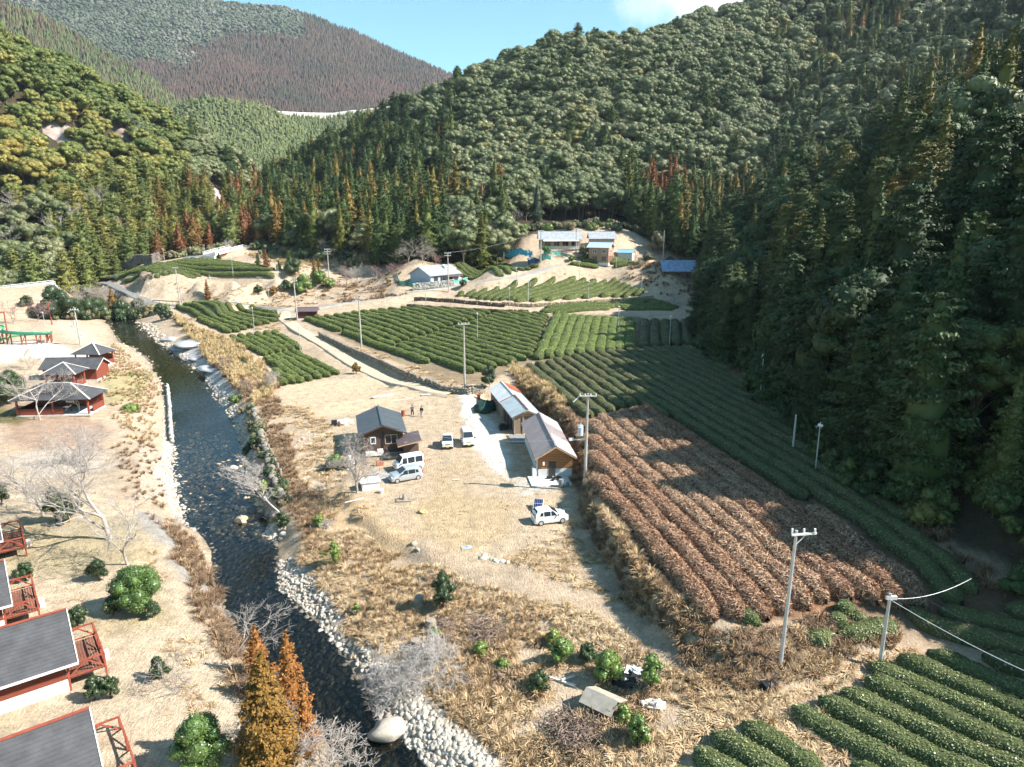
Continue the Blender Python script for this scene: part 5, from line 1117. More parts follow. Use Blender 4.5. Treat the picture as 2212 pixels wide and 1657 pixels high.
m_shing = mat('charcoal_shingle', (.075,.075,.08), .85, .22, 1.1, bump=.3)
m_redw = mat('red_brown_siding', (.22,.058,.036), .7, .2, 2, stretch=(1,1,10))
m_redt = mat('red_brown_timber', (.30,.075,.045), .65, .25, 3)
m_fascia = mat('pale_fascia', (.72,.66,.62), .6, .08, 2)
m_plaster = mat('tan_plaster', (.44,.33,.26), .85, .12, .8)
m_dark = mat('opening_shade_black', (.02,.02,.022), .9)  # near-black paint for the shade inside openings
m_black = mat('black_plastic', (.025,.025,.027), .5)
m_steel = mat('galvanised_steel', (.52,.54,.56), .45, .1, 3, metal=.4, spec=.5)
m_concp = mat('concrete_pole', (.42,.38,.34), .85, .22, 2, stretch=(1,1,.4))
m_rope = mat('old_timber', (.30,.25,.20), .9, .3, 3)
def corr(mb_, p4, t, pitch, amp=.025):
    """roof sheet with standing ribs: p4 = eave0, eave1, ridge1, ridge0"""
    mb_.slab(p4, t); a, b_, c, d = [Vector(q) for q in p4]; n_ = max(2, int((b_-a).length/pitch)); nn = (b_-a).cross(d-a).normalized(); nn = nn if nn.z > 0 else -nn
    for i in range(n_+1):
        f = i/n_; mb_.bar(a.lerp(b_, f)+nn*amp*.5, d.lerp(c, f)+nn*amp*.5, .05, amp)
def lap(mb_, a, b_, z0, z1, th, step=.22, nrm=(0,-1)):
    n_ = max(1, int((z1-z0)/step)); a = Vector(a); b_ = Vector(b_); N = Vector((nrm[0], nrm[1], 0))
    for i in range(n_):
        z = z0+(z1-z0)*i/n_; mb_.bar((a.x+N.x*th, a.y+N.y*th, z+.02), (b_.x+N.x*th, b_.y+N.y*th, z+.02), .02, .02)
def window(par, face, c, z, w_, h_, W_, L_, fm=None, mullion=True):
    """face F/B/L/R of a w x l box whose front wall is y=0, centre x=0"""
    fr = MB(); gl = MB(); d = .03; fm = fm or m_white
    def P(a, zz, out):
        return {'F': (a, -out, zz), 'B': (a, L_+out, zz), 'L': (-W_/2-out, a, zz), 'R': (W_/2+out, a, zz)}[face]
    x0, x1 = c-w_/2, c+w_/2; z0, z1 = z, z+h_
    for a, b_ in (((x0, z0), (x1, z0)), ((x0, z1), (x1, z1)), ((x0, z0), (x0, z1)), ((x1, z0), (x1, z1))): fr.bar(P(a[0], a[1], d), P(b_[0], b_[1], d), .09, .09)
    if mullion: fr.bar(P(c, z0, d), P(c, z1, d), .07, .07)
    gl.slab([P(x0, z0, .012), P(x1, z0, .012), P(x1, z1, .012), P(x0, z1, .012)], .01)
    f = fr.build('window', fm, par); gl.build('pane', m_glass, f)
def door(par, face, c, w_, h_, W_, L_, m=None, z=0.05):
    mb_ = MB(); P = {'F': (c, -.035, z+h_/2), 'B': (c, L_+.035, z+h_/2), 'L': (-W_/2-.035, c, z+h_/2), 'R': (W_/2+.035, c, z+h_/2)}[face]
    mb_.box(P, (w_, .07, h_) if face in 'FB' else (.07, w_, h_)); d = mb_.build('door', m or m_black, par)
    k = MB(); off = w_*.35; q = (P[0]+(off if face in 'FB' else 0), P[1]-(.06 if face == 'F' else 0), P[2]); k.box(q, (.05, .05, .12)); k.build('handle', m_steel, d)
def gable_house(name, label, catg, loc, rz, W_, L_, h, rise, wm, rm, ov=.45, og=.5, base=None, base_m=None, tri_m=None, rm2=None, ribs=.45, group=None, roofname='roof', t=.09, z0=-.6):
    o = empty(name, loc, rz, label, catg, group); bh = base or 0
    wl_ = MB(); wl_.box((0, L_/2, (bh+h)/2), (W_, L_, h-bh)); 
    wl_.prism([(-W_/2, h), (W_/2, h), (0, h+rise)], .0, L_); wl_.build('wall', wm, o)
    f = MB(); f.box((0, L_/2, (bh+z0)/2), (W_+.04, L_+.04, bh-z0)); f.build('foundation', base_m or m_conc, o)
    s = rise/(W_/2); xe = W_/2+ov; ze = h-ov*s
    for sg, m_ in ((-1, rm), (1, rm2 or rm)):
        mb_ = MB(); p4 = [(sg*xe, -og, ze+t), (sg*xe, L_+og, ze+t), (0, L_+og, h+rise+t), (0, -og, h+rise+t)]
        corr(mb_, p4, t, ribs) if ribs else mb_.slab(p4, t); mb_.build(roofname, m_, o)
    r = MB(); r.bar((0, -og-.02, h+rise+t+.02), (0, L_+og+.02, h+rise+t+.02), .22, .1); r.build('ridge_cap', rm, o)
    g = MB()
    for y in (-og+.02, L_+og-.02):
        for sg in (-1, 1): g.bar((sg*xe, y, ze-.04), (0, y, h+rise-.04), .06, .16)
    g.each('barge_board', tri_m or m_trim, o)
    return o
# --- orange wooden workshop with mauve roof
RZ1 = math.atan2(.82, 3.73)*.6
o = gable_house('wooden_workshop', 'orange timber workshop with mauve tin roof and white base at the yard edge', 'workshop', (5.0, 78.0, 0.05), RZ1-.03, 3.9, 13.0, 2.75, 1.15, m_orange, m_tin, .5, .65, 1.05, m_conc, m_trim, m_tin, .42)
l = MB()
for i in range(9): l.bar((-1.95, -.02, 1.15+i*.2), (1.95, -.02, 1.15+i*.2), .02, .035)
l.build('siding_lap', mat('dark_orange_lap', (.24,.09,.035), .7), o)
w2 = MB(); w2.slab([(2.47, -.67, 2.55), (2.47, 4.6, 2.55), (.12, 4.6, 3.98), (.12, -.67, 3.98)], .02); w2.build('roof_glint_sheet', m_tinw, o)  # white sheet paints the sun's glint on the mauve tin
w3 = MB(); w3.slab([(2.47, 9.2, 2.55), (2.47, 13.7, 2.55), (.12, 13.7, 3.98), (.12, 9.2, 3.98)], .02); w3.build('roof_sheen_sheet', mat('lilac_sheen_tin', (.52,.50,.52), .4, .1, .8), o)  # far sheet paled too: sun sheen put into its tint
door(o, 'F', -.35, .8, 1.9, 3.9, 13, mat('dark_door', (.06,.055,.05), .5)); 
b_ = MB(); b_.box((-1.35, -.1, 1.75), (.24, .18, .42)); b_.build('meter_box', m_white, o)
for y in (2, 5, 8, 11): window(o, 'L', y, 1.5, 1.3, .8, 3.9, 13, m_steel)
p = MB(); p.tube([(-2.1, .1, 0), (-2.1, .1, 2.6)], .05, 8); p.box((-2.35, .5, .55), (.5, .9, 1.1)); p.build('boiler_cabinet', m_white, o)
# --- long shed behind it
o = gable_house('storage_shed', 'long low shed with patched pale tin roof behind the timber workshop', 'shed', (2.1, 94.9, 0.05), .22, 3.7, 17.0, 2.5, .85, m_wood, m_tinw, .4, .4, 0, m_conc, m_wood, m_tinb, .5)
s_ = MB(); corr(s_, [(-2.35, -.7, 2.66), (-2.35, 7.6, 2.66), (-.05, 7.6, 3.62), (-.05, -.7, 3.62)], .06, .4); s_.build('raised_roof', m_tinb, o)
s_ = MB(); s_.bar((-.05, -.72, 3.67), (-.05, 7.65, 3.67), .16, .07); s_.bar((-2.35, 7.62, 2.7), (-.05, 7.62, 3.66), .1, .06); s_.build('rusty_ridge', m_rust, o)
s_ = MB(); s_.slab([(2.3, 13.0, 2.45), (2.3, 17.4, 2.45), (.1, 17.4, 3.45), (.1, 13.0, 3.45)], .02); s_.build('rusty_roof_sheet', m_rust, o)
s_ = MB()
for y in range(0, 17, 2): s_.box((-1.87, y+.6, 1.25), (.09, .12, 2.5))
for x in (-1.8, -.6, .7, 1.8): s_.box((x, -.06, 1.25), (.14, .12, 2.5))
s_.each('post', m_rope, o)
s_ = MB(); s_.box((.9, -.05, 1.0), (1.5, .06, 1.1)); s_.build('brown_panel', mat('ply_panel', (.34,.19,.10), .7, .2, 2), o)
s_ = MB(); s_.box((-1.88, 4, 1.1), (.05, 6.2, 1.9)); s_.build('opening_shade_block', m_dark, o)  # solid black slab on the wall paints an opening's shade
s_ = MB(); s_.prism([(-1.6, 2.52), (1.7, 2.52), (0, 3.3)], -.08, -.03); s_.build('gable_panel', m_trim, o)
# --- dark brown house
o = gable_house('brown_house', 'dark brown board house with black tin roof in the yard', 'house', (-16.35, 85.7, 0.0), .24, 5.1, 8.0, 3.15, 1.0, m_brown, m_slate, .5, .65, .35, m_conc, m_brown, None, .5)
window(o, 'F', 1.05, 1.55, 1.5, 1.15, 5.1, 8, m_trim); window(o, 'F', -1.2, 1.7, .6, .8, 5.1, 8, m_white, False); window(o, 'L', 4, 1.4, 1.5, 1.0, 5.1, 8)
s_ = MB(); s_.box((0, -.05, 1.6), (.12, .1, 3.1)); s_.box((-2.5, -.04, 1.6), (.1, .1, 3)); s_.each('corner_post', m_black, o)
s_ = MB(); s_.box((-1.1, -.35, .5), (2.2, .5, .5)); s_.box((-.4, -.45, .8), (.7, .35, .5)); s_.each('white_box', m_fascia, o)
s_ = MB(); s_.box((1.3, -.9, .2), (2.6, 1.6, .25)); s_.build('porch', m_rope, o)
o = empty('annex_shed', (-12.55, 84.3, 0), .24, 'small plank annex with plum coloured roof beside the dark brown house', 'shed')
s_ = MB(); s_.box((0, 1.5, 1.0), (1.8, 3.0, 2.0)); 
for i in range(9): s_.bar((-.92, -.01, .15+i*.22), (.92, -.01, .15+i*.22), .03, .03)
s_.build('wall', mat('annex_boards', (.15,.10,.08), .8, .3, 3, stretch=(1,1,7)), o)
s_ = MB(); s_.box((0, -.005, 2.15), (1.7, .04, .35)); s_.build('gable_panel', m_plaster, o)
s_ = MB(); corr(s_, [(-1.75, -.7, 2.05), (-1.75, 3.5, 2.05), (1.25, 3.5, 2.62), (1.25, -.7, 2.62)], .08, .5); s_.build('roof', m_plum, o)
s_ = MB(); s_.bar((-1.75, -.72, 1.98), (1.25, -.72, 2.55), .04, .14); s_.build('barge_board', m_trim, o)
# --- farm houses upstream
def at(u, v, dz=0): x, y, z = hit(u, v); return (x, y, z+dz)
o = gable_house('tiled_farmhouse', 'single storey farmhouse with pale grey tiled roof above the stone wall', 'house', at(912,603), .9-math.pi/2, 9.5, 12.5, 3.2, 2.3, m_bluew, m_tile, .7, .7, .4, m_conc, m_white, None, .35)
o.location = WD(908, 604, 224); o.location.z = G(*o.location[:2]); o.rotation_euler[2] = -.72
for y in (2.2, 5, 8.5): window(o, 'R', y, .7, 1.7, 1.7, 9.5, 12.5, m_wood)
s_ = MB(); s_.slab([(4.7, 6, 2.9), (4.7, 12.6, 2.9), (6.5, 12.6, 2.4), (6.5, 6, 2.4)], .08); s_.box((6.3, 6.3, 1.2), (.12, .12, 2.4)); s_.box((6.3, 9.3, 1.2), (.12, .12, 2.4)); s_.box((6.3, 12.3, 1.2), (.12, .12, 2.4)); s_.build('veranda', m_plum, o)
s_ = MB(); s_.box((1.6, 9, 5.3), (1.4, .9, .5), ry=.45); s_.tube([(1, 11.6, 5.2), (1, 11.6, 6.2)], .04); s_.build('water_heater', m_white, o)
for y in (4, 7): pass
o = gable_house('garden_shed', 'small blue grey shed with white sliding doors before the tiled farmhouse', 'shed', at(921,611), -.15, 3.6, 3.2, 2.2, .8, m_bluew, m_tinw, .3, .3, 0, m_conc, m_white, None, .4)
o.rotation_euler[2] = -.9; window(o, 'R', 1.6, .1, 2.2, 1.8, 3.6, 3.2, m_white)
o = gable_house('ridge_farmhouse', 'long tiled farmhouse at the foot of the centre hill', 'house', (0, 0, 0), math.pi/2+.02, 7.2, 13.5, 3.0, 2.2, m_plaster, m_tile, .7, .6, .4, m_conc, m_white, None, .35)
x, y, z = WD(1253, 531, 243); o.location = (x, y+3.6, G(x, y+3.6)+.2)
for y in (2, 5, 8, 11): window(o, 'L', y, .6, 1.9, 1.8, 7.2, 13.5, m_wood)
s_ = MB(); s_.slab([(-5.6, .5, 2.2), (-5.6, 12.5, 2.2), (-3.7, 12.5, 2.75), (-3.7, .5, 2.75)], .08); s_.build('veranda_roof', m_fascia, o)
x, y, z = WD(1155, 533, 240); o = gable_house('blue_lean_to', 'little dark blue lean-to at the left end of the long farmhouse', 'shed', (x, y+1, G(x, y+1)), .2, 3.2, 3.5, 2.2, .5, mat('navy_sheet', (.09,.14,.28), .5), m_tinw, .3, .3, 0, ribs=.5)
x, y, z = WD(1298, 553, 233); o = gable_house('two_storey_house', 'two storey tan house with pale blue tin roof behind the hedges', 'house', (0, 0, 0), 0, 5.2, 6.6, 5.3, 1.3, mat('terracotta_board', (.38,.24,.17), .75, .15, 2, stretch=(1,1,6)), mat('sky_blue_tin', (.42,.56,.64), .35, .08, 1, spec=.6), .6, .6, .3, m_conc, m_white, None, .5)
o.location = (x+3.2, y+.2, G(x+3.2, y)+.1); o.rotation_euler[2] = math.pi/2-.42
for y_ in (1.5, 4.6): window(o, 'L', y_, 3.3, 1.3, 1.2, 5.2, 6.6); window(o, 'L', y_, .8, 1.5, 1.5, 5.2, 6.6, m_wood)
window(o, 'F', 0, 3.4, 1.2, 1.0, 5.2, 6.6)
s_ = MB()
for i in range(6): s_.bar((-2.2+i*.85, -.12, .2), (-2.2+i*.85, -.12, 2.4), .07)
for z_ in (.8, 1.5, 2.3): s_.bar((-2.4, -.12, z_), (2.3, -.12, z_), .07)
s_.build('trellis', m_redt, o)
x, y, z = WD(1305, 528, 247); o = gable_house('rear_house', 'grey tiled house standing behind the two storey tan house', 'house', (x+3, y, G(x, y)), math.pi/2, 6.5, 8, 3.4, 2.0, m_plaster, m_tile, .6, .6, .3, ribs=.35)
x, y, z = WD(1355, 533, 243); o = gable_house('blue_roof_shed', 'small shed with bright blue roof right of the two storey house', 'shed', (x+2, y, G(x, y)), math.pi/2-.3, 3.6, 4.8, 2.5, .9, m_fascia, mat('bright_blue_tin', (.22,.42,.60), .4, .1, 1), .4, .4, 0, ribs=.5)
x, y, z = WD(1500, 553, 222); o = gable_house('blue_tiled_house', 'shaded farmhouse with deep blue tiled roof at the wood edge', 'house', (0, 0, 0), math.pi/2, 7.5, 9.6, 3.2, 2.6, mat('umber_wall', (.14,.10,.08), .8, .2, 2), m_tile2, .8, .6, .3, ribs=.35)
o.location = (x+.3, y+2.2, G(x, y+2)+.2); o.rotation_euler[2] = math.pi/2-.05
for y_ in (2, 5, 7.8): window(o, 'L', y_, .7, 1.5, 1.5, 7.5, 9.6, m_wood)
o = gable_house('blue_tiled_annex', 'lower blue tiled annex right of the shaded farmhouse', 'house', (x+5.2, y+3.4, G(x+3, y+3)), math.pi/2-.05, 5, 4.6, 2.6, 1.7, mat('umber_wall'), m_tile2, .5, .4, .2, ribs=.35)
o = gable_house('red_hut', 'small dark red hut with brown roof beside the track junction', 'shed', at(661,690), 0, 3.4, 5.4, 2.0, .75, mat('oxblood_board', (.11,.03,.025), .7, .2, 3), m_plum, .4, .4, 0, ribs=.5)
x, y, z = hit(688, 687); o.location = (x-.5, y+1.2, z); o.rotation_euler[2] = math.pi/2-.25+.35; window(o, 'F', .6, .9, .7, .7, 3.4, 5.4)
# --- holiday cabins on the left lawn
def cabin(cx, cy_, rz, label, Lc=7.5, deckl=2.2):
    o = empty('holiday_cabin', (cx, cy_, G(cx, cy_)), rz, label, 'cabin', 'holiday cabins on the left lawn')
    # local: x runs back along the ridge (negative = off to the left), y to the far side; near right corner at origin
    w_ = 4.6; he, hr = 2.75, 4.5
    s_ = MB(); s_.box((-Lc/2, w_/2, (he+.9)/2), (Lc, w_, he-.9)); s_.prism([(0, he), (w_, he), (w_/2, hr)], -Lc, 0, axis='x')
    for i in range(9): s_.bar((-Lc, -.015, 1.0+i*.2), (0, -.015, 1.0+i*.2), .02, .03)
    s_.build('wall', m_redw, o)
    s_ = MB(); s_.box((-Lc/2, w_/2, .3), (Lc+.05, w_+.05, 1.2)); s_.build('foundation', m_conc, o)
    k = (hr-he)/(w_/2)
    for sg, nm in ((0, 'roof'), (1, 'roof')):
        ye = -.75 if sg == 0 else w_+.75; ze = he-.75*k
        s_ = MB(); p4 = [(-Lc-.5, ye, ze+.12), (.65, ye, ze+.12), (.65, w_/2, hr+.12), (-Lc-.5, w_/2, hr+.12)]; s_.slab(p4, .1)
        n_ = 15
        for i in range(1, n_):
            f = i/n_; y = ye+(w_/2-ye)*f; z = ze+.125+(hr-ze)*f; s_.bar((-Lc-.5, y, z), (.65, y, z), .02, .018)
        s_.build(nm, m_shing, o)
    s_ = MB()
    for ye in (-.75, w_+.75): s_.bar((.68, ye, he-.75*k+.06), (.68, w_/2, hr+.06), .06, .2)
    s_.bar((-Lc-.5, -.78, he-.75*k+.05), (.7, -.78, he-.75*k+.05), .06, .16); s_.build('barge_board', m_fascia, o)
    s_ = MB(); s_.bar((-Lc-.5, w_/2, hr+.16), (.66, w_/2, hr+.16), .2, .07); s_.build('ridge_cap', m_redt, o)
    dk = MB(); dz = .85
    for i in range(13): dk.box((.12+i*deckl/13+deckl/26-.1, w_*.5, dz), (deckl/13*.86, w_*.98, .05))
    dk.build('deck', mat('deck_boards', (.20,.085,.055), .8, .2, 3), o)
    r = MB()
    ps = [(.1, .02), (deckl, .02), (deckl, w_/2), (deckl, w_-.02), (.1, w_-.02)]
    for x, y in ps: r.box((x, y, .95), (.12, .12, 1.95))
    for (x0, y0), (x1, y1) in zip(ps[:-1], ps[1:]):
        r.bar((x0, y0, dz+1.02), (x1, y1, dz+1.02), .1, .1); r.bar((x0, y0, dz+.14), (x1, y1, dz+.14), .08, .08)
        mx_, my_ = (x0+x1)/2, (y0+y1)/2
        r.bar((x0, y0, dz+.14), (mx_, my_, dz+1.0), .08); r.bar((mx_, my_, dz+1.0), (x1, y1, dz+.14), .08)
    r.build('railing', m_redt, o)
    b_ = MB(); b_.box((deckl+.35, w_*.55, .25), (.35, .5, .6)); b_.build('outdoor_unit', m_fascia, o)
    return o
def eavecab(u, v, label):
    # picture position of the right end of the near eave
    x, y, _ = W(u, v, 2.3); rz = math.radians(38); d = Vector((math.cos(rz), math.sin(rz), 0)); nn = Vector((-d.y, d.x, 0))
    p = Vector((x, y, 0))-d*.65+nn*.75; return cabin(p.x, p.y, rz, label)
eavecab(166, 1419, 'grey roofed red cabin, second nearest, with its full side wall showing'); eavecab(217, 1627, 'nearest grey roofed cabin at the lower left corner')
eavecab(24, 1296, 'grey roofed cabin, third nearest, cut by the left edge'); eavecab(4, 1160, 'farthest of the grey roofed cabins, only its end and deck in view')
# --- riverside pavilions
def hip(name, label, corner_uv, w_, d_, he, hr, rl_, rz, open_=True, group='pavilions by the river'):
    x, y, _ = W(corner_uv[0], corner_uv[1], he); o = empty(name, (x, y, G(x, y)), rz, label, 'pavilion', group)
    z0 = 0; a, b_ = (w_-rl_)/2, (w_+rl_)/2; s_ = MB(); t = .1
    s_.slab([(0, 0, he), (w_, 0, he), (b_, d_/2, hr), (a, d_/2, hr)], t); s_.slab([(w_, d_, he), (0, d_, he), (a, d_/2, hr), (b_, d_/2, hr)], t)
    s_.slab([(w_, 0, he), (w_, d_, he), (b_, d_/2, hr), (b_, d_/2-.001, hr)], t); s_.slab([(0, d_, he), (0, 0, he), (a, d_/2, hr), (a, d_/2+.001, hr)], t); s_.build('roof', m_shing, o)
    s_ = MB()
    for p, q in (((0, 0), a), ((w_, 0), b_), ((w_, d_), b_), ((0, d_), a)): s_.bar((*p, he+.03), (q, d_/2, hr+.04), .22, .07)
    if rl_ > .1: s_.bar((a, d_/2, hr+.05), (b_, d_/2, hr+.05), .24, .08)
    s_.build('hip_cap', m_fascia, o)
    m_ = .7; s_ = MB()
    for x_ in (m_, w_/2, w_-m_):
        for y_ in (m_, d_-m_): s_.box((x_, y_, he/2), (.24, .24, he))
    s_.each('post', m_redt, o)
    s_ = MB(); s_.box((m_+(w_-2*m_)*.32, m_, .6), ((w_-2*m_)*.64, .12, 1.0)); s_.box((m_, d_/2, .6), (.12, d_-2*m_, 1.0)); s_.box((w_-m_, d_*.6, .6), (.12, (d_-2*m_)*.7, 1.0)); s_.box((w_/2, d_-m_, 1.1), (w_-2*m_, .1, 2.0)); s_.build('low_wall', m_redw, o)
    s_ = MB(); s_.box((w_/2, d_/2, .02), (w_-1.0, d_-1.0, .24)); s_.build('floor_slab', m_conc, o)
    return o
hip('river_pavilion', 'largest open pavilion with dark hipped roof behind the bare tree', (17.4,867.4), 11.6, 6.2, 2.6, 4.5, 3.6, .10)
hip('square_pavilion', 'small pyramid roofed pavilion behind the largest pavilion', (84,812), 6.0, 5.0, 2.7, 4.4, .05, .1)
hip('far_pavilion', 'farthest hip roofed pavilion next to the utility pole', (150,765), 6.4, 5.5, 2.7, 4.6, .05, -.1)
x, y, _ = W(206, 791, 2.6); o = gable_house('camp_kitchen', 'long dark gable roofed camp kitchen between the pavilions', 'pavilion', (x-.2, y+2.4, G(x, y)), math.pi/2+.06, 4.6, 9.5, 2.6, 1.3, m_redw, m_shing, .6, .5, .3, m_conc, m_fascia, None, 0, group='pavilions by the river')
# notice boards
def sign(u, v, w_, h_, hz_, label, rz=0):
    o = empty('notice_board', at(u, v), rz, label, 'sign'); s_ = MB(); s_.box((0, 0, hz_), (w_, .06, h_)); s_.build('panel', m_white, o)
    s_ = MB(); s_.box((0, .05, hz_/2), (.1, .08, hz_)); s_.build('post', m_redt, o)
    s_ = MB()
    for i in range(6):
        for j in range(4): s_.box((-w_*.3+j*w_*.15, -.035, hz_-h_*.3+i*h_*.11), (w_*.1, .01, h_*.05))
    s_.build('printed_text', m_black, o); s_ = MB(); s_.box((w_*.38, -.035, hz_), (w_*.08, .01, h_*.6)); s_.build('red_strip', m_redt, o)
sign(155, 893, 1.25, 1.15, 2.3, 'white notice board on a red post before the big pavilion'); sign(194, 821, 1.2, 1.0, 1.9, 'white board on a tall red post beside the camp kitchen', -.4)
b_ = MB(); b_.box((0, 0, .35), (.6, .4, .7)); q = b_.build('meter_cabinet', m_white, bevel=.02); q.location = at(197, 868); tag(q, 'small white cabinet at the right corner of the big pavilion', 'cabinet')
# ================================================================== bridges, walls, poles, wires
def lift(p, dz): return (p[0], p[1], p[2]+dz)
def bridge(name, label, A, B, wd, railm, gird=True, post=2.2):
    A = Vector(A); B = Vector(B); d = (B-A).normalized(); nn = Vector((-d.y, d.x, 0)).normalized(); L_ = (B-A).length
    o = empty(name, tuple(A), 0, label, 'bridge'); Z0 = Vector((0, 0, 0)); D = B-A
    s_ = MB(); s_.slab([nn*-wd/2, D+nn*-wd/2, D+nn*wd/2, nn*wd/2], .45); s_.build('deck', m_conc, o)
    s_ = MB(); s_.slab([nn*-wd*.42+Vector((0,0,.02)), D+nn*-wd*.42+Vector((0,0,.02)), D+nn*wd*.42+Vector((0,0,.02)), nn*wd*.42+Vector((0,0,.02))], .02); s_.build('road_surface', asph, o)
    for sg in (-1, 1):
        s_ = MB(); e = nn*sg*wd/2; n_ = max(3, int(L_/post))
        for z_ in (.45, 1.0): s_.bar(e+Vector((0, 0, z_)), e+D+Vector((0, 0, z_)), .14, .16)
        s_.bar(e+Vector((0, 0, .1)), e+D+Vector((0, 0, .1)), .2, .22)
        for i in range(n_+1): s_.bar(e+D*(i/n_), e+D*(i/n_)+Vector((0, 0, 1.05)), .14)
        s_.build('railing', railm, o)
    if gird:
        s_ = MB()
        for sg in (-.36, .36): s_.bar(nn*wd*sg+Vector((0, 0, -1.0)), nn*wd*sg+D+Vector((0, 0, -1.0)), .3, 1.1)
        s_.build('girder', mat('red_girder', (.16,.045,.035), .7, .2, 1), o)
    s_ = MB()
    for q in (Z0, D): s_.box(q+Vector((0, 0, -2.6)), (wd*.95, 1.2, 4.2), math.atan2(nn.y, nn.x))
    s_.each('abutment', m_conc, o); return o
wr = mat('white_rail', (.74,.74,.72), .5)
bridge('road_bridge', 'short white railed girder bridge at the far left valley head', lift(WD(452,551,279), .2), lift(WD(512,535,296), .2), 5.5, wr)
bridge('river_bridge', 'long white railed bridge entering from the left edge', lift(WD(-190,652,210), .4), lift(WD(118,616,232), .4), 5.5, wr)
o = MB(); A = hit(386, 662); B = hit(316, 655)
def guard(name, label, pts, h=.75, m=None, group=None):
    P = [hit(*p) for p in pts]; x0 = P[0]; o = empty(name, x0, 0, label, 'guard rail', group); P = [Vector(p)-Vector(x0) for p in P]; s_ = MB(); b_ = MB()
    for a, c in zip(P[:-1], P[1:]):
        b_.bar(a+Vector((0, 0, h)), c+Vector((0, 0, h)), .05, .3); n_ = max(1, int((c-a).length/2))
        for i in range(n_+1): s_.bar(a.lerp(c, i/n_), a.lerp(c, i/n_)+Vector((0, 0, h)), .1)
    b_.build('beam', m or wr, o); s_.each('post', m or wr, o)
guard('guard_rail', 'white guard rail on the near side of the lower road over the river', [(310,663),(350,665),(392,666)]); guard('guard_rail', 'rusty topped guard rail on the far side of the lower road', [(330,654),(388,657)], m=m_rope)
guard('guard_rail', 'short white guard rail right of the far bridge', [(523,533),(550,538)])
guard('guard_rail', 'low white rail on the mown slope above the tea terrace', [(452,598),(454,603)], .6)
# dry stone walls
def stonewall(label, top, h_, m=None, th=.45, drop=0, cat_='wall', step=.42, name='stone_wall', r_=.26):
    P = []
    Pw = np.array([hit(u, v)[:2] for u, v in top]); Lt = sum(np.linalg.norm(np.diff(Pw, axis=0), axis=1)); Pw = resamp(np.c_[Pw, Pw[:, 0]*0], max(6, int(Lt/step)))[:, :2]
    parts = []; nz_ = max(2, int(h_/step)+1)
    for x, y in Pw:
        g = G(x, y)
        for k in range(nz_):
            c = (x+rng.normal(0, .06), y+rng.normal(0, .06), g-drop+(k+.4)*h_/nz_); s1 = r_*rng.uniform(.75, 1.25); V, F = blob(c, (s1*1.1, s1, s1*.85), 6, 4, .22); parts.append((V, F))
    V, F = cat(parts); c0 = V[0].copy(); link(name, npmesh(name, V-c0, F, [m or mat('wall_stone', (.25,.22,.18), .9, .4, 1.5, rnd=.1)]), loc=tuple(c0), label=label, cat=cat_)
m_ws = mat('wall_stone', (.25,.22,.18), .9, .4, 1.5); m_wd = mat('dark_wall_stone', (.13,.10,.08), .95, .4, 1.5); m_wl = mat('light_wall_stone', (.44,.42,.38), .9, .35, 1.5)
stonewall('dry stone wall along the near edge of the big tea field', [(690,726),(750,757),(830,792),(900,826),(955,846),(1010,853),(1042,846)], 1.1, m_ws)
stonewall('upper dark terrace wall behind the big tea field', [(895,650),(1000,656),(1090,664)], 1.1, m_wd); stonewall('lower dark terrace wall behind the big tea field', [(880,667),(935,671),(1000,675),(1090,679),(1140,680)], 1.3, m_wd)
stonewall('pale stone wall holding the terrace below the road', [(1085,660),(1150,664),(1250,658),(1380,649),(1410,646)], 1.1, mat('tan_wall_stone', (.40,.31,.22), .9, .3, 1.5))
stonewall('tall pale boulder wall under the farmhouse garden', [(893,628),(930,624),(980,618)], 2.0, m_wl, drop=-.2)
stonewall('dark stone wall at the back of the upper tea field', [(975,556),(1010,557),(1050,559)], 1.2, m_wd); stonewall('stone terrace wall before the blue tiled house', [(1440,566),(1470,563),(1500,565)], 1.3, m_wd); stonewall('low stone wall under the small upper tea field', [(310,606),(330,602),(350,594),(372,588)], .9, m_ws)
stonewall('riprap of grey boulders at the bend of the yard bank', [(545,880),(560,930),(575,980),(590,1040),(610,1080)], 1.0, m_ws, drop=.2, cat_='rocks', name='stone_bank', step=.7, r_=.42)
stonewall('dark masonry wall holding the hill above the left road', [(190,604),(225,598),(270,588),(330,573),(345,568)], 3.4, mat('masonry', (.22,.18,.155), .9, .35, 1), drop=-.6, r_=.3); stonewall('row of pale revetment stones at the left water edge', [(362,838),(366,880),(369,930),(372,955)], .9, m_wl)
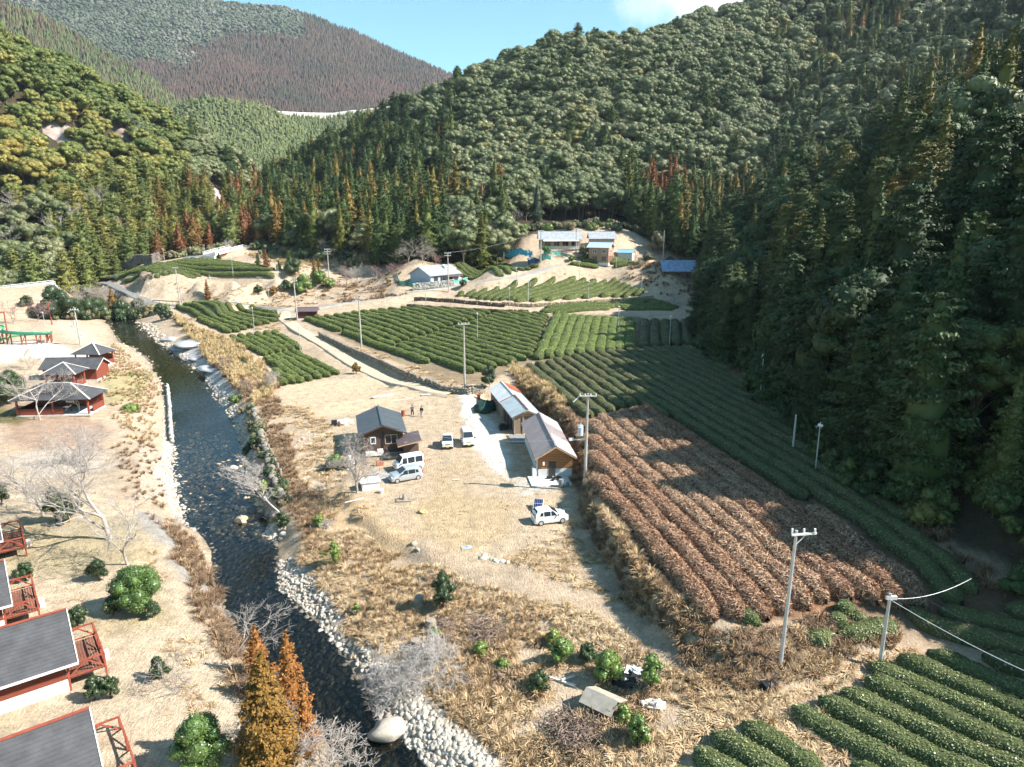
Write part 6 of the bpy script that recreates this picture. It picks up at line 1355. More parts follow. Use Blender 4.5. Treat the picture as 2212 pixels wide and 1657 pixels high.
# poles
def tilt_top(x, y, z, ub, ut, h_): return 0
def pole(u, v, vt, kind, label, group, lean=0, ex=None):
    x, y, z = hit(u, v); d = Dir(u, vt); 
    # height from the picture: the top lies on the ray through (u, vt)
    t = y/d.y; h_ = max(3.5, min(16, CH+d.z*t-z)); name = {'u': 'utility_pole', 'f': 'fan_pole', 's': 'steel_pole', 'l': 'lamp_pole'}[kind]
    o = empty(name, (x, y, z), 0, label, 'utility pole' if kind == 'u' else 'pole', group); r = {'u': .17, 'f': .075, 's': .13, 'l': .09}[kind]
    s_ = MB(); s_.tube([(0, 0, -.5), (lean*h_*.5, 0, h_*.5), (lean*h_, 0, h_)], [r*1.1, r*.9, r*.72], 10); s_.build('shaft', m_concp if kind == 'u' else m_steel, o, smooth=False)
    T = Vector((lean*h_, 0, h_))
    if kind == 'u' and ex != 'bare':
        s_ = MB(); L_ = 1.9
        for k, zz in enumerate([-.25]+([-1.0] if ex in ('two', 'three') else [])+([-1.7] if ex == 'three' else [])):
            s_.box(T+Vector((0, -.12, zz)), (L_, .1, .12)); 
        s_.build('crossarm', m_fascia, o)
        s_ = MB()
        for k, zz in enumerate([-.25]+([-1.0] if ex in ('two', 'three') else [])):
            for xx in (-.85, -.3, .3, .85): s_.tube([T+Vector((xx, -.12, zz)), T+Vector((xx, -.12, zz+.28))], [.07, .05], 6)
        s_.build('insulator', m_white, o)
        s_ = MB()
        for i in range(int(h_*1.6)): s_.box((.2*(-1)**i+lean*i/1.6, 0, 1.8+i*.45), (.22, .03, .03)) if 1.8+i*.45 < h_-.8 else None
        if s_.v: s_.build('step_bolt', m_steel, o)
    if ex == 'trans':
        for xx, yy in ((-.62, -.1), (-.55, .5)):
            s_ = MB(); s_.tube([(xx, yy, h_*.55), (xx, yy, h_*.55+.95)], .3, 12); s_.tube([(xx, yy, h_*.55+.95), (xx, yy, h_*.55+1.15)], [.08, .05], 6); s_.build('transformer', mat('pale_blue_metal', (.50,.55,.60), .4, spec=.5), o)
        s_ = MB(); s_.box((-.9, 0, h_*.5), (1.9, .1, .12)); s_.box((-1.6, -.1, h_*.5+.1), (.5, .3, .3), .3); s_.bar(T+Vector((-.9, 0, -.3)), T+Vector((-1.6, -.2, -.9)), .09); s_.build('bracket', m_fascia, o)
    if kind in 'fl':
        s_ = MB(); s_.box(T+Vector((0, -.1, .05)), (.18, .55, .22), .5); s_.build('fan_motor', m_white, o)
        if kind == 'f':
            s_ = MB()
            for k in range(3):
                a = k*2.09+u; s_.bar(T+Vector((-.22, -.36, .05)), T+Vector((-.22+.36*math.cos(a), -.32, .05+.42*math.sin(a))), .09, .02)
            s_.build('fan_blade', m_white, o)
    o['h'] = h_; o['lean'] = lean
    return o
UG = 'utility poles in the valley'; FG = 'frost fan poles in the tea fields'
pU = {}
for key_, a in dict(main=(1263,1047,850,'u','tall utility pole with transformers between workshop and brown hedges',UG,.01,'trans'), yard=(1004,842,697,'u','utility pole at the corner of the big tea field by the yard',UG,0,None), big=(781,752,642,'u','weathered utility pole at the lower left edge of the big tea field',UG,-.01,None),
    road=(712,621,537,'u','white utility pole with three crossarms on the mid left slope',UG,0,'three'), hut=(643,693,599,'u','utility pole beside the dark red hut',UG,-.03,'two'), river=(389,658,577,'u','utility pole at the upper corner of the small tea field',UG,-.02,None), farm=(969,632,545,'u','utility pole in front of the tiled farmhouse',UG,0,'two'),
    camp=(174,745,667,'u','grey utility pole with two transformers by the far pavilion',UG,-.03,'trans'), up1=(1168,567,497,'u','utility pole left of the long farmhouse garden',UG,0,'two'), up2=(1244,547,493,'u','utility pole before the long farmhouse',UG,0,None), up3=(1432,562,497,'s','white steel pole near the blue tiled house',UG,0,None)).items(): pU[key_] = pole(*a)
pU['near'] = pole(1684,1447,1146,'s','tall galvanised pole with short crossarm below the brown hedges',UG,.02); pU['near2'] = pole(1899,1441,1282,'s','shorter galvanised pole at the corner of the near tea field',UG,.015)
o = pU['near']; T = Vector((o['h']*.02, 0, o['h'])); s_ = MB(); s_.box(T+Vector((.5, 0, -.25)), (1.7, .12, .12), .15); s_.bar(T+Vector((0, 0, -1)), T+Vector((.7, .1, -.3)), .05); s_.build('crossarm', m_fascia, o); s_ = MB()
for xx in (-.25, .5, 1.2): s_.tube([T+Vector((xx, .05, -.2)), T+Vector((xx, .05, .1))], .07, 6)
s_.build('insulator', m_white, o)
s_ = MB()
for i in range(14): s_.box((.16*(-1)**i, 0, 1.6+i*.42), (.18, .03, .03))
s_.build('step_bolt', m_steel, o)
o = pU['near2']; s_ = MB(); s_.box(Vector((o['h']*.015+.1, 0, o['h']-.3)), (.7, .2, .25)); s_.build('bracket', m_fascia, o)
WH = [(356.5,570.7,538,'beside the left valley road near the hill'),(504,600.8,558,'at the front edge of the upper left terrace'),(537,572.5,543,'on the grass knoll right of the far bridge'),(601.7,599,568,'at the right tip of the upper left terrace'),(510.6,658,611,'behind the small upper tea field, left one'),(582.6,666.4,621,'behind the small upper tea field, right one'),(549.7,719,665.5,'between the two small tea fields by the river'),
      (649,759,701,'on the slope between lower small field and track'),(689,673.7,633.6,'directly behind the dark red hut'),(443,551,530,'at the near end of the far bridge'),(920,667,618.5,'left end of the dark terrace walls'),(1100.5,672,622.5,'at the right end of the dark terrace walls'),(1115.5,623.5,578.5,'between terrace field and farm road'),(1251,608.5,565,'at the back edge of the terrace field'),
      (1270.7,657,608,'before the front wall of the terrace field'),(1330,598.5,558,'below the hedges of the two storey house'),(1385,647,602,'at the right end of the terrace field'),(1031.7,738.7,677,'in the middle of the big tea field'),(1335.4,713.7,662.6,'among the bright green rows in half shade'),(1445.6,752,683.6,'among the shaded rows by the dark wood'),(1372,573.5,528.4,'beside the blue roofed shed'),(1058.7,558.5,521.7,'at the back of the upper tea field by the blue net'),
      (978.6,555,520,'at the back left corner of the upper tea field'),(1641.5,864,769,'in the shade under the wood edge, farthest'),(1760.6,1022.4,919,'in the shade under the wood edge, nearest'),(187,605,565,'where the left road meets the masonry wall'),(327,647,612,'on the slope above the lower road'),(97,705,675,'on the lawn behind the green slide')]
for u, v, vt, l in WH: pole(u, v, vt, 'f', 'slim frost fan pole '+l, FG)
pole(1711.6, 980.7, 895.6, 's', 'plain steel pole without a fan in the shade below the wood', None); pole(1140.5, 652, 603.5, 's', 'leaning grey pole standing inside the terrace tea field', None, .02); pole(394, 660, 617, 's', 'second thin steel pole right beside the wooden pole at the small tea field', None)
# loudspeaker mast
x, y, z = hit(113, 702); o = empty('speaker_mast', (x, y, z), 0, 'red brown timber mast carrying a black box on the playground lawn', 'pole'); s_ = MB(); s_.tube([(0, 0, -.3), (-.3, 0, 6.2)], [.16, .12], 8); s_.build('shaft', m_redt, o); s_ = MB(); s_.box((.45, 0, 3.3), (.5, .4, 1.5)); s_.build('black_box', m_black, o, bevel=.03); s_ = MB(); s_.bar((-.2, 0, 4.3), (.6, 0, 4.3), .06); s_.bar((-.2, 0, 5.4), (.3, 0, 5.5), .06); s_.build('bracket', m_steel, o)
# wires
m_wire = mat('wire', (.06,.06,.06), .5); m_wirel = mat('bright_cable', (.55,.58,.6), .4)
def topof(k, dx=0, dz=-.05): o = pU[k]; return Vector(o.location)+Vector((o['lean']*o['h']+dx, -.1, o['h']+dz))
def wire(a, b_, sag, label, m=None, r=.016, name='overhead_wire', n_=22):
    a = Vector(a); b_ = Vector(b_); P = []
    for i in range(n_+1): t = i/n_; p = a.lerp(b_, t); p.z -= sag*4*t*(1-t); P.append(p-a)
    s_ = MB(); s_.tube(P, r, 4, False); q = s_.build(name, m or m_wire); q.location = a; tag(q, label, 'wire', 'overhead wires')
for i, dx in enumerate((-.8, 0, .8)): wire(topof('near', dx*.6+.4), topof('main', dx), .9, ['left', 'middle', 'right'][i]+' wire from the near tall pole to the transformer pole', r=.009)
for i, dx in enumerate((-.8, .8)): wire(topof('main', dx), topof('yard', dx), 1.2, ['left', 'right'][i]+' wire from the transformer pole to the yard pole', r=.012)
wire(topof('yard'), topof('big'), 1.2, 'wire from the yard pole to the pole of the big field', r=.014); wire(topof('big'), topof('hut'), .9, 'wire from the big field pole to the hut pole', r=.014); wire(topof('hut'), topof('river'), 1.5, 'wire from the hut pole towards the river pole', r=.016); wire(topof('hut'), topof('road'), 1.0, 'wire rising from the hut pole to the white pole'); wire(topof('river'), topof('camp'), 2.2, 'long wire across the river to the camp pole', r=.018); wire(topof('farm'), topof('up1'), 1.2, 'wire from the farmhouse pole to the upper garden pole', m_wirel, .02); wire(topof('up1'), topof('up2'), .8, 'wire between the two upper farmhouse poles'); wire(topof('road'), topof('farm'), 1.5, 'wire from the white pole to the farmhouse pole'); wire(topof('up2'), topof('up3'), 1, 'wire towards the blue tiled house')
wire(topof('near2', 0, -.3), W(2098, 1250, 5.2), .5, 'bright cable running from the short pole into the shade', m_wirel, .02); wire(topof('near2', 0, -.4), W(2330, 1500, 2.5), .3, 'heavy cable from the short pole to the lower right edge', m_wirel, .022); wire(topof('near', 1.2), W(2330, 1460, 6.5), .4, 'upper wire from the near pole to the right edge', r=.01)
wire(topof('main', -.5, -5), (-14.5, 85, 3.6), .8, 'service wire from the transformer pole to the brown house', m_wirel, .012); wire(topof('main', -.5, -4), (4.5, 80, 3.9), .3, 'service wire from the transformer pole to the workshop', r=.012); wire(topof('camp'), W(-60, 1010, 9), .8, 'wire from the camp pole out past the left edge', r=.014)
# ================================================================== vehicles
m_carw = mat('white_car_paint', (.80,.80,.79), .25, spec=.6); m_cars = mat('silver_car_paint', (.50,.54,.58), .28, metal=.35, spec=.6)
m_tyre = mat('tyre_rubber', (.02,.02,.02), .8); m_hub = mat('wheel_rim', (.5,.5,.52), .35, metal=.5); m_cglass = mat('car_glass', (.025,.035,.045), .06, spec=.8)
m_lamp = mat('headlight_glass', (.6,.65,.68), .15, spec=.7); m_tail = mat('tail_light', (.45,.02,.02), .25, spec=.6); m_plate = mat('yellow_plate', (.75,.55,.05), .5)
def vehicle(kind, label, loc, head, L_, W_, H_, paint, group='vehicles parked in the yard'):
    """x forward, origin under the middle; the body is lofted over cross sections so that the greenhouse leans in"""
    catg = {'van': 'van', 'truck': 'truck', 'car': 'car'}[kind]; o = empty({'van': 'parked_van', 'truck': 'pickup_truck', 'car': 'parked_car'}[kind], loc, head, label, catg, group)
    # side outline: (x, z_top), belt height
    hl = L_/2; belt = H_*(.56 if kind == 'car' else .52); gz = .2
    if kind == 'van': top = [(-hl, H_*.93), (-hl+.12, H_), (hl-.85, H_), (hl-.42, H_*.62), (hl-.12, H_*.55), (hl, H_*.42)]
    elif kind == 'truck': top = [(-hl, .72), (-.05, .72), (-.02, H_*.95), (.15, H_), (hl-.75, H_), (hl-.32, H_*.6), (hl-.06, H_*.52), (hl, H_*.42)]
    else: top = [(-hl, H_*.62), (-hl+.10, H_*.78), (-hl+.35, H_*.97), (-hl+.9, H_), (hl-1.75, H_*.98), (hl-1.0, H_*.70), (hl-.3, H_*.58), (hl, H_*.42)]
    xs = sorted(set([p[0] for p in top]+list(np.linspace(-hl, hl, 23)))); tz = np.interp(xs, [p[0] for p in top], [p[1] for p in top])
    s_ = MB(); V = []; F = []; nr_ = 11
    for x, z in zip(xs, tz):
        e = max(0, abs(x)-hl+.25)/.25; hw = W_/2*(1-.10*e*e); zb = gz+.05*e; zm = min(z-.02, belt); inn = max(0, (z-belt))/(H_-belt+1e-6)*.13*(1.0)
        ring = [(-hw*.93, zb), (-hw, zb+.14), (-hw, zm), (-hw+inn*.7, (zm+z)/2), (-hw+inn+.03, z-.05), (-hw*.72, z), (0, z+.015), (hw*.72, z), (hw-inn-.03, z-.05), (hw-inn*.7, (zm+z)/2), (hw, zm), (hw, zb+.14), (hw*.93, zb)]
        V += [(x, a, b_) for a, b_ in ring]
    k = 13
    for i in range(len(xs)-1):
        for j in range(k): F.append((i*k+j, i*k+(j+1) % k, (i+1)*k+(j+1) % k, (i+1)*k+j))
    F.append(tuple(range(k))[::-1]); F.append(tuple((len(xs)-1)*k+j for j in range(k))); s_.add(V, F); body = s_.build('body', paint, o, smooth=True)
    body.data.set_sharp_from_angle(angle=.7) if hasattr(body.data, 'set_sharp_from_angle') else None
    def side(x): return float(np.interp(x, xs, tz))
    def wallx(x, z, sg):
        zt = side(x); inn = max(0, zt-belt)/(H_-belt)*.13; f = max(0, min(1, (z-belt)/max(.05, zt-.05-belt))); return sg*(W_/2-inn*f+.012)
    def pane(nm, x0, x1, z0, z1, sl0=0, sl1=0):
        for sg in (-1, 1):
            m_ = MB(); m_.add([(x0, wallx(x0, z0, sg), z0), (x1, wallx(x1, z0, sg), z0), (x1+sl1, wallx(x1+sl1, z1, sg), z1), (x0+sl0, wallx(x0+sl0, z1, sg), z1)], [(0, 1, 2, 3)])
            v = m_.v[:]; m_.add([(a, b_-sg*.012, c) for a, b_, c in v], [(3, 2, 1, 0)]); m_.build(nm, m_cglass, o)
    zt = H_-.17
    if kind == 'van': pane('side_window', hl-1.35, hl-.72, belt+.06, zt, 0, -.16); pane('side_window', hl-2.3, hl-1.48, belt+.06, zt); pane('rear_side_window', -hl+.18, hl-2.42, belt+.06, zt); wx = (hl-.42, H_*.63, hl-.83, H_-.04)
    elif kind == 'truck': pane('side_window', .25, hl-.68, belt+.08, zt, 0, -.14); wx = (hl-.32, H_*.61, hl-.73, H_-.04)
    else: pane('side_window', -.05, hl-1.2, belt+.07, zt+.02, 0, -.38); pane('side_window', -hl+.95, -.14, belt+.07, zt+.02); pane('rear_side_window', -hl+.5, -hl+.86, belt+.12, zt-.05, .12, 0); wx = (hl-1.02, H_*.71, hl-1.72, H_-.03)
    m_ = MB(); x0, z0, x1, z1 = wx; n_ = Vector((z1-z0, 0, x0-x1)).normalized()*.018
    m_.slab([(x0+n_.x, -W_*.43, z0+n_.z+.01), (x0+n_.x, W_*.43, z0+n_.z+.01), (x1+n_.x, W_*.37, z1+n_.z), (x1+n_.x, -W_*.37, z1+n_.z)], .012); m_.build('windscreen', m_cglass, o)
    if kind != 'truck':
        m_ = MB(); xr = -hl-.012; zt_ = H_*.9 if kind == 'van' else H_*.92
        if kind == 'van': m_.slab([(xr, -W_*.4, belt+.1), (xr, W_*.4, belt+.1), (xr+.02, W_*.36, zt_), (xr+.02, -W_*.36, zt_)], .01)
        else: m_.slab([(-hl+.0, -W_*.4, H_*.66), (-hl+.0, W_*.4, H_*.66), (-hl+.3, W_*.35, H_*.96), (-hl+.3, -W_*.35, H_*.96)], .012)
        m_.build('rear_window', m_cglass, o)
    else:
        m_ = MB(); bx0, bx1 = -hl, -.08; 
        for p, q in (((bx0, -W_/2+.03), (bx1, -W_/2+.03)), ((bx0, W_/2-.03), (bx1, W_/2-.03)), ((bx0+.03, -W_/2), (bx0+.03, W_/2))): m_.bar((*p, .9), (*q, .9), .05, .36)
        m_.build('load_bed', paint, o); m_ = MB(); m_.box(((bx0+bx1)/2, 0, .745), (bx1-bx0-.1, W_-.15, .03)); m_.build('bed_floor', m_steel, o); m_ = MB(); m_.bar((bx1-.02, -W_*.44, 1.55), (bx1-.02, W_*.44, 1.55), .05); m_.bar((bx1-.02, -W_*.44, .9), (bx1-.02, -W_*.44, 1.55), .05); m_.bar((bx1-.02, W_*.44, .9), (bx1-.02, W_*.44, 1.55), .05); m_.build('guard_frame', m_steel, o)
    wr_ = .29 if kind == 'car' else .27
    for sx in (hl-.62, -hl+.62):
        for sg in (-1, 1):
            m_ = MB(); y0 = sg*(W_/2-.17); y1 = sg*(W_/2+.015); m_.tube([(sx, y0, wr_), (sx, y1, wr_)], wr_, 20); t_ = m_.build('wheel', m_tyre, o, smooth=False)
            m_ = MB(); m_.tube([(sx, y1-sg*.005, wr_), (sx, y1+sg*.012, wr_)], wr_*.66, 16); m_.build('rim', m_hub, t_)
    for sg in (-1, 1):
        m_ = MB(); m_.box((hl-.05, sg*W_*.36, H_*.40 if kind != 'car' else H_*.46), (.16, .28, .16)); m_.build('headlight', m_lamp, o, bevel=.03)
        m_ = MB(); m_.box((-hl+.03, sg*W_*.435, H_*.52 if kind != 'car' else H_*.62), (.10, .14, .36 if kind != 'truck' else .12)); m_.build('tail_light', m_tail, o, bevel=.02)
        m_ = MB(); mx_ = wx[0]-.12; m_.box((mx_, sg*(W_/2+.12), belt+.16), (.1, .16, .2)); m_.bar((mx_, sg*W_/2, belt+.1), (mx_, sg*(W_/2+.1), belt+.14), .03); m_.build('wing_mirror', m_black if kind != 'car' or paint is m_cars else m_black, o, bevel=.02)
    m_ = MB(); m_.box((hl-.02, 0, .34), (.12, W_*.92, .2)); m_.build('front_bumper', m_black if kind != 'car' else paint, o, bevel=.04)
    m_ = MB(); m_.box((-hl+.02, 0, .36), (.12, W_*.92, .2)); m_.build('rear_bumper', paint if kind == 'car' else m_black, o, bevel=.04)
    m_ = MB(); m_.box((hl+.05, 0, .42), (.02, .33, .165)); m_.build('number_plate', m_plate if kind != 'silver' and paint is m_carw else m_white, o)
    m_ = MB(); m_.box((hl-.01, 0, H_*.40), (.06, W_*.42, .1)); m_.build('grille', m_black, o)
    return o
def zat(x, y): return (x, y, G(x, y)+.02)
def hd(a, b_): return math.atan2(b_[1]-a[1], b_[0]-a[0])
vehicle('van', 'white minivan parked side on beside the silver hatchback', zat(-12.45, 80.75), math.pi+.50, 3.5, 1.5, 1.9, m_carw)
vehicle('car', 'silver hatchback parked just in front of the white minivan', zat(-12.35, 77.55), math.pi+.47, 3.75, 1.68, 1.5, m_cars)
vehicle('truck', 'small white pickup truck facing the camera in mid yard', zat(-8.55, 89.6), -math.pi/2+.10, 3.35, 1.46, 1.8, m_carw)
vehicle('van', 'white delivery van facing the camera right of the pickup truck', zat(-6.0, 90.5), -math.pi/2+.20, 3.5, 1.48, 1.95, m_carw)
vehicle('car', 'small white hatchback beside the solar panel in the lower yard', zat(3.75, 65.95), .29, 3.5, 1.5, 1.55, m_carw)
# solar panel on a tilted crate
x, y, z = zat(2.75, 69.0); o = empty('solar_panel', (x, y, z), -.12, 'small blue solar panel leaning on a white frame behind the white hatchback', 'solar panel')
s_ = MB(); s_.slab([(-.5, -.75, .35), (.5, -.75, .35), (.5, .65, .8), (-.5, .65, .8)], .05); s_.bar((-.45, .6, 0), (-.45, .6, .75), .06); s_.bar((.45, .6, 0), (.45, .6, .75), .06); s_.bar((-.45, -.7, 0), (-.45, -.7, .32), .06); s_.bar((.45, -.7, 0), (.45, -.7, .32), .06); s_.slab([(-.5, -.78, 0), (-.5, .66, 0), (-.5, .66, .75), (-.5, -.78, .3)], .03); s_.build('frame', m_white, o)
s_ = MB(); m_pv = mat('solar_cells', (.02,.03,.10), .2, spec=.6)
for i in range(5):
    for j in range(2):
        x0 = -.46+i*.186; y0 = -.71+j*.68; f = lambda yy: .35+(yy+.75)/1.4*.45+.012; s_.add([(x0, y0, f(y0)), (x0+.17, y0, f(y0)), (x0+.17, y0+.64, f(y0+.64)), (x0, y0+.64, f(y0+.64))], [(0, 1, 2, 3)])
s_.build('solar_cell', m_pv, o); o.children[-1]['kind'] = 'part'
# ------------------------------------------------------------------ people
def person(label, x, y, rz, top, legs, hair, coat_l, stance, arms, hooded=False):
    z = G(x, y); o = empty('person', (x, y, z), rz, label, 'person')
    skin = mat('skin', (.48,.30,.21), .6)
    def sk(name, verts, edges, rad, m, par, sub=2):
        me = bpy.data.meshes.new(name); me.from_pydata(verts, edges, []); me.materials.append(m); ob = link(name, me, par)
        md = ob.modifiers.new('skin', 'SKIN'); me.skin_vertices[0] if me.skin_vertices else None
        for i, r in enumerate(rad): me.skin_vertices[0].data[i].radius = (r, r) if not isinstance(r, tuple) else r
        me.skin_vertices[0].data[0].use_root = True; sb = ob.modifiers.new('sub', 'SUBSURF'); sb.levels = sub; sb.render_levels = sub; return ob
    s = stance; hp, kn, an = .90, .48, .07
    V = [(0,0,.95),(0,0,1.12),(0,0,1.34),(0,0,1.44),(.01,0,1.52),(.03,0,1.62),(.02,0,1.70),
         (0,.10,hp),(.02,.12+s*.4,kn),(0,.13+s,an),(.14,.14+s,.05),(0,-.10,hp),(.02,-.12-s*.4,kn),(0,-.13-s,an),(.14,-.14-s,.05)]
    E = [(0,1),(1,2),(2,3),(3,4),(4,5),(5,6),(0,7),(7,8),(8,9),(9,10),(0,11),(11,12),(12,13),(13,14)]
    R_ = [(.14,.12),(.13,.11),(.15,.11),.07,.055,.085,.07,.095,.065,.045,.04,.095,.065,.045,.04]
    for sg, ar in ((1, arms[0]), (-1, arms[1])):
        b0 = len(V); V += [(0, sg*.19, 1.38), ar[0], ar[1], ar[2]]; V = [tuple(v) for v in V]; E += [(2, b0), (b0, b0+1), (b0+1, b0+2), (b0+2, b0+3)]; R_ += [.06, .045, .034, .028]
        w_ = Vector(V[b0+2]); d = (Vector(V[b0+3])-w_).normalized(); q = d.orthogonal().normalized()
        for k in range(5):
            off = q*(-.03+k*.015); b1 = len(V); V += [tuple(Vector(V[b0+3])+d*.03+off), tuple(Vector(V[b0+3])+d*(.06+.012*(2-abs(2-k)))+off*1.1)]; E += [(b0+3, b1), (b1, b1+1)]; R_ += [.009, .008]
    sk('body', V, E, R_, skin, o)
    # trousers, jacket, hair as slightly larger shells
    sk('trousers', [(0,0,.98),(0,.10,hp),(.02,.12+s*.4,kn),(0,.13+s,.12),(0,-.10,hp),(.02,-.12-s*.4,kn),(0,-.13-s,.12)], [(0,1),(1,2),(2,3),(0,4),(4,5),(5,6)], [(.165,.14),.115,.085,.075,.115,.085,.075], legs, o)
    Vj = [(0,0,coat_l),(0,0,1.15),(0,0,1.36),(0,0,1.46)]; Ej = [(0,1),(1,2),(2,3)]; Rj = [(.17,.15),(.165,.14),(.185,.14),.08]
    for sg, ar in ((1, arms[0]), (-1, arms[1])): b0 = len(Vj); Vj += [(0, sg*.2, 1.38), ar[0], tuple(Vector(ar[0]).lerp(Vector(ar[1]), .9))]; Ej += [(2, b0), (b0, b0+1), (b0+1, b0+2)]; Rj += [.08, .065, .055]
    sk('jacket', Vj, Ej, Rj, top, o)
    m_ = MB(); V_, F_ = blob((-.015, 0, 1.665), (.115 if not hooded else .135, .105 if not hooded else .125, .12 if not hooded else .145), 10, 7, .03); keep = [f for f in F_ if np.mean([V_[i][0]*1.2+V_[i][2]*.6 for i in f]) < .6*1.665+.075]; m_.add([tuple(v) for v in V_], [tuple(f) for f in keep]); m_.build('hood' if hooded else 'hair', top if hooded else hair, o, smooth=True)
    f_ = MB(); f_.box((.115, 0, 1.635), (.03, .025, .04)); f_.build('nose', skin, o); f_ = MB(); f_.box((.108, 0, 1.60), (.01, .05, .012)); f_.build('mouth', mat('lips', (.30,.12,.10), .6), o)
    for sg in (-1, 1): f_ = MB(); f_.box((.105, sg*.03, 1.665), (.012, .022, .012)); f_.build('eye', m_black, o)
    for sg in (-1, 1): f_ = MB(); f_.tube([(.0, sg*.13+sg*s, .03), (.17, sg*.14+sg*s, .04)], .05, 6); f_.build('shoe', m_white if legs is m_white or top is m_navy else m_black, o)
m_navy = mat('slate_grey_jacket', (.10,.11,.14), .9); m_blk = mat('black_cloth', (.02,.02,.024), .9); m_hair = mat('black_hair', (.015,.012,.01), .6); m_pale = mat('pale_trousers', (.52,.50,.46), .9)
x, y, _ = hit(891, 899); person('person in dark hooded jacket and black trousers looking down at something held', x, y, -1.2, m_navy, m_blk, m_hair, .88, .06, [((.05,.25,1.15), (.24,.08,1.18), (.30,.03,1.22)), ((.05,-.25,1.15), (.24,-.08,1.18), (.30,-.03,1.22))], True)
x, y, _ = hit(911, 901); person('person in black jacket and pale trousers standing right of the hooded one', x, y, -2.0, m_blk, m_pale, m_hair, .95, .0, [((-.02,.24,1.12), (.08,.24,.90), (.10,.22,.82)), ((-.02,-.24,1.12), (.06,-.24,.90), (.08,-.22,.82))])
# ------------------------------------------------------------------ yard things
def single(name, mb_, m, loc, label, catg, rz=0, bevel=0, smooth=False): q = mb_.build(name, m, bevel=bevel, smooth=smooth); q.location = loc; q.rotation_euler[2] = rz; return tag(q, label, catg)
def Y(u, v, dz=0): x, y, z = hit(u, v); return (x, y, z+dz)
s_ = MB(); s_.tube([(0, 0, 0), (0, 0, .28), (0, 0, .3), (0, 0, .58), (0, 0, .6), (0, 0, .88)], [.29, .29, .305, .305, .29, .29], 16); single('oil_drum', s_, m_rust, Y(871, 899), 'rusty red oil drum left of the two people', 'barrel')
s_ = MB(); s_.tube([(0, 0, 0), (0, 0, .9)], .28, 14); s_.tube([(.75, .1, 0), (.75, .1, .5)], .2, 12); single('grey_drum', s_, mat('grey_drum_metal', (.22,.23,.23), .5), Y(1212, 1052), 'dark grey drum at the right foot of the workshop', 'barrel')
s_ = MB(); s_.tube([(0, 0, 0), (0, 0, .6), (.05, 0, 1.3), (.1, 0, 1.6)], [.55, .6, .5, .35], 14); single('white_sack_bin', s_, m_fascia, Y(757, 1012), 'bulging white sack left of the bare tree by the brown house', 'sack')
o = empty('white_cabinet', Y(800, 1056), .32, 'long white box with sheet lid in front of the vehicles', 'box'); s_ = MB(); s_.box((0, 0, .45), (1.9, 1.2, .9)); s_.build('body', m_white, o, bevel=.02); s_ = MB(); s_.slab([(-1.1, -.75, .98), (1.1, -.75, .98), (1.1, .75, 1.12), (-1.1, .75, 1.12)], .05); s_.build('lid', m_white, o)
s_ = MB(); s_.box((0, 0, .15), (1.0, .9, .3)); s_.box((.1, 0, .35), (.9, .8, .1)); single('pallet_stack', s_, m_rope, Y(778, 1052), 'dark pallet left of the long white box', 'pallet', .3)
s_ = MB(); s_.tube([(0, 0, 0), (0, 0, .4)], [.2, .3], 10); s_.box((0, .0, .45), (.5, .4, .06)); single('white_basin', s_, m_white, Y(824, 1066), 'white basin on a stand right of the long white box', 'basin')
for u, v, l, rz in ((828, 857, 'long white trough lying above the two people', .5), (937, 853, 'white sheets laid at the yard entrance', .35), (873, 865, 'thin pale pipe on the ground behind the people', .45), (766, 1084, 'bent white pipe on the bank', .6), (1222, 1103, 'short white plank near the bank foot', 0), (985, 1039, 'small white scrap at the tip of the pole shadow', .2)):
    s_ = MB(); L_ = {828: 3.6, 937: 4.2, 873: 3.2, 766: 2.2, 1222: .8, 985: .8}[u]; s_.box((0, 0, .12), (L_, .5 if u in (828, 937) else .12, .18 if u == 828 else .06), .02); s_.box((L_*.3, .2, .1), (L_*.4, .3, .05), .1) if u == 937 else None; single('white_board', s_, m_fascia, Y(u, v), l, 'board', rz)
o = empty('scrap_heap', Y(742, 917), .3, 'crumpled white sheets with a small rusty drum left of the brown house', 'scrap'); s_ = MB(); V, F = blob((0, 0, .3), (1.6, .8, .45), 14, 8, .3); s_.add([tuple(v) for v in V], [tuple(f) for f in F]); s_.build('sheet_pile', m_fascia, o); s_ = MB(); s_.tube([(-.6, -.7, 0), (-.6, -.7, .7)], .16, 10); s_.build('rusty_drum', m_rust, o); s_ = MB(); s_.box((-1.3, -.2, .4), (.8, .7, .7)); s_.build('opening_shade_block', m_dark, o)  # black block paints the shaded hollow in the heap
s_ = MB(); V, F = blob((0, 0, .5), (2.6, 1.7, .95), 22, 12, .14); s_.add([tuple(v) for v in V], [tuple(f) for f in F]); single('green_tarpaulin', s_, mat('green_tarp', (.018,.05,.035), .6, .3, 2, bump=.6, bscale=3), Y(1050, 884, -.2), 'dark green tarpaulin heaped over goods beside the long shed', 'tarpaulin', 1.2, smooth=True)
s_ = MB(); s_.box((0, 0, .4), (.5, .5, .8)); single('red_crate', s_, m_redt, Y(1034, 862), 'small red crate at the back corner of the long shed', 'crate')
s_ = MB(); s_.box((0, 0, .35), (1.2, .7, .5)); s_.box((.8, .4, .3), (.6, .6, .6)); s_.bar((-.5, -.5, 0), (-.6, -.4, .9), .1); s_.box((-.1, .1, .75), (.7, .5, .25)); single('old_machinery', s_, m_black, Y(1087, 928), 'pile of dark machinery beside the long shed', 'machine', .3)
s_ = MB(); V, F = blob((0, 0, .3), (.8, .55, .35), 12, 7, .2); s_.add([tuple(v) for v in V], [tuple(f) for f in F]); single('green_cover', s_, mat('teal_sheet', (.02,.20,.14), .5), Y(1127, 932), 'teal green cover between shed and workshop', 'tarpaulin')
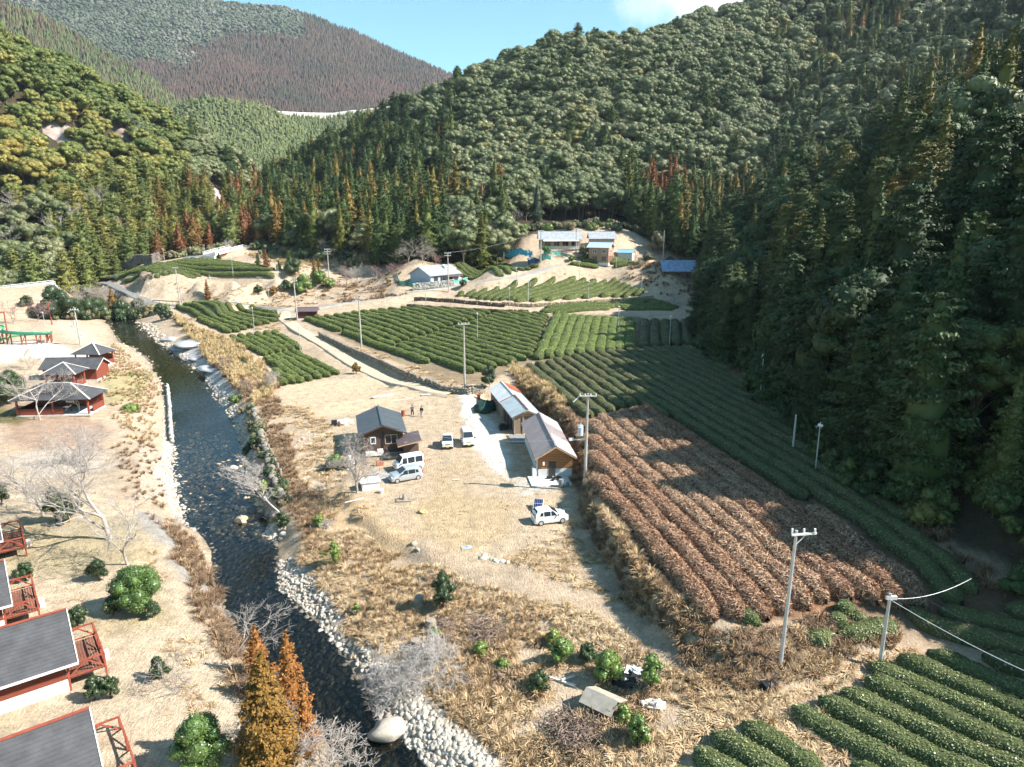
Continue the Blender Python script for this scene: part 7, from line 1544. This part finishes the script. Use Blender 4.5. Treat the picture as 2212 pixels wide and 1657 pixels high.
s_ = MB(); s_.box((0, 0, .3), (.7, .5, .5)); s_.tube([(.5, 0, 0), (.5, 0, .8)], .12, 8); s_.box((.45, .1, .7), (.5, .4, .25)); single('red_machine', s_, mat('bright_red', (.55,.02,.015), .4), Y(844, 912), 'bright red machine between brown house and annex', 'machine')
s_ = MB(); s_.box((0, 0, .06), (4.6, 3.2, .12)); single('concrete_pad', s_, m_conc, Y(1187, 1040, -.03), 'pale concrete pad at the front of the workshop', 'concrete pad', RZ1); s_ = MB(); s_.box((0, 0, .05), (2.2, 3.6, .16)); s_.tube([(-1.3, -1.9, .1), (-1.3, 1.8, .1), (1.1, 1.8, .1)], .05, 6); single('wash_pad', s_, mat('dark_concrete', (.25,.25,.24), .85), Y(1120, 950), 'small concrete wash pad edged by a white pipe left of the workshop', 'concrete pad', .2)
s_ = MB()
for i in range(5): s_.box((rng.uniform(-.8, .8), rng.uniform(-.5, .5), .15), (rng.uniform(.3, .7), rng.uniform(.2, .4), .3), rng.uniform(0, 3))
single('bucket_clutter', s_, m_black, Y(1200, 1036), 'dark buckets and clutter at the workshop door', 'clutter')
s_ = MB(); s_.box((0, 0, .1), (1.6, 1.0, .12), .1); s_.tube([(0, 0, .1), (0, 0, .8)], [.28, .12], 9); s_.bar((-.5, .2, .1), (-.55, .25, .9), .05); s_.box((.9, .2, .15), (.9, .25, .15), .6); single('well_pump', s_, m_rope, Y(873, 1082), 'stone and timber pump base in the middle of the lower yard', 'pump')
s_ = MB(); V, F = blob((0, 0, .1), (.5, .35, .3), 9, 6, .3); s_.add([tuple(v) for v in V], [tuple(f) for f in F]); single('ochre_rock', s_, mat('ochre_rock_face', (.50,.36,.18), .9, .3, 2), Y(913, 1108), 'ochre rock poking out of the lower yard', 'rock')
for i, (u, v, r) in enumerate([(1044,1207,.42),(1062,1210,.3),(1072,1213,.34),(1085,1214,.3),(1098,1218,.25),(893,1177,.35),(903,1190,.3)]): q = link('yard_stone', S_pale[i], None, Y(u, v), i); q.scale = (r, r, r); tag(q, f'pale stone, {["first","second","third","fourth","fifth"][i]} from the left in the row below the yard' if i < 5 else f'pale stone on the yard bank edge, {["upper","lower"][i-5]} one', 'stone', 'pale stones below the yard')
s_ = MB(); s_.box((0, 0, .04), (.9, .6, .06)); s_.box((.3, .1, .08), (.5, .4, .05), .4); single('silver_sheet', s_, m_steel, Y(1007, 1184), 'crumpled silvery sheet below the lower yard', 'sheet', .3)
s_ = MB(); s_.box((0, 0, .35), (.5, .4, .6)); s_.box((.45, 0, .25), (.3, .3, .4)); single('brick_pile', s_, mat('brick_red', (.42,.13,.07), .8, .2, 3), Y(818, 1007), 'little brick heap in front of the brown house', 'bricks', .4)
# stumps
for i, (u, v, r, l) in enumerate([(930,1362,.45,'grey tree stump left of the brush heap'),(897,1408,.42,'tree stump by the dry grey bush'),(905,1310,.4,'stump left of the dark conical bush'),(1253,1462,.36,'short stump above the lower scrub'),(765,1312,.3,'small stump near the right bank')][:3]):
    s_ = MB(); s_.tube([(0, 0, -.2), (0, 0, .15), (.05, 0, .9)], [r*1.5, r*1.1, r*.85], 12); single('tree_stump', s_, m_rope, Y(u, v), l, 'stump')
for i, (u, v) in enumerate([(573,950),(577,963),(580,975),(584,985),(590,995),(594,1006),(600,1018),(606,1030)]): s_ = MB(); s_.tube([(0, 0, -.3), (.05, .02, 1.0)], .16, 8); q = single('bank_stake', s_, m_rope, Y(u, v), f'weathered stake on the right river bank, {ORD[i]} from upstream', 'post'); q['group'] = 'timber stakes on the right bank'
# ------------------------------------------------------------------ collapsed hut, junk and brush at the bottom
o = empty('collapsed_hut', Y(1300, 1540), -.65, 'low grey hut with sagging board roof among the green shrubs', 'hut'); s_ = MB(); s_.box((0, 0, .45), (1.9, 1.3, .9)); s_.build('wall', m_wood, o); s_ = MB(); s_.slab([(-1.2, -.95, .8), (1.15, -.9, .7), (1.1, .05, 1.3), (-1.2, 0, 1.35)], .06); s_.build('roof', mat('grey_board', (.30,.27,.23), .8, .2, 2), o); s_ = MB(); s_.slab([(-1.2, .0, 1.33), (1.2, .05, 1.25), (1.25, 1.1, .8), (-1.1, 1.0, .85)], .06); s_.build('roof', mat('pale_board', (.40,.35,.28), .8, .2, 2), o)
o = empty('scrap_sheets', Y(1365, 1475), .3, 'heap of black and white sheets among the shrubs', 'scrap'); s_ = MB()
for i in range(6): s_.slab([Vector((rng.uniform(-.8, .4), rng.uniform(-.6, .2), .4+i*.06))+Vector(q) for q in ((0, 0, 0), (.7, .1, .12), (.6, .6, .2), (0, .5, .05))], .03)
s_.build('white_sheet', m_white, o); s_ = MB(); V, F = blob((0, 0, .25), (1.3, .9, .45), 12, 7, .3); s_.add([tuple(v) for v in V], [tuple(f) for f in F]); s_.build('black_sheet', m_black, o)
s_ = MB(); V, F = blob((0, 0, .2), (.6, .4, .35), 10, 6, .3); s_.add([tuple(v) for v in V], [tuple(f) for f in F]); s_.box((-.6, .2, .25), (.9, .4, .15), .3); s_.box((-.3, -.3, .2), (.8, .12, .1), -.2); single('white_debris', s_, m_fascia, Y(1420, 1531), 'white debris at the foot of the tall right shrub', 'debris')
s_ = MB(); s_.box((0, 0, .1), (1.9, .14, .12), -.5); s_.box((.4, .2, .25), (1.0, .12, .08), .4); single('pale_plank', s_, m_fascia, Y(1215, 1475), 'pale plank left of the collapsed hut', 'plank')
s_ = MB(); s_.box((0, 0, .25), (.9, .6, .5)); single('drain_box', s_, m_black, Y(1660, 1493), 'black drain opening at the corner of the near tea field', 'drain', .3)
s_ = MB(); s_.box((0, 0, .15), (1.5, .5, .2), .5); single('grey_slab', s_, m_conc, Y(1668, 1390), 'grey broken slab left of the tall galvanised pole', 'slab', 0)
def brush(u, v, R_, n_, label, m=None, h_=.9, th=.035):
    x, y, z = hit(u, v); parts = []
    for i in range(n_):
        c = np.array((rng.normal(0, R_*.38), rng.normal(0, R_*.38), rng.uniform(.05, h_))); d = rng.normal(0, 1, 3); d[2] *= .3; d /= np.linalg.norm(d); L_ = rng.uniform(.6, 1.6); parts.append(limb([c-d*L_/2, c+rng.normal(0, .06, 3), c+d*L_/2], [th, th*.8, th*.4], 3))
    V, F = cat(parts); link('brush_heap', npmesh('brush_heap', V, F, [m or mat('dead_branches', (.26,.19,.15), .9, .35, 2)]), loc=(x, y, z), label=label, cat='brush heap')
brush(1240,1590,2.2,420,'tangled brown brush heap below the collapsed hut'); brush(1050,1370,2.6,300,'brush heap left of the green shrubs', h_=.5); brush(960,1350,1.8,160,'thin brush heap behind the grey stump', h_=.4); brush(1100,1460,1.5,140,'scattered branches before the left shrub', h_=.4); brush(700,1140,1.0,90,'driftwood heap above the right bank', mat('pale_driftwood', (.42,.37,.32), .9, .2, 2), .5)
# ================================================================== trees, shrubs and hedges of the valley floor
def bushat(u, v, r_px, hpx, label, m, leaf=.12, catg='shrub', name='shrub', dens=1., npuff=12, group=None, trunkm=None):
    """r_px, hpx in picture pixels; the base is at (u, v)"""
    x, y, z = hit(u, v); _, _, dep = proj(x, y, z); k = float(dep)/FP; R_ = r_px*k; h_ = hpx*k/math.cos(math.atan2(CH-z, y))*1.0
    tr, cr = t_bush(R_, h_, leaf, dens, npuff); o = empty(name, (x, y, z), rng.uniform(0, 6), label, catg, group)
    link('trunk', npmesh('trunk', *tr, [trunkm or bark]), o); link('crown', npmesh('crown', *cr, [m]), o); return o
M_rb = foliage('round_bush_leaves', [(0, (.075, .13, .03)), (1, (.10, .16, .04))], .1, .4, .5)
M_sh = foliage('shrub_leaves', [(0, (.085, .14, .03)), (.5, (.14, .20, .045)), (1, (.22, .25, .06))], .2, .4, .5)
bushat(300,1318,52,84,'big round glossy green bush on the left lawn',M_rb,.11,npuff=26,dens=1.1); bushat(437,1690,62,110,'big round green bush at the lower edge of the lawn',M_rb,.10,npuff=28,dens=1.1)
for u, v, r, h, l in ((214,1256,24,44,'dark camellia shrub left of the big round bush'),(55,1256,21,38,'small dark shrub beside the third cabin deck'),(168,1358,25,44,'dark shrub right of the second cabin roof'),(346,1470,22,44,'lone dark shrub in the middle of the lawn'),(240,1508,22,44,'dark reddish topped shrub near the deck of the nearest cabin'),(205,1512,22,46,'dark shrub partly behind the nearest cabin roof'),(331,1336,19,34,'low dark shrub at the right foot of the big round bush'),(245,1330,20,40,'dark shrub at the left foot of the big round bush'),(150,1130,26,60,'dark shrub under the big bare tree'),(122,1128,24,80,'tall dark shrub left of the big bare tree'),(5,1090,18,50,'dark shrub cut by the left edge'),(30,870,34,70,'dark shrub at the left end of the big pavilion'),(0,880,28,60,'dark shrub left of the big pavilion, at the edge')):
    bushat(u, v, r, h, l, M_camel, .1, group='dark shrubs on the left lawn')
bushat(957,1322,27,84,'dark green conical bush alone in the dry grass',M_camel,.11,npuff=16,name='conical_bush'); bushat(1057,838,18,50,'dark conical bush behind the long shed',M_camel,.14,npuff=14,name='conical_bush'); bushat(770,808,10,26,'rusty red bush at the tip of the lower tea field',foliage('rusty_bush', [(0,(.20,.07,.03)),(1,(.16,.12,.03))],.1),.12)
for u, v, r, h, l in ((1210,1440,30,55,'green shrub at the left of the junk corner'),(1165,1500,26,44,'dark green shrub left of the collapsed hut'),(1195,1395,20,30,'small green shrub atop the junk corner'),(1310,1475,36,60,'broad light green shrub right of the collapsed hut'),(1270,1430,22,36,'dark green shrub behind the junk corner'),(1405,1500,26,84,'tall light green shrub right of the scrap sheets'),(1345,1565,22,36,'yellow green shrub below the hut'),(1378,1615,30,60,'light green shrub near the lower edge'),(1040,1422,20,32,'small round green shrub above the dry bush'),(1085,1452,18,26,'low green shrub right of the dry bush'),(725,1228,16,60,'thin upright green shrub on the right bank'),(690,1140,15,28,'green tuft shrub above the right bank'),(712,1020,14,26,'dark green shrub left of the brown house yard'),(570,1075,15,40,'green shrub on the right bank by the leaning tree'),(770,1330,9,28,'tiny green shrub near the right bank stones'),(510,870,14,16,'low green patch by the bamboo grass'),(940,1375,14,16,'green weeds near the grey stump'),(725,1010,20,26,'low shrub beside the brown house yard, right one'),(283,890,20,16,'low bright green shrub on the left bank')):
    bushat(u, v, r, h, l, M_sh if 'dark' not in l else M_camel, .13, dens=.75, npuff=14, group='green shrubs of the foreground and bank')
def conif(u, v, vt, rpx, m, label, kind='cedar', leaf=.2, name='conifer', dens=1.0, nb=70, group=None):
    x, y, z = hit(u, v); d = Dir(u, vt); h_ = max(2, CH+d.z*y/d.y-z); _, _, dep = proj(x, y, z); R_ = rpx*float(dep)/FP
    tr, cr = t_conifer(h_, R_, leaf, dens, kind, .06, nb); o = empty(name, (x, y, z), rng.uniform(0, 6), label, 'tree', group); link('trunk', npmesh('trunk', *tr, [bark]), o); link('crown', npmesh('crown', *cr, [m]), o)
M_meta = foliage('rusty_needles', [(0, (.24, .10, .03)), (1, (.36, .16, .05))], .1, .7, .1, leafvar=.4); M_metg = foliage('olive_rust_needles', [(0, (.17, .10, .025)), (1, (.26, .14, .04))], .1, .7, .1, leafvar=.4)
conif(585,1672,1405,78,M_metg,'big rusty brown conifer on the left bank at the bottom','cedar',.16,'dawn_redwood',.9,130); 
conif(632,1560,1362,50,M_meta,'sparse orange conifer behind the big rusty one','cedar',.13,'dawn_redwood',.35,60); conif(560,1480,1352,40,M_meta,'slim orange conifer top left behind the big rusty one','cedar',.13,'dawn_redwood',.35,50); conif(665,1640,1480,36,M_meta,'low orange conifer right of the big rusty one','cedar',.13,'dawn_redwood',.35,50)
for u, v, vt, r, m_, l in ((449,648,604,8.5,M_red,'slim rust red conifer on the middle left slope'),(245,676,622,18,M_metg,'brown conifer on the far left bank'),(558,577,548,8,M_cyp,'small olive conifer left of the red one on the knoll'),(576,581,539,9,M_red,'dark red conifer on the knoll'),(603,585,562,7,M_cyp,'small dark conifer right of the red one'),(625,572,540,9,M_ced,'orange topped conifer behind the round green tree'),(680,604,556,9,M_metg,'brown conifer, left of the pair by the white pole'),(690,604,560,8,M_metg,'brown conifer, right of the pair by the white pole'),(473,560,547,5,M_ced,'tiny brown conifer under the far bridge'),(1160,492,392,26,M_camel,'big dark conical evergreen behind the long farmhouse'),(895,505,360,20,M_ced,'tall olive orange cedar left of the grey bare tree'),(1042,480,395,17,M_ced,'orange cedar between the two bare trees'),(998,498,415,15,M_ced,'olive orange cedar beside the bare trees')):
    conif(u, v, vt, r, m_, l, 'cedar', .26, dens=.9, nb=60)
for u, v, r, h, l, m_ in ((637,598,22,42,'round grey green tree by the knoll',M_camel),(655,632,24,36,'bushy pine right of the round tree',M_sh),(690,615,20,30,'green tree left of the white pole',M_sh),(619,628,13,22,'dark round shrub left of the bushy pine',M_camel),(560,636,11,20,'green shrub beside the little bare tree',M_camel),(592,636,10,16,'brown shrub right of the little bare tree',foliage('rusty_bush', [])if False else MATS['rusty_bush']),(712,622,14,20,'green shrub at the foot of the white pole',M_sh),(126,690,38,70,'broad dark evergreen before the river bridge',M_camel),(265,690,30,36,'dark thicket over the upper river',M_camel),(200,688,34,44,'dark thicket on the far left bank',M_camel),(160,690,26,44,'dark undergrowth below the river bridge',M_camel),(300,668,18,22,'dark bush beside the lower road',M_camel),(360,690,16,22,'green bush above the small tea field corner',M_camel),(345,676,14,20,'low bush by the guard rail',M_camel),
    (1001,619,11,13,'clipped dome bush beside the farm road',M_camel),(905,617,6,8,'small green bush left under the garden net',M_sh),(882,616,6,9,'small green bush at the left garden corner',M_sh),(1235,563,8,12,'light green bush at the road fork',M_sh),(1255,562,9,12,'olive clipped bush at the road fork',M_teaO),(1270,560,9,12,'brown clipped bush in the garden row',MATS['rusty_bush']),(1284,562,9,11,'olive clipped bush right in the garden row',M_teaO),(1262,550,16,18,'tall garden shrub before the long farmhouse',M_teaO),(1180,548,10,16,'round shrub by the green net',M_sh),(1420,548,22,50,'grey green tree between blue roofed shed and blue tiled house',M_teaO),(1413,545,5,30,'little palm like tree left of the grey green tree',M_green),(1400,563,14,16,'shrub on the bank before the grey green tree',M_camel),(1493,560,9,16,'upright shrub before the blue tiled house',M_camel),
    (1030,512,14,22,'dark evergreen shrub behind the bare trees',M_camel),(955,548,18,34,'round dark evergreen below the big bare tree',M_camel),(1105,510,14,24,'fern like bright shrub on the bank',M_sh),(1130,505,12,22,'bright shrub on the open slope, left',M_sh),(1185,500,16,14,'green shrubs above the long farmhouse',M_sh),(1230,496,18,14,'green scrub on the open slope, middle',M_teaO),(1280,497,14,12,'yellow green scrub on the open slope',M_bam),(1330,500,14,14,'scrub at the right of the open slope',M_camel),(840,612,6,7,'dark red low shrub at the roadside',MATS['rusty_bush']),(1395,660,10,10,'dark hedge stub by the pale wall',M_camel)):
    bushat(u, v, r, h, l, m_, .28, dens=.85, npuff=12, catg='tree' if 'tree' in l or 'pine' in l else 'shrub', name='evergreen' if 'tree' in l or 'pine' in l else 'shrub')
# leafless trees, each grown on its own
def bareat(u, v, vt, spread, m, label, depth=5, r0=.16, nch=3, n0=4, lean=0, trunkf=.28, name='bare_tree', twist=.35, group=None):
    x, y, z = hit(u, v); d = Dir(u, vt); h_ = max(1.2, CH+d.z*y/d.y-z); V, F = t_bare(h_, spread, depth, r0, n0, trunkf, twist, nch)
    if lean: V = V.copy(); V[:, 0] += V[:, 2]*lean
    link(name, npmesh(name, V, F, [m]), loc=(x, y, z), label=label, cat='tree', group=group)
B_ = 'leafless trees of the valley'
bareat(237,1165,915,1.15,palebark,'huge pale bare tree on the left lawn above the big round bush',7,.24,3,4,group=B_); bareat(278,1219,1050,1.0,palebark,'smaller bare tree right of the huge one',6,.14,3,3,group=B_); bareat(95,1112,950,1.1,palebark,'bare tree left of the huge one',6,.16,3,4,group=B_); bareat(190,1010,900,1.2,greybark,'bare tree behind the huge one',6,.14,3,4,group=B_)
bareat(88,907,778,1.3,palebark,'pale bare tree in front of the big pavilion',6,.13,3,4,trunkf=.34,group=B_); bareat(172,893,830,1.1,palebark,'small crooked bare tree at the right of the big pavilion',5,.1,3,3,group=B_); bareat(60,800,740,1.3,palebark,'bare shrub tree behind the pavilions',6,.08,3,4,group=B_)
bareat(772,1065,920,1.25,greybark,'dark bare tree in front of the brown house',7,.17,3,4,group=B_); bareat(395,1465,1400,1.3,greybark,'twiggy leafless shrub beside the lone dark shrub',5,.04,3,6,trunkf=.1,group=B_,name='bare_shrub')
bareat(612,1115,1010,1.0,palebark,'white barked tree leaning over the river',6,.15,3,3,-1.05,trunkf=.5,group=B_); bareat(560,1050,985,1.2,palebark,'pale branches reaching over the stream',6,.09,3,4,-.9,group=B_)
bareat(922,1480,1378,1.6,mat('grey_dry_twigs', (.48,.44,.41), .9),'grey dry spreading bush at the stony bank',6,.06,4,9,trunkf=.06,group=B_,name='dry_bush'); bareat(505,1415,1290,1.1,palebark,'bare branches over the water below the stone slope',5,.08,3,4,.5,group=B_); bareat(720,1690,1560,1.4,palebark,'pale bare tree at the lower edge by the river',6,.1,3,5,group=B_); bareat(640,1680,1560,1.4,greybark,'reddish bare thicket right of the rusty conifer',6,.08,3,5,group=B_); bareat(545,1500,1440,1.4,pinkbark,'twiggy brown thicket on the left bank',6,.05,3,7,trunkf=.1,group=B_); bareat(600,1610,1520,1.4,greybark,'twiggy thicket under the rusty conifer',6,.05,3,7,trunkf=.1,group=B_)
for u, v, vt, sp__, m_, l in ((80,695,640,1.4,pinkbark,'pinkish bare cherry tree on the playground lawn'),(30,700,645,1.4,pinkbark,'bare cherry tree at the left edge'),(577,632,594,1.3,palebark,'little pale bare tree on the slope'),(781,640,560,1.3,palebark,'bare tree beside the farm road, tallest'),(747,615,572,1.4,pinkbark,'bare tree left of the roadside one'),(850,600,560,1.5,pinkbark,'pinkish bare bush left of the tiled farmhouse'),(815,600,568,1.5,pinkbark,'pinkish bare scrub on the slope'),(880,575,505,1.5,greybark,'wide bare tree behind the tiled farmhouse, left'),(912,570,520,1.5,greybark,'wide bare tree behind the tiled farmhouse, middle'),(940,572,545,1.4,pinkbark,'plum tree with red twigs behind the farmhouse'),(942,530,430,1.2,greybark,'large grey bare tree against the dark wood'),(1066,548,465,1.3,greybark,'large spreading bare tree above the blue net'),(1022,556,504,1.4,palebark,'low pale bare tree left of the spreading one'),(1107,500,442,.8,palebark,'thin bare tree leaning behind the farm'),
    (1458,652,590,1.4,palebark,'pale round bare tree at the right end of the terraces'),(1550,500,415,.9,greybark,'thin bare tree in front of the tall trunks'),(1590,480,420,.9,greybark,'second thin bare tree before the tall trunks'),(712,545,505,1.3,greybark,'bare tree above the white pole'),(500,545,515,1.2,palebark,'bare tree at the far bridge'),(235,665,615,1.5,palebark,'white bare tree behind the brown conifer, left'),(290,690,625,1.5,palebark,'white bare tree over the upper river'),(190,660,612,1.5,palebark,'pale bare tree beside the dark evergreen'),(1390,572,540,1.4,greybark,'gnarled garden tree before the blue roofed shed'),(1215,555,528,1.4,pinkbark,'pinkish twiggy shrub in the farmhouse garden'),(590,845,800,1.3,palebark,'pale bare shrub at the end of the bamboo grass'),(485,800,770,1.4,pinkbark,'reddish bare scrub along the pampas strip'),(540,850,815,1.4,pinkbark,'reddish bare scrub above the lower tea field')):
    bareat(u, v, vt, sp__, m_, l, 6, .11 if v < 600 else .09, 3, 4, group=B_)
# bright trunks in the deep shade
for i, (u, v, vt) in enumerate([(1605,465,395),(1613,468,392),(1622,466,388),(1630,462,385),(1638,458,380),(1646,452,372),(1655,448,368),(1592,470,400)]):
    x, y, z = hit(u, v); s_ = MB(); s_.tube([(0, 0, -1), (.1, 0, 16)], [.22, .1], 6); q = empty('pale_trunked_cedar', (x-3, y-6, G(x-3, y-6))); s_.build('trunk', palebark, q); cm = P_dkc[i % 4][1]; c_ = link('crown', cm, q, (0, 0, 9)); c_.scale = (.6, .6, .55); tag(q, f'straight pale cedar trunk in deep shade, {ORD[i]} from the left', 'tree', 'tall pale trunks under the dark canopy')
# undergrowth along the foot of the dark wood
ue = np.array([p[:2] for p in fa]); tt = rng.uniform(0, len(ue)-1.01, 420); ii = tt.astype(int); q = ue[ii]*(1-(tt-ii))[:, None]+ue[ii+1]*(tt-ii)[:, None]; q = q+np.stack([rng.uniform(-1.5, 6, 420), rng.normal(0, 1.5, 420)], 1)
BU = []
for i in range(4): V, F = cat(list(t_bush(1.3, 2.2, .2, .8, 9))); BU.append(npmesh('understory', V, F, [M_dk]))
scatter('understory', q[:, 0], q[:, 1], H(q[:, 0], q[:, 1]), rng.uniform(.6, 1.6, 420), np.stack([q[:, 0]*0, q[:, 0]*0, rng.uniform(0, 6, 420)], 1), BU, 'dark undergrowth along the foot of the right wood')
def fringe(pl, n_, w_, s0, s1, protos, name, label, seed=0):
    P = resamp(np.array([list(hit(u, v)) for u, v in pl]), 200); k = rng.integers(0, 200, n_); q = P[k, :2]+rng.normal(0, w_, (n_, 2))
    scatter(name, q[:, 0], q[:, 1], H(q[:, 0], q[:, 1])-.2, rng.uniform(s0, s1, n_), np.stack([q[:, 0]*0, q[:, 0]*0, rng.uniform(0, 6, n_)], 1), protos, label)
BU2 = []
for m_ in (M_broad, M_camel, M_teaO): V, F = cat(list(t_bush(1.5, 2.4, .26, .8, 9))); BU2.append(npmesh('edge_bush', V, F, [m_]))
fringe([(190,600),(260,582),(330,566),(420,552),(500,534)], 160, 1.6, .6, 1.6, BU2, 'wood_edge_scrub', 'scrub along the foot of the left wood'); fringe([(560,535),(640,552),(740,556),(830,560),(900,553),(1000,545),(1090,528)], 260, 2.2, .6, 1.7, BU2, 'hill_foot_scrub', 'scrub along the foot of the centre hill'); fringe([(1130,500),(1200,494),(1280,492),(1360,497),(1420,512),(1540,545)], 150, 2.0, .5, 1.3, BU2, 'farm_scrub', 'scrub on the slope above the farmhouses')
fringe([(395,700),(450,740),(520,790),(580,840)], 45, 1.0, .3, .6, BU2, 'bank_scrub', 'small green scrub in the bank grass'); fringe([(545,880),(565,960),(600,1050),(640,1140)], 60, .8, .3, .6, BU2, 'bank_bushes', 'small bushes on the right bank'); fringe([(60,665),(120,690),(240,690),(300,685),(340,675)], 70, 2.2, .6, 1.4, BU2, 'river_thicket', 'dark thicket along the upper river')
# ------------------------------------------------------------------ playground slide, nets
o = empty('giant_slide', Y(60, 742), 0, 'long curved green slide on red timber legs at the left edge', 'slide')
O = Vector(o.location); dW = lambda u, v, D: Vector(WD(u, v, D))-O; D0 = float(O.y)
m_gs = mat('green_slide_shell', (.03,.22,.14), .4, .25, .6, spec=.5); m_gl = mat('light_green_slide', (.14,.42,.20), .4, spec=.5)
def trough(path, r, m, nm, th=.06, n_=9):
    s_ = MB(); V = []; F = []; P = [Vector(p) for p in path]
    for i, p in enumerate(P):
        d = (P[min(i+1, len(P)-1)]-P[max(i-1, 0)]).normalized(); x = d.cross(Vector((0, 0, 1))).normalized(); up = x.cross(d)
        for R_ in (r, r-th):
            for k in range(n_): a = math.pi*k/(n_-1); V.append(p+x*math.cos(a)*R_-up*math.sin(a)*R_)
    K = 2*n_
    for i in range(len(P)-1):
        for k in range(n_-1): F.append((i*K+k, i*K+k+1, (i+1)*K+k+1, (i+1)*K+k)); F.append((i*K+n_+k+1, i*K+n_+k, (i+1)*K+n_+k, (i+1)*K+n_+k+1))
        F.append((i*K, (i+1)*K, (i+1)*K+n_, i*K+n_)); F.append((i*K+n_-1, i*K+2*n_-1, (i+1)*K+2*n_-1, (i+1)*K+n_-1))
    s_.add(V, F); s_.build(nm, m, o, smooth=True)
cx = dW(75, 716, D0); path = []
for i in range(26):
    t = i/25; a = math.pi*(1.03-1.25*t); path.append(Vector((-1.0+5.6*math.cos(a) if t > .3 else -1.0+5.6*math.cos(a), D0*0+1+2.6*math.sin(-a)*1.0, 3.4-1.1*t)))
trough(path, .62, m_gs, 'slide_tube'); p2 = [path[-1]+Vector((-.2, 0, 0)), path[-1]+Vector((-2.2, .5, -.25)), Vector((-3.4, .6, 1.9)), Vector((-5.2, -.4, 1.4)), Vector((-5.9, -1.6, .8)), Vector((-5.7, -2.8, .35))]; trough(p2, .5, m_gl, 'slide_chute'); trough([Vector((-7.4, 1.9, 4.2)), Vector((-6.5, 1.6, 3.7)), path[0]], .6, m_gl, 'slide_entry')
for i in (4, 8, 12, 16, 20, 24):
    p = path[i]
    for sg in (-.5, .5): s_ = MB(); s_.tube([(p.x+sg, p.y, -.3), (p.x+sg, p.y, p.z-.35)], .14, 8); s_.build('leg', m_redt, o)
    s_ = MB(); s_.bar((p.x-.5, p.y, .3), (p.x+.5, p.y, p.z-.6), .1); s_.bar((p.x-.6, p.y, p.z-.5), (p.x+.6, p.y, p.z-.5), .14); s_.build('brace', m_redt, o)
x, y, z = O; o = empty('play_tower', (x-8.6, y+2.2, G(x-8.6, y+2.2)), .05, 'red timber play tower at the head of the green slide', 'play tower')
for i, (px, py) in enumerate(((-1.6, -1.5), (1.6, -1.5), (1.6, 1.5), (-1.6, 1.5))): s_ = MB(); s_.tube([(px, py, -.3), (px, py, 6.6)], .15, 8); s_.build('post', m_redt, o)
s_ = MB(); s_.box((0, 0, 3.9), (3.4, 3.2, .16)); s_.build('platform', m_rope, o); s_ = MB()
for z_ in (4.3, 4.7, 5.0):
    for a, b_ in (((-1.6, -1.5), (1.6, -1.5)), ((1.6, 1.5), (-1.6, 1.5)), ((-1.6, 1.5), (-1.6, -1.5))): s_.bar((*a, z_), (*b_, z_), .05)
s_.build('railing', m_steel, o); s_ = MB(); s_.bar((-1.8, -1.5, 6.6), (1.8, -1.5, 6.6), .2); s_.bar((-1.8, 1.5, 6.6), (1.8, 1.5, 6.6), .2); s_.bar((1.6, -1.5, 6.6), (1.6, 1.5, 6.6), .2); s_.build('beam', m_redt, o)
s_ = MB(); s_.slab([(-2.4, -6.6, .2), (.8, -6.0, .2), (-.3, .2, 3.4), (-1.6, .2, 3.4)], .15); q = s_.build('white_ramp', m_white); q.location = (x-8.4, y+.6, G(x-8.4, y)); tag(q, 'wide white sloping ramp at the left edge before the play tower', 'slide')
m_net = mat('blue_net', (.05,.42,.62), .6, .3, 1.5); m_gnet = mat('green_net', (.10,.42,.34), .6, .3, 1.5)
def net(pl, h_, m, label, hang=True, name='garden_net'):
    P = resamp(np.array([list(hit(u, v)) for u, v in pl]), 40); V = []; 
    for i, (x, y, z) in enumerate(P):
        for k in range(5): V.append((x+rng.normal(0, .06), y+rng.normal(0, .06)+k*.05, G(x, y)+h_*k/4*(.75+.35*vnoise(i*.35, 1, 3))))
    V = np.array(V); idx = np.arange(len(V)).reshape(-1, 5); F = np.stack([idx[:-1, :-1], idx[1:, :-1], idx[1:, 1:], idx[:-1, 1:]], -1).reshape(-1, 4); F = F[rng.uniform(0, 1, len(F)) > .12]
    c0 = V[0].copy(); o = empty(name, tuple(c0), 0, label, 'net'); link('netting', npmesh('netting', V-c0, F, [m]), o); s_ = MB()
    for i in range(0, 40, 5): s_.bar(Vector(P[i])-Vector(c0)-Vector((0, 0, .2)), Vector(P[i])-Vector(c0)+Vector((0, 0, h_*1.05)), .06)
    s_.build('stake', m_steel, o)
net([(1050,556),(1075,553),(1110,554),(1150,558)], 2.0, m_net, 'bright blue net along the upper vegetable plot, front run'); net([(1062,549),(1090,546),(1125,548),(1150,553)], 1.8, m_net, 'bright blue net behind the front run', True)
net([(1150,560),(1175,561),(1190,563)], 1.4, m_gnet, 'short green net right of the blue one'); net([(1170,556),(1190,550),(1215,552),(1235,558)], 1.2, m_gnet, 'domed green net in the farmhouse garden'); net([(862,614),(880,617),(910,619),(950,617),(985,612),(1010,606)], 1.1, m_gnet, 'pale green net along the tiled farmhouse garden'); net([(858,590),(858,602),(863,613)], 1.2, m_gnet, 'green net at the left side of the farmhouse garden')
for i, (u, v) in enumerate([(768,798),(780,790),(762,770),(740,752),(722,740),(705,728)]): s_ = MB(); s_.tube([(0, 0, -.2), (.03, 0, 1.1)], .035, 5); q = s_.build('fence_stake', m_rope); q.location = Y(u, v); tag(q, f'thin fence stake beside the dirt track, {ORD[i]} from the bottom', 'stake', 'fence stakes along the dirt track')
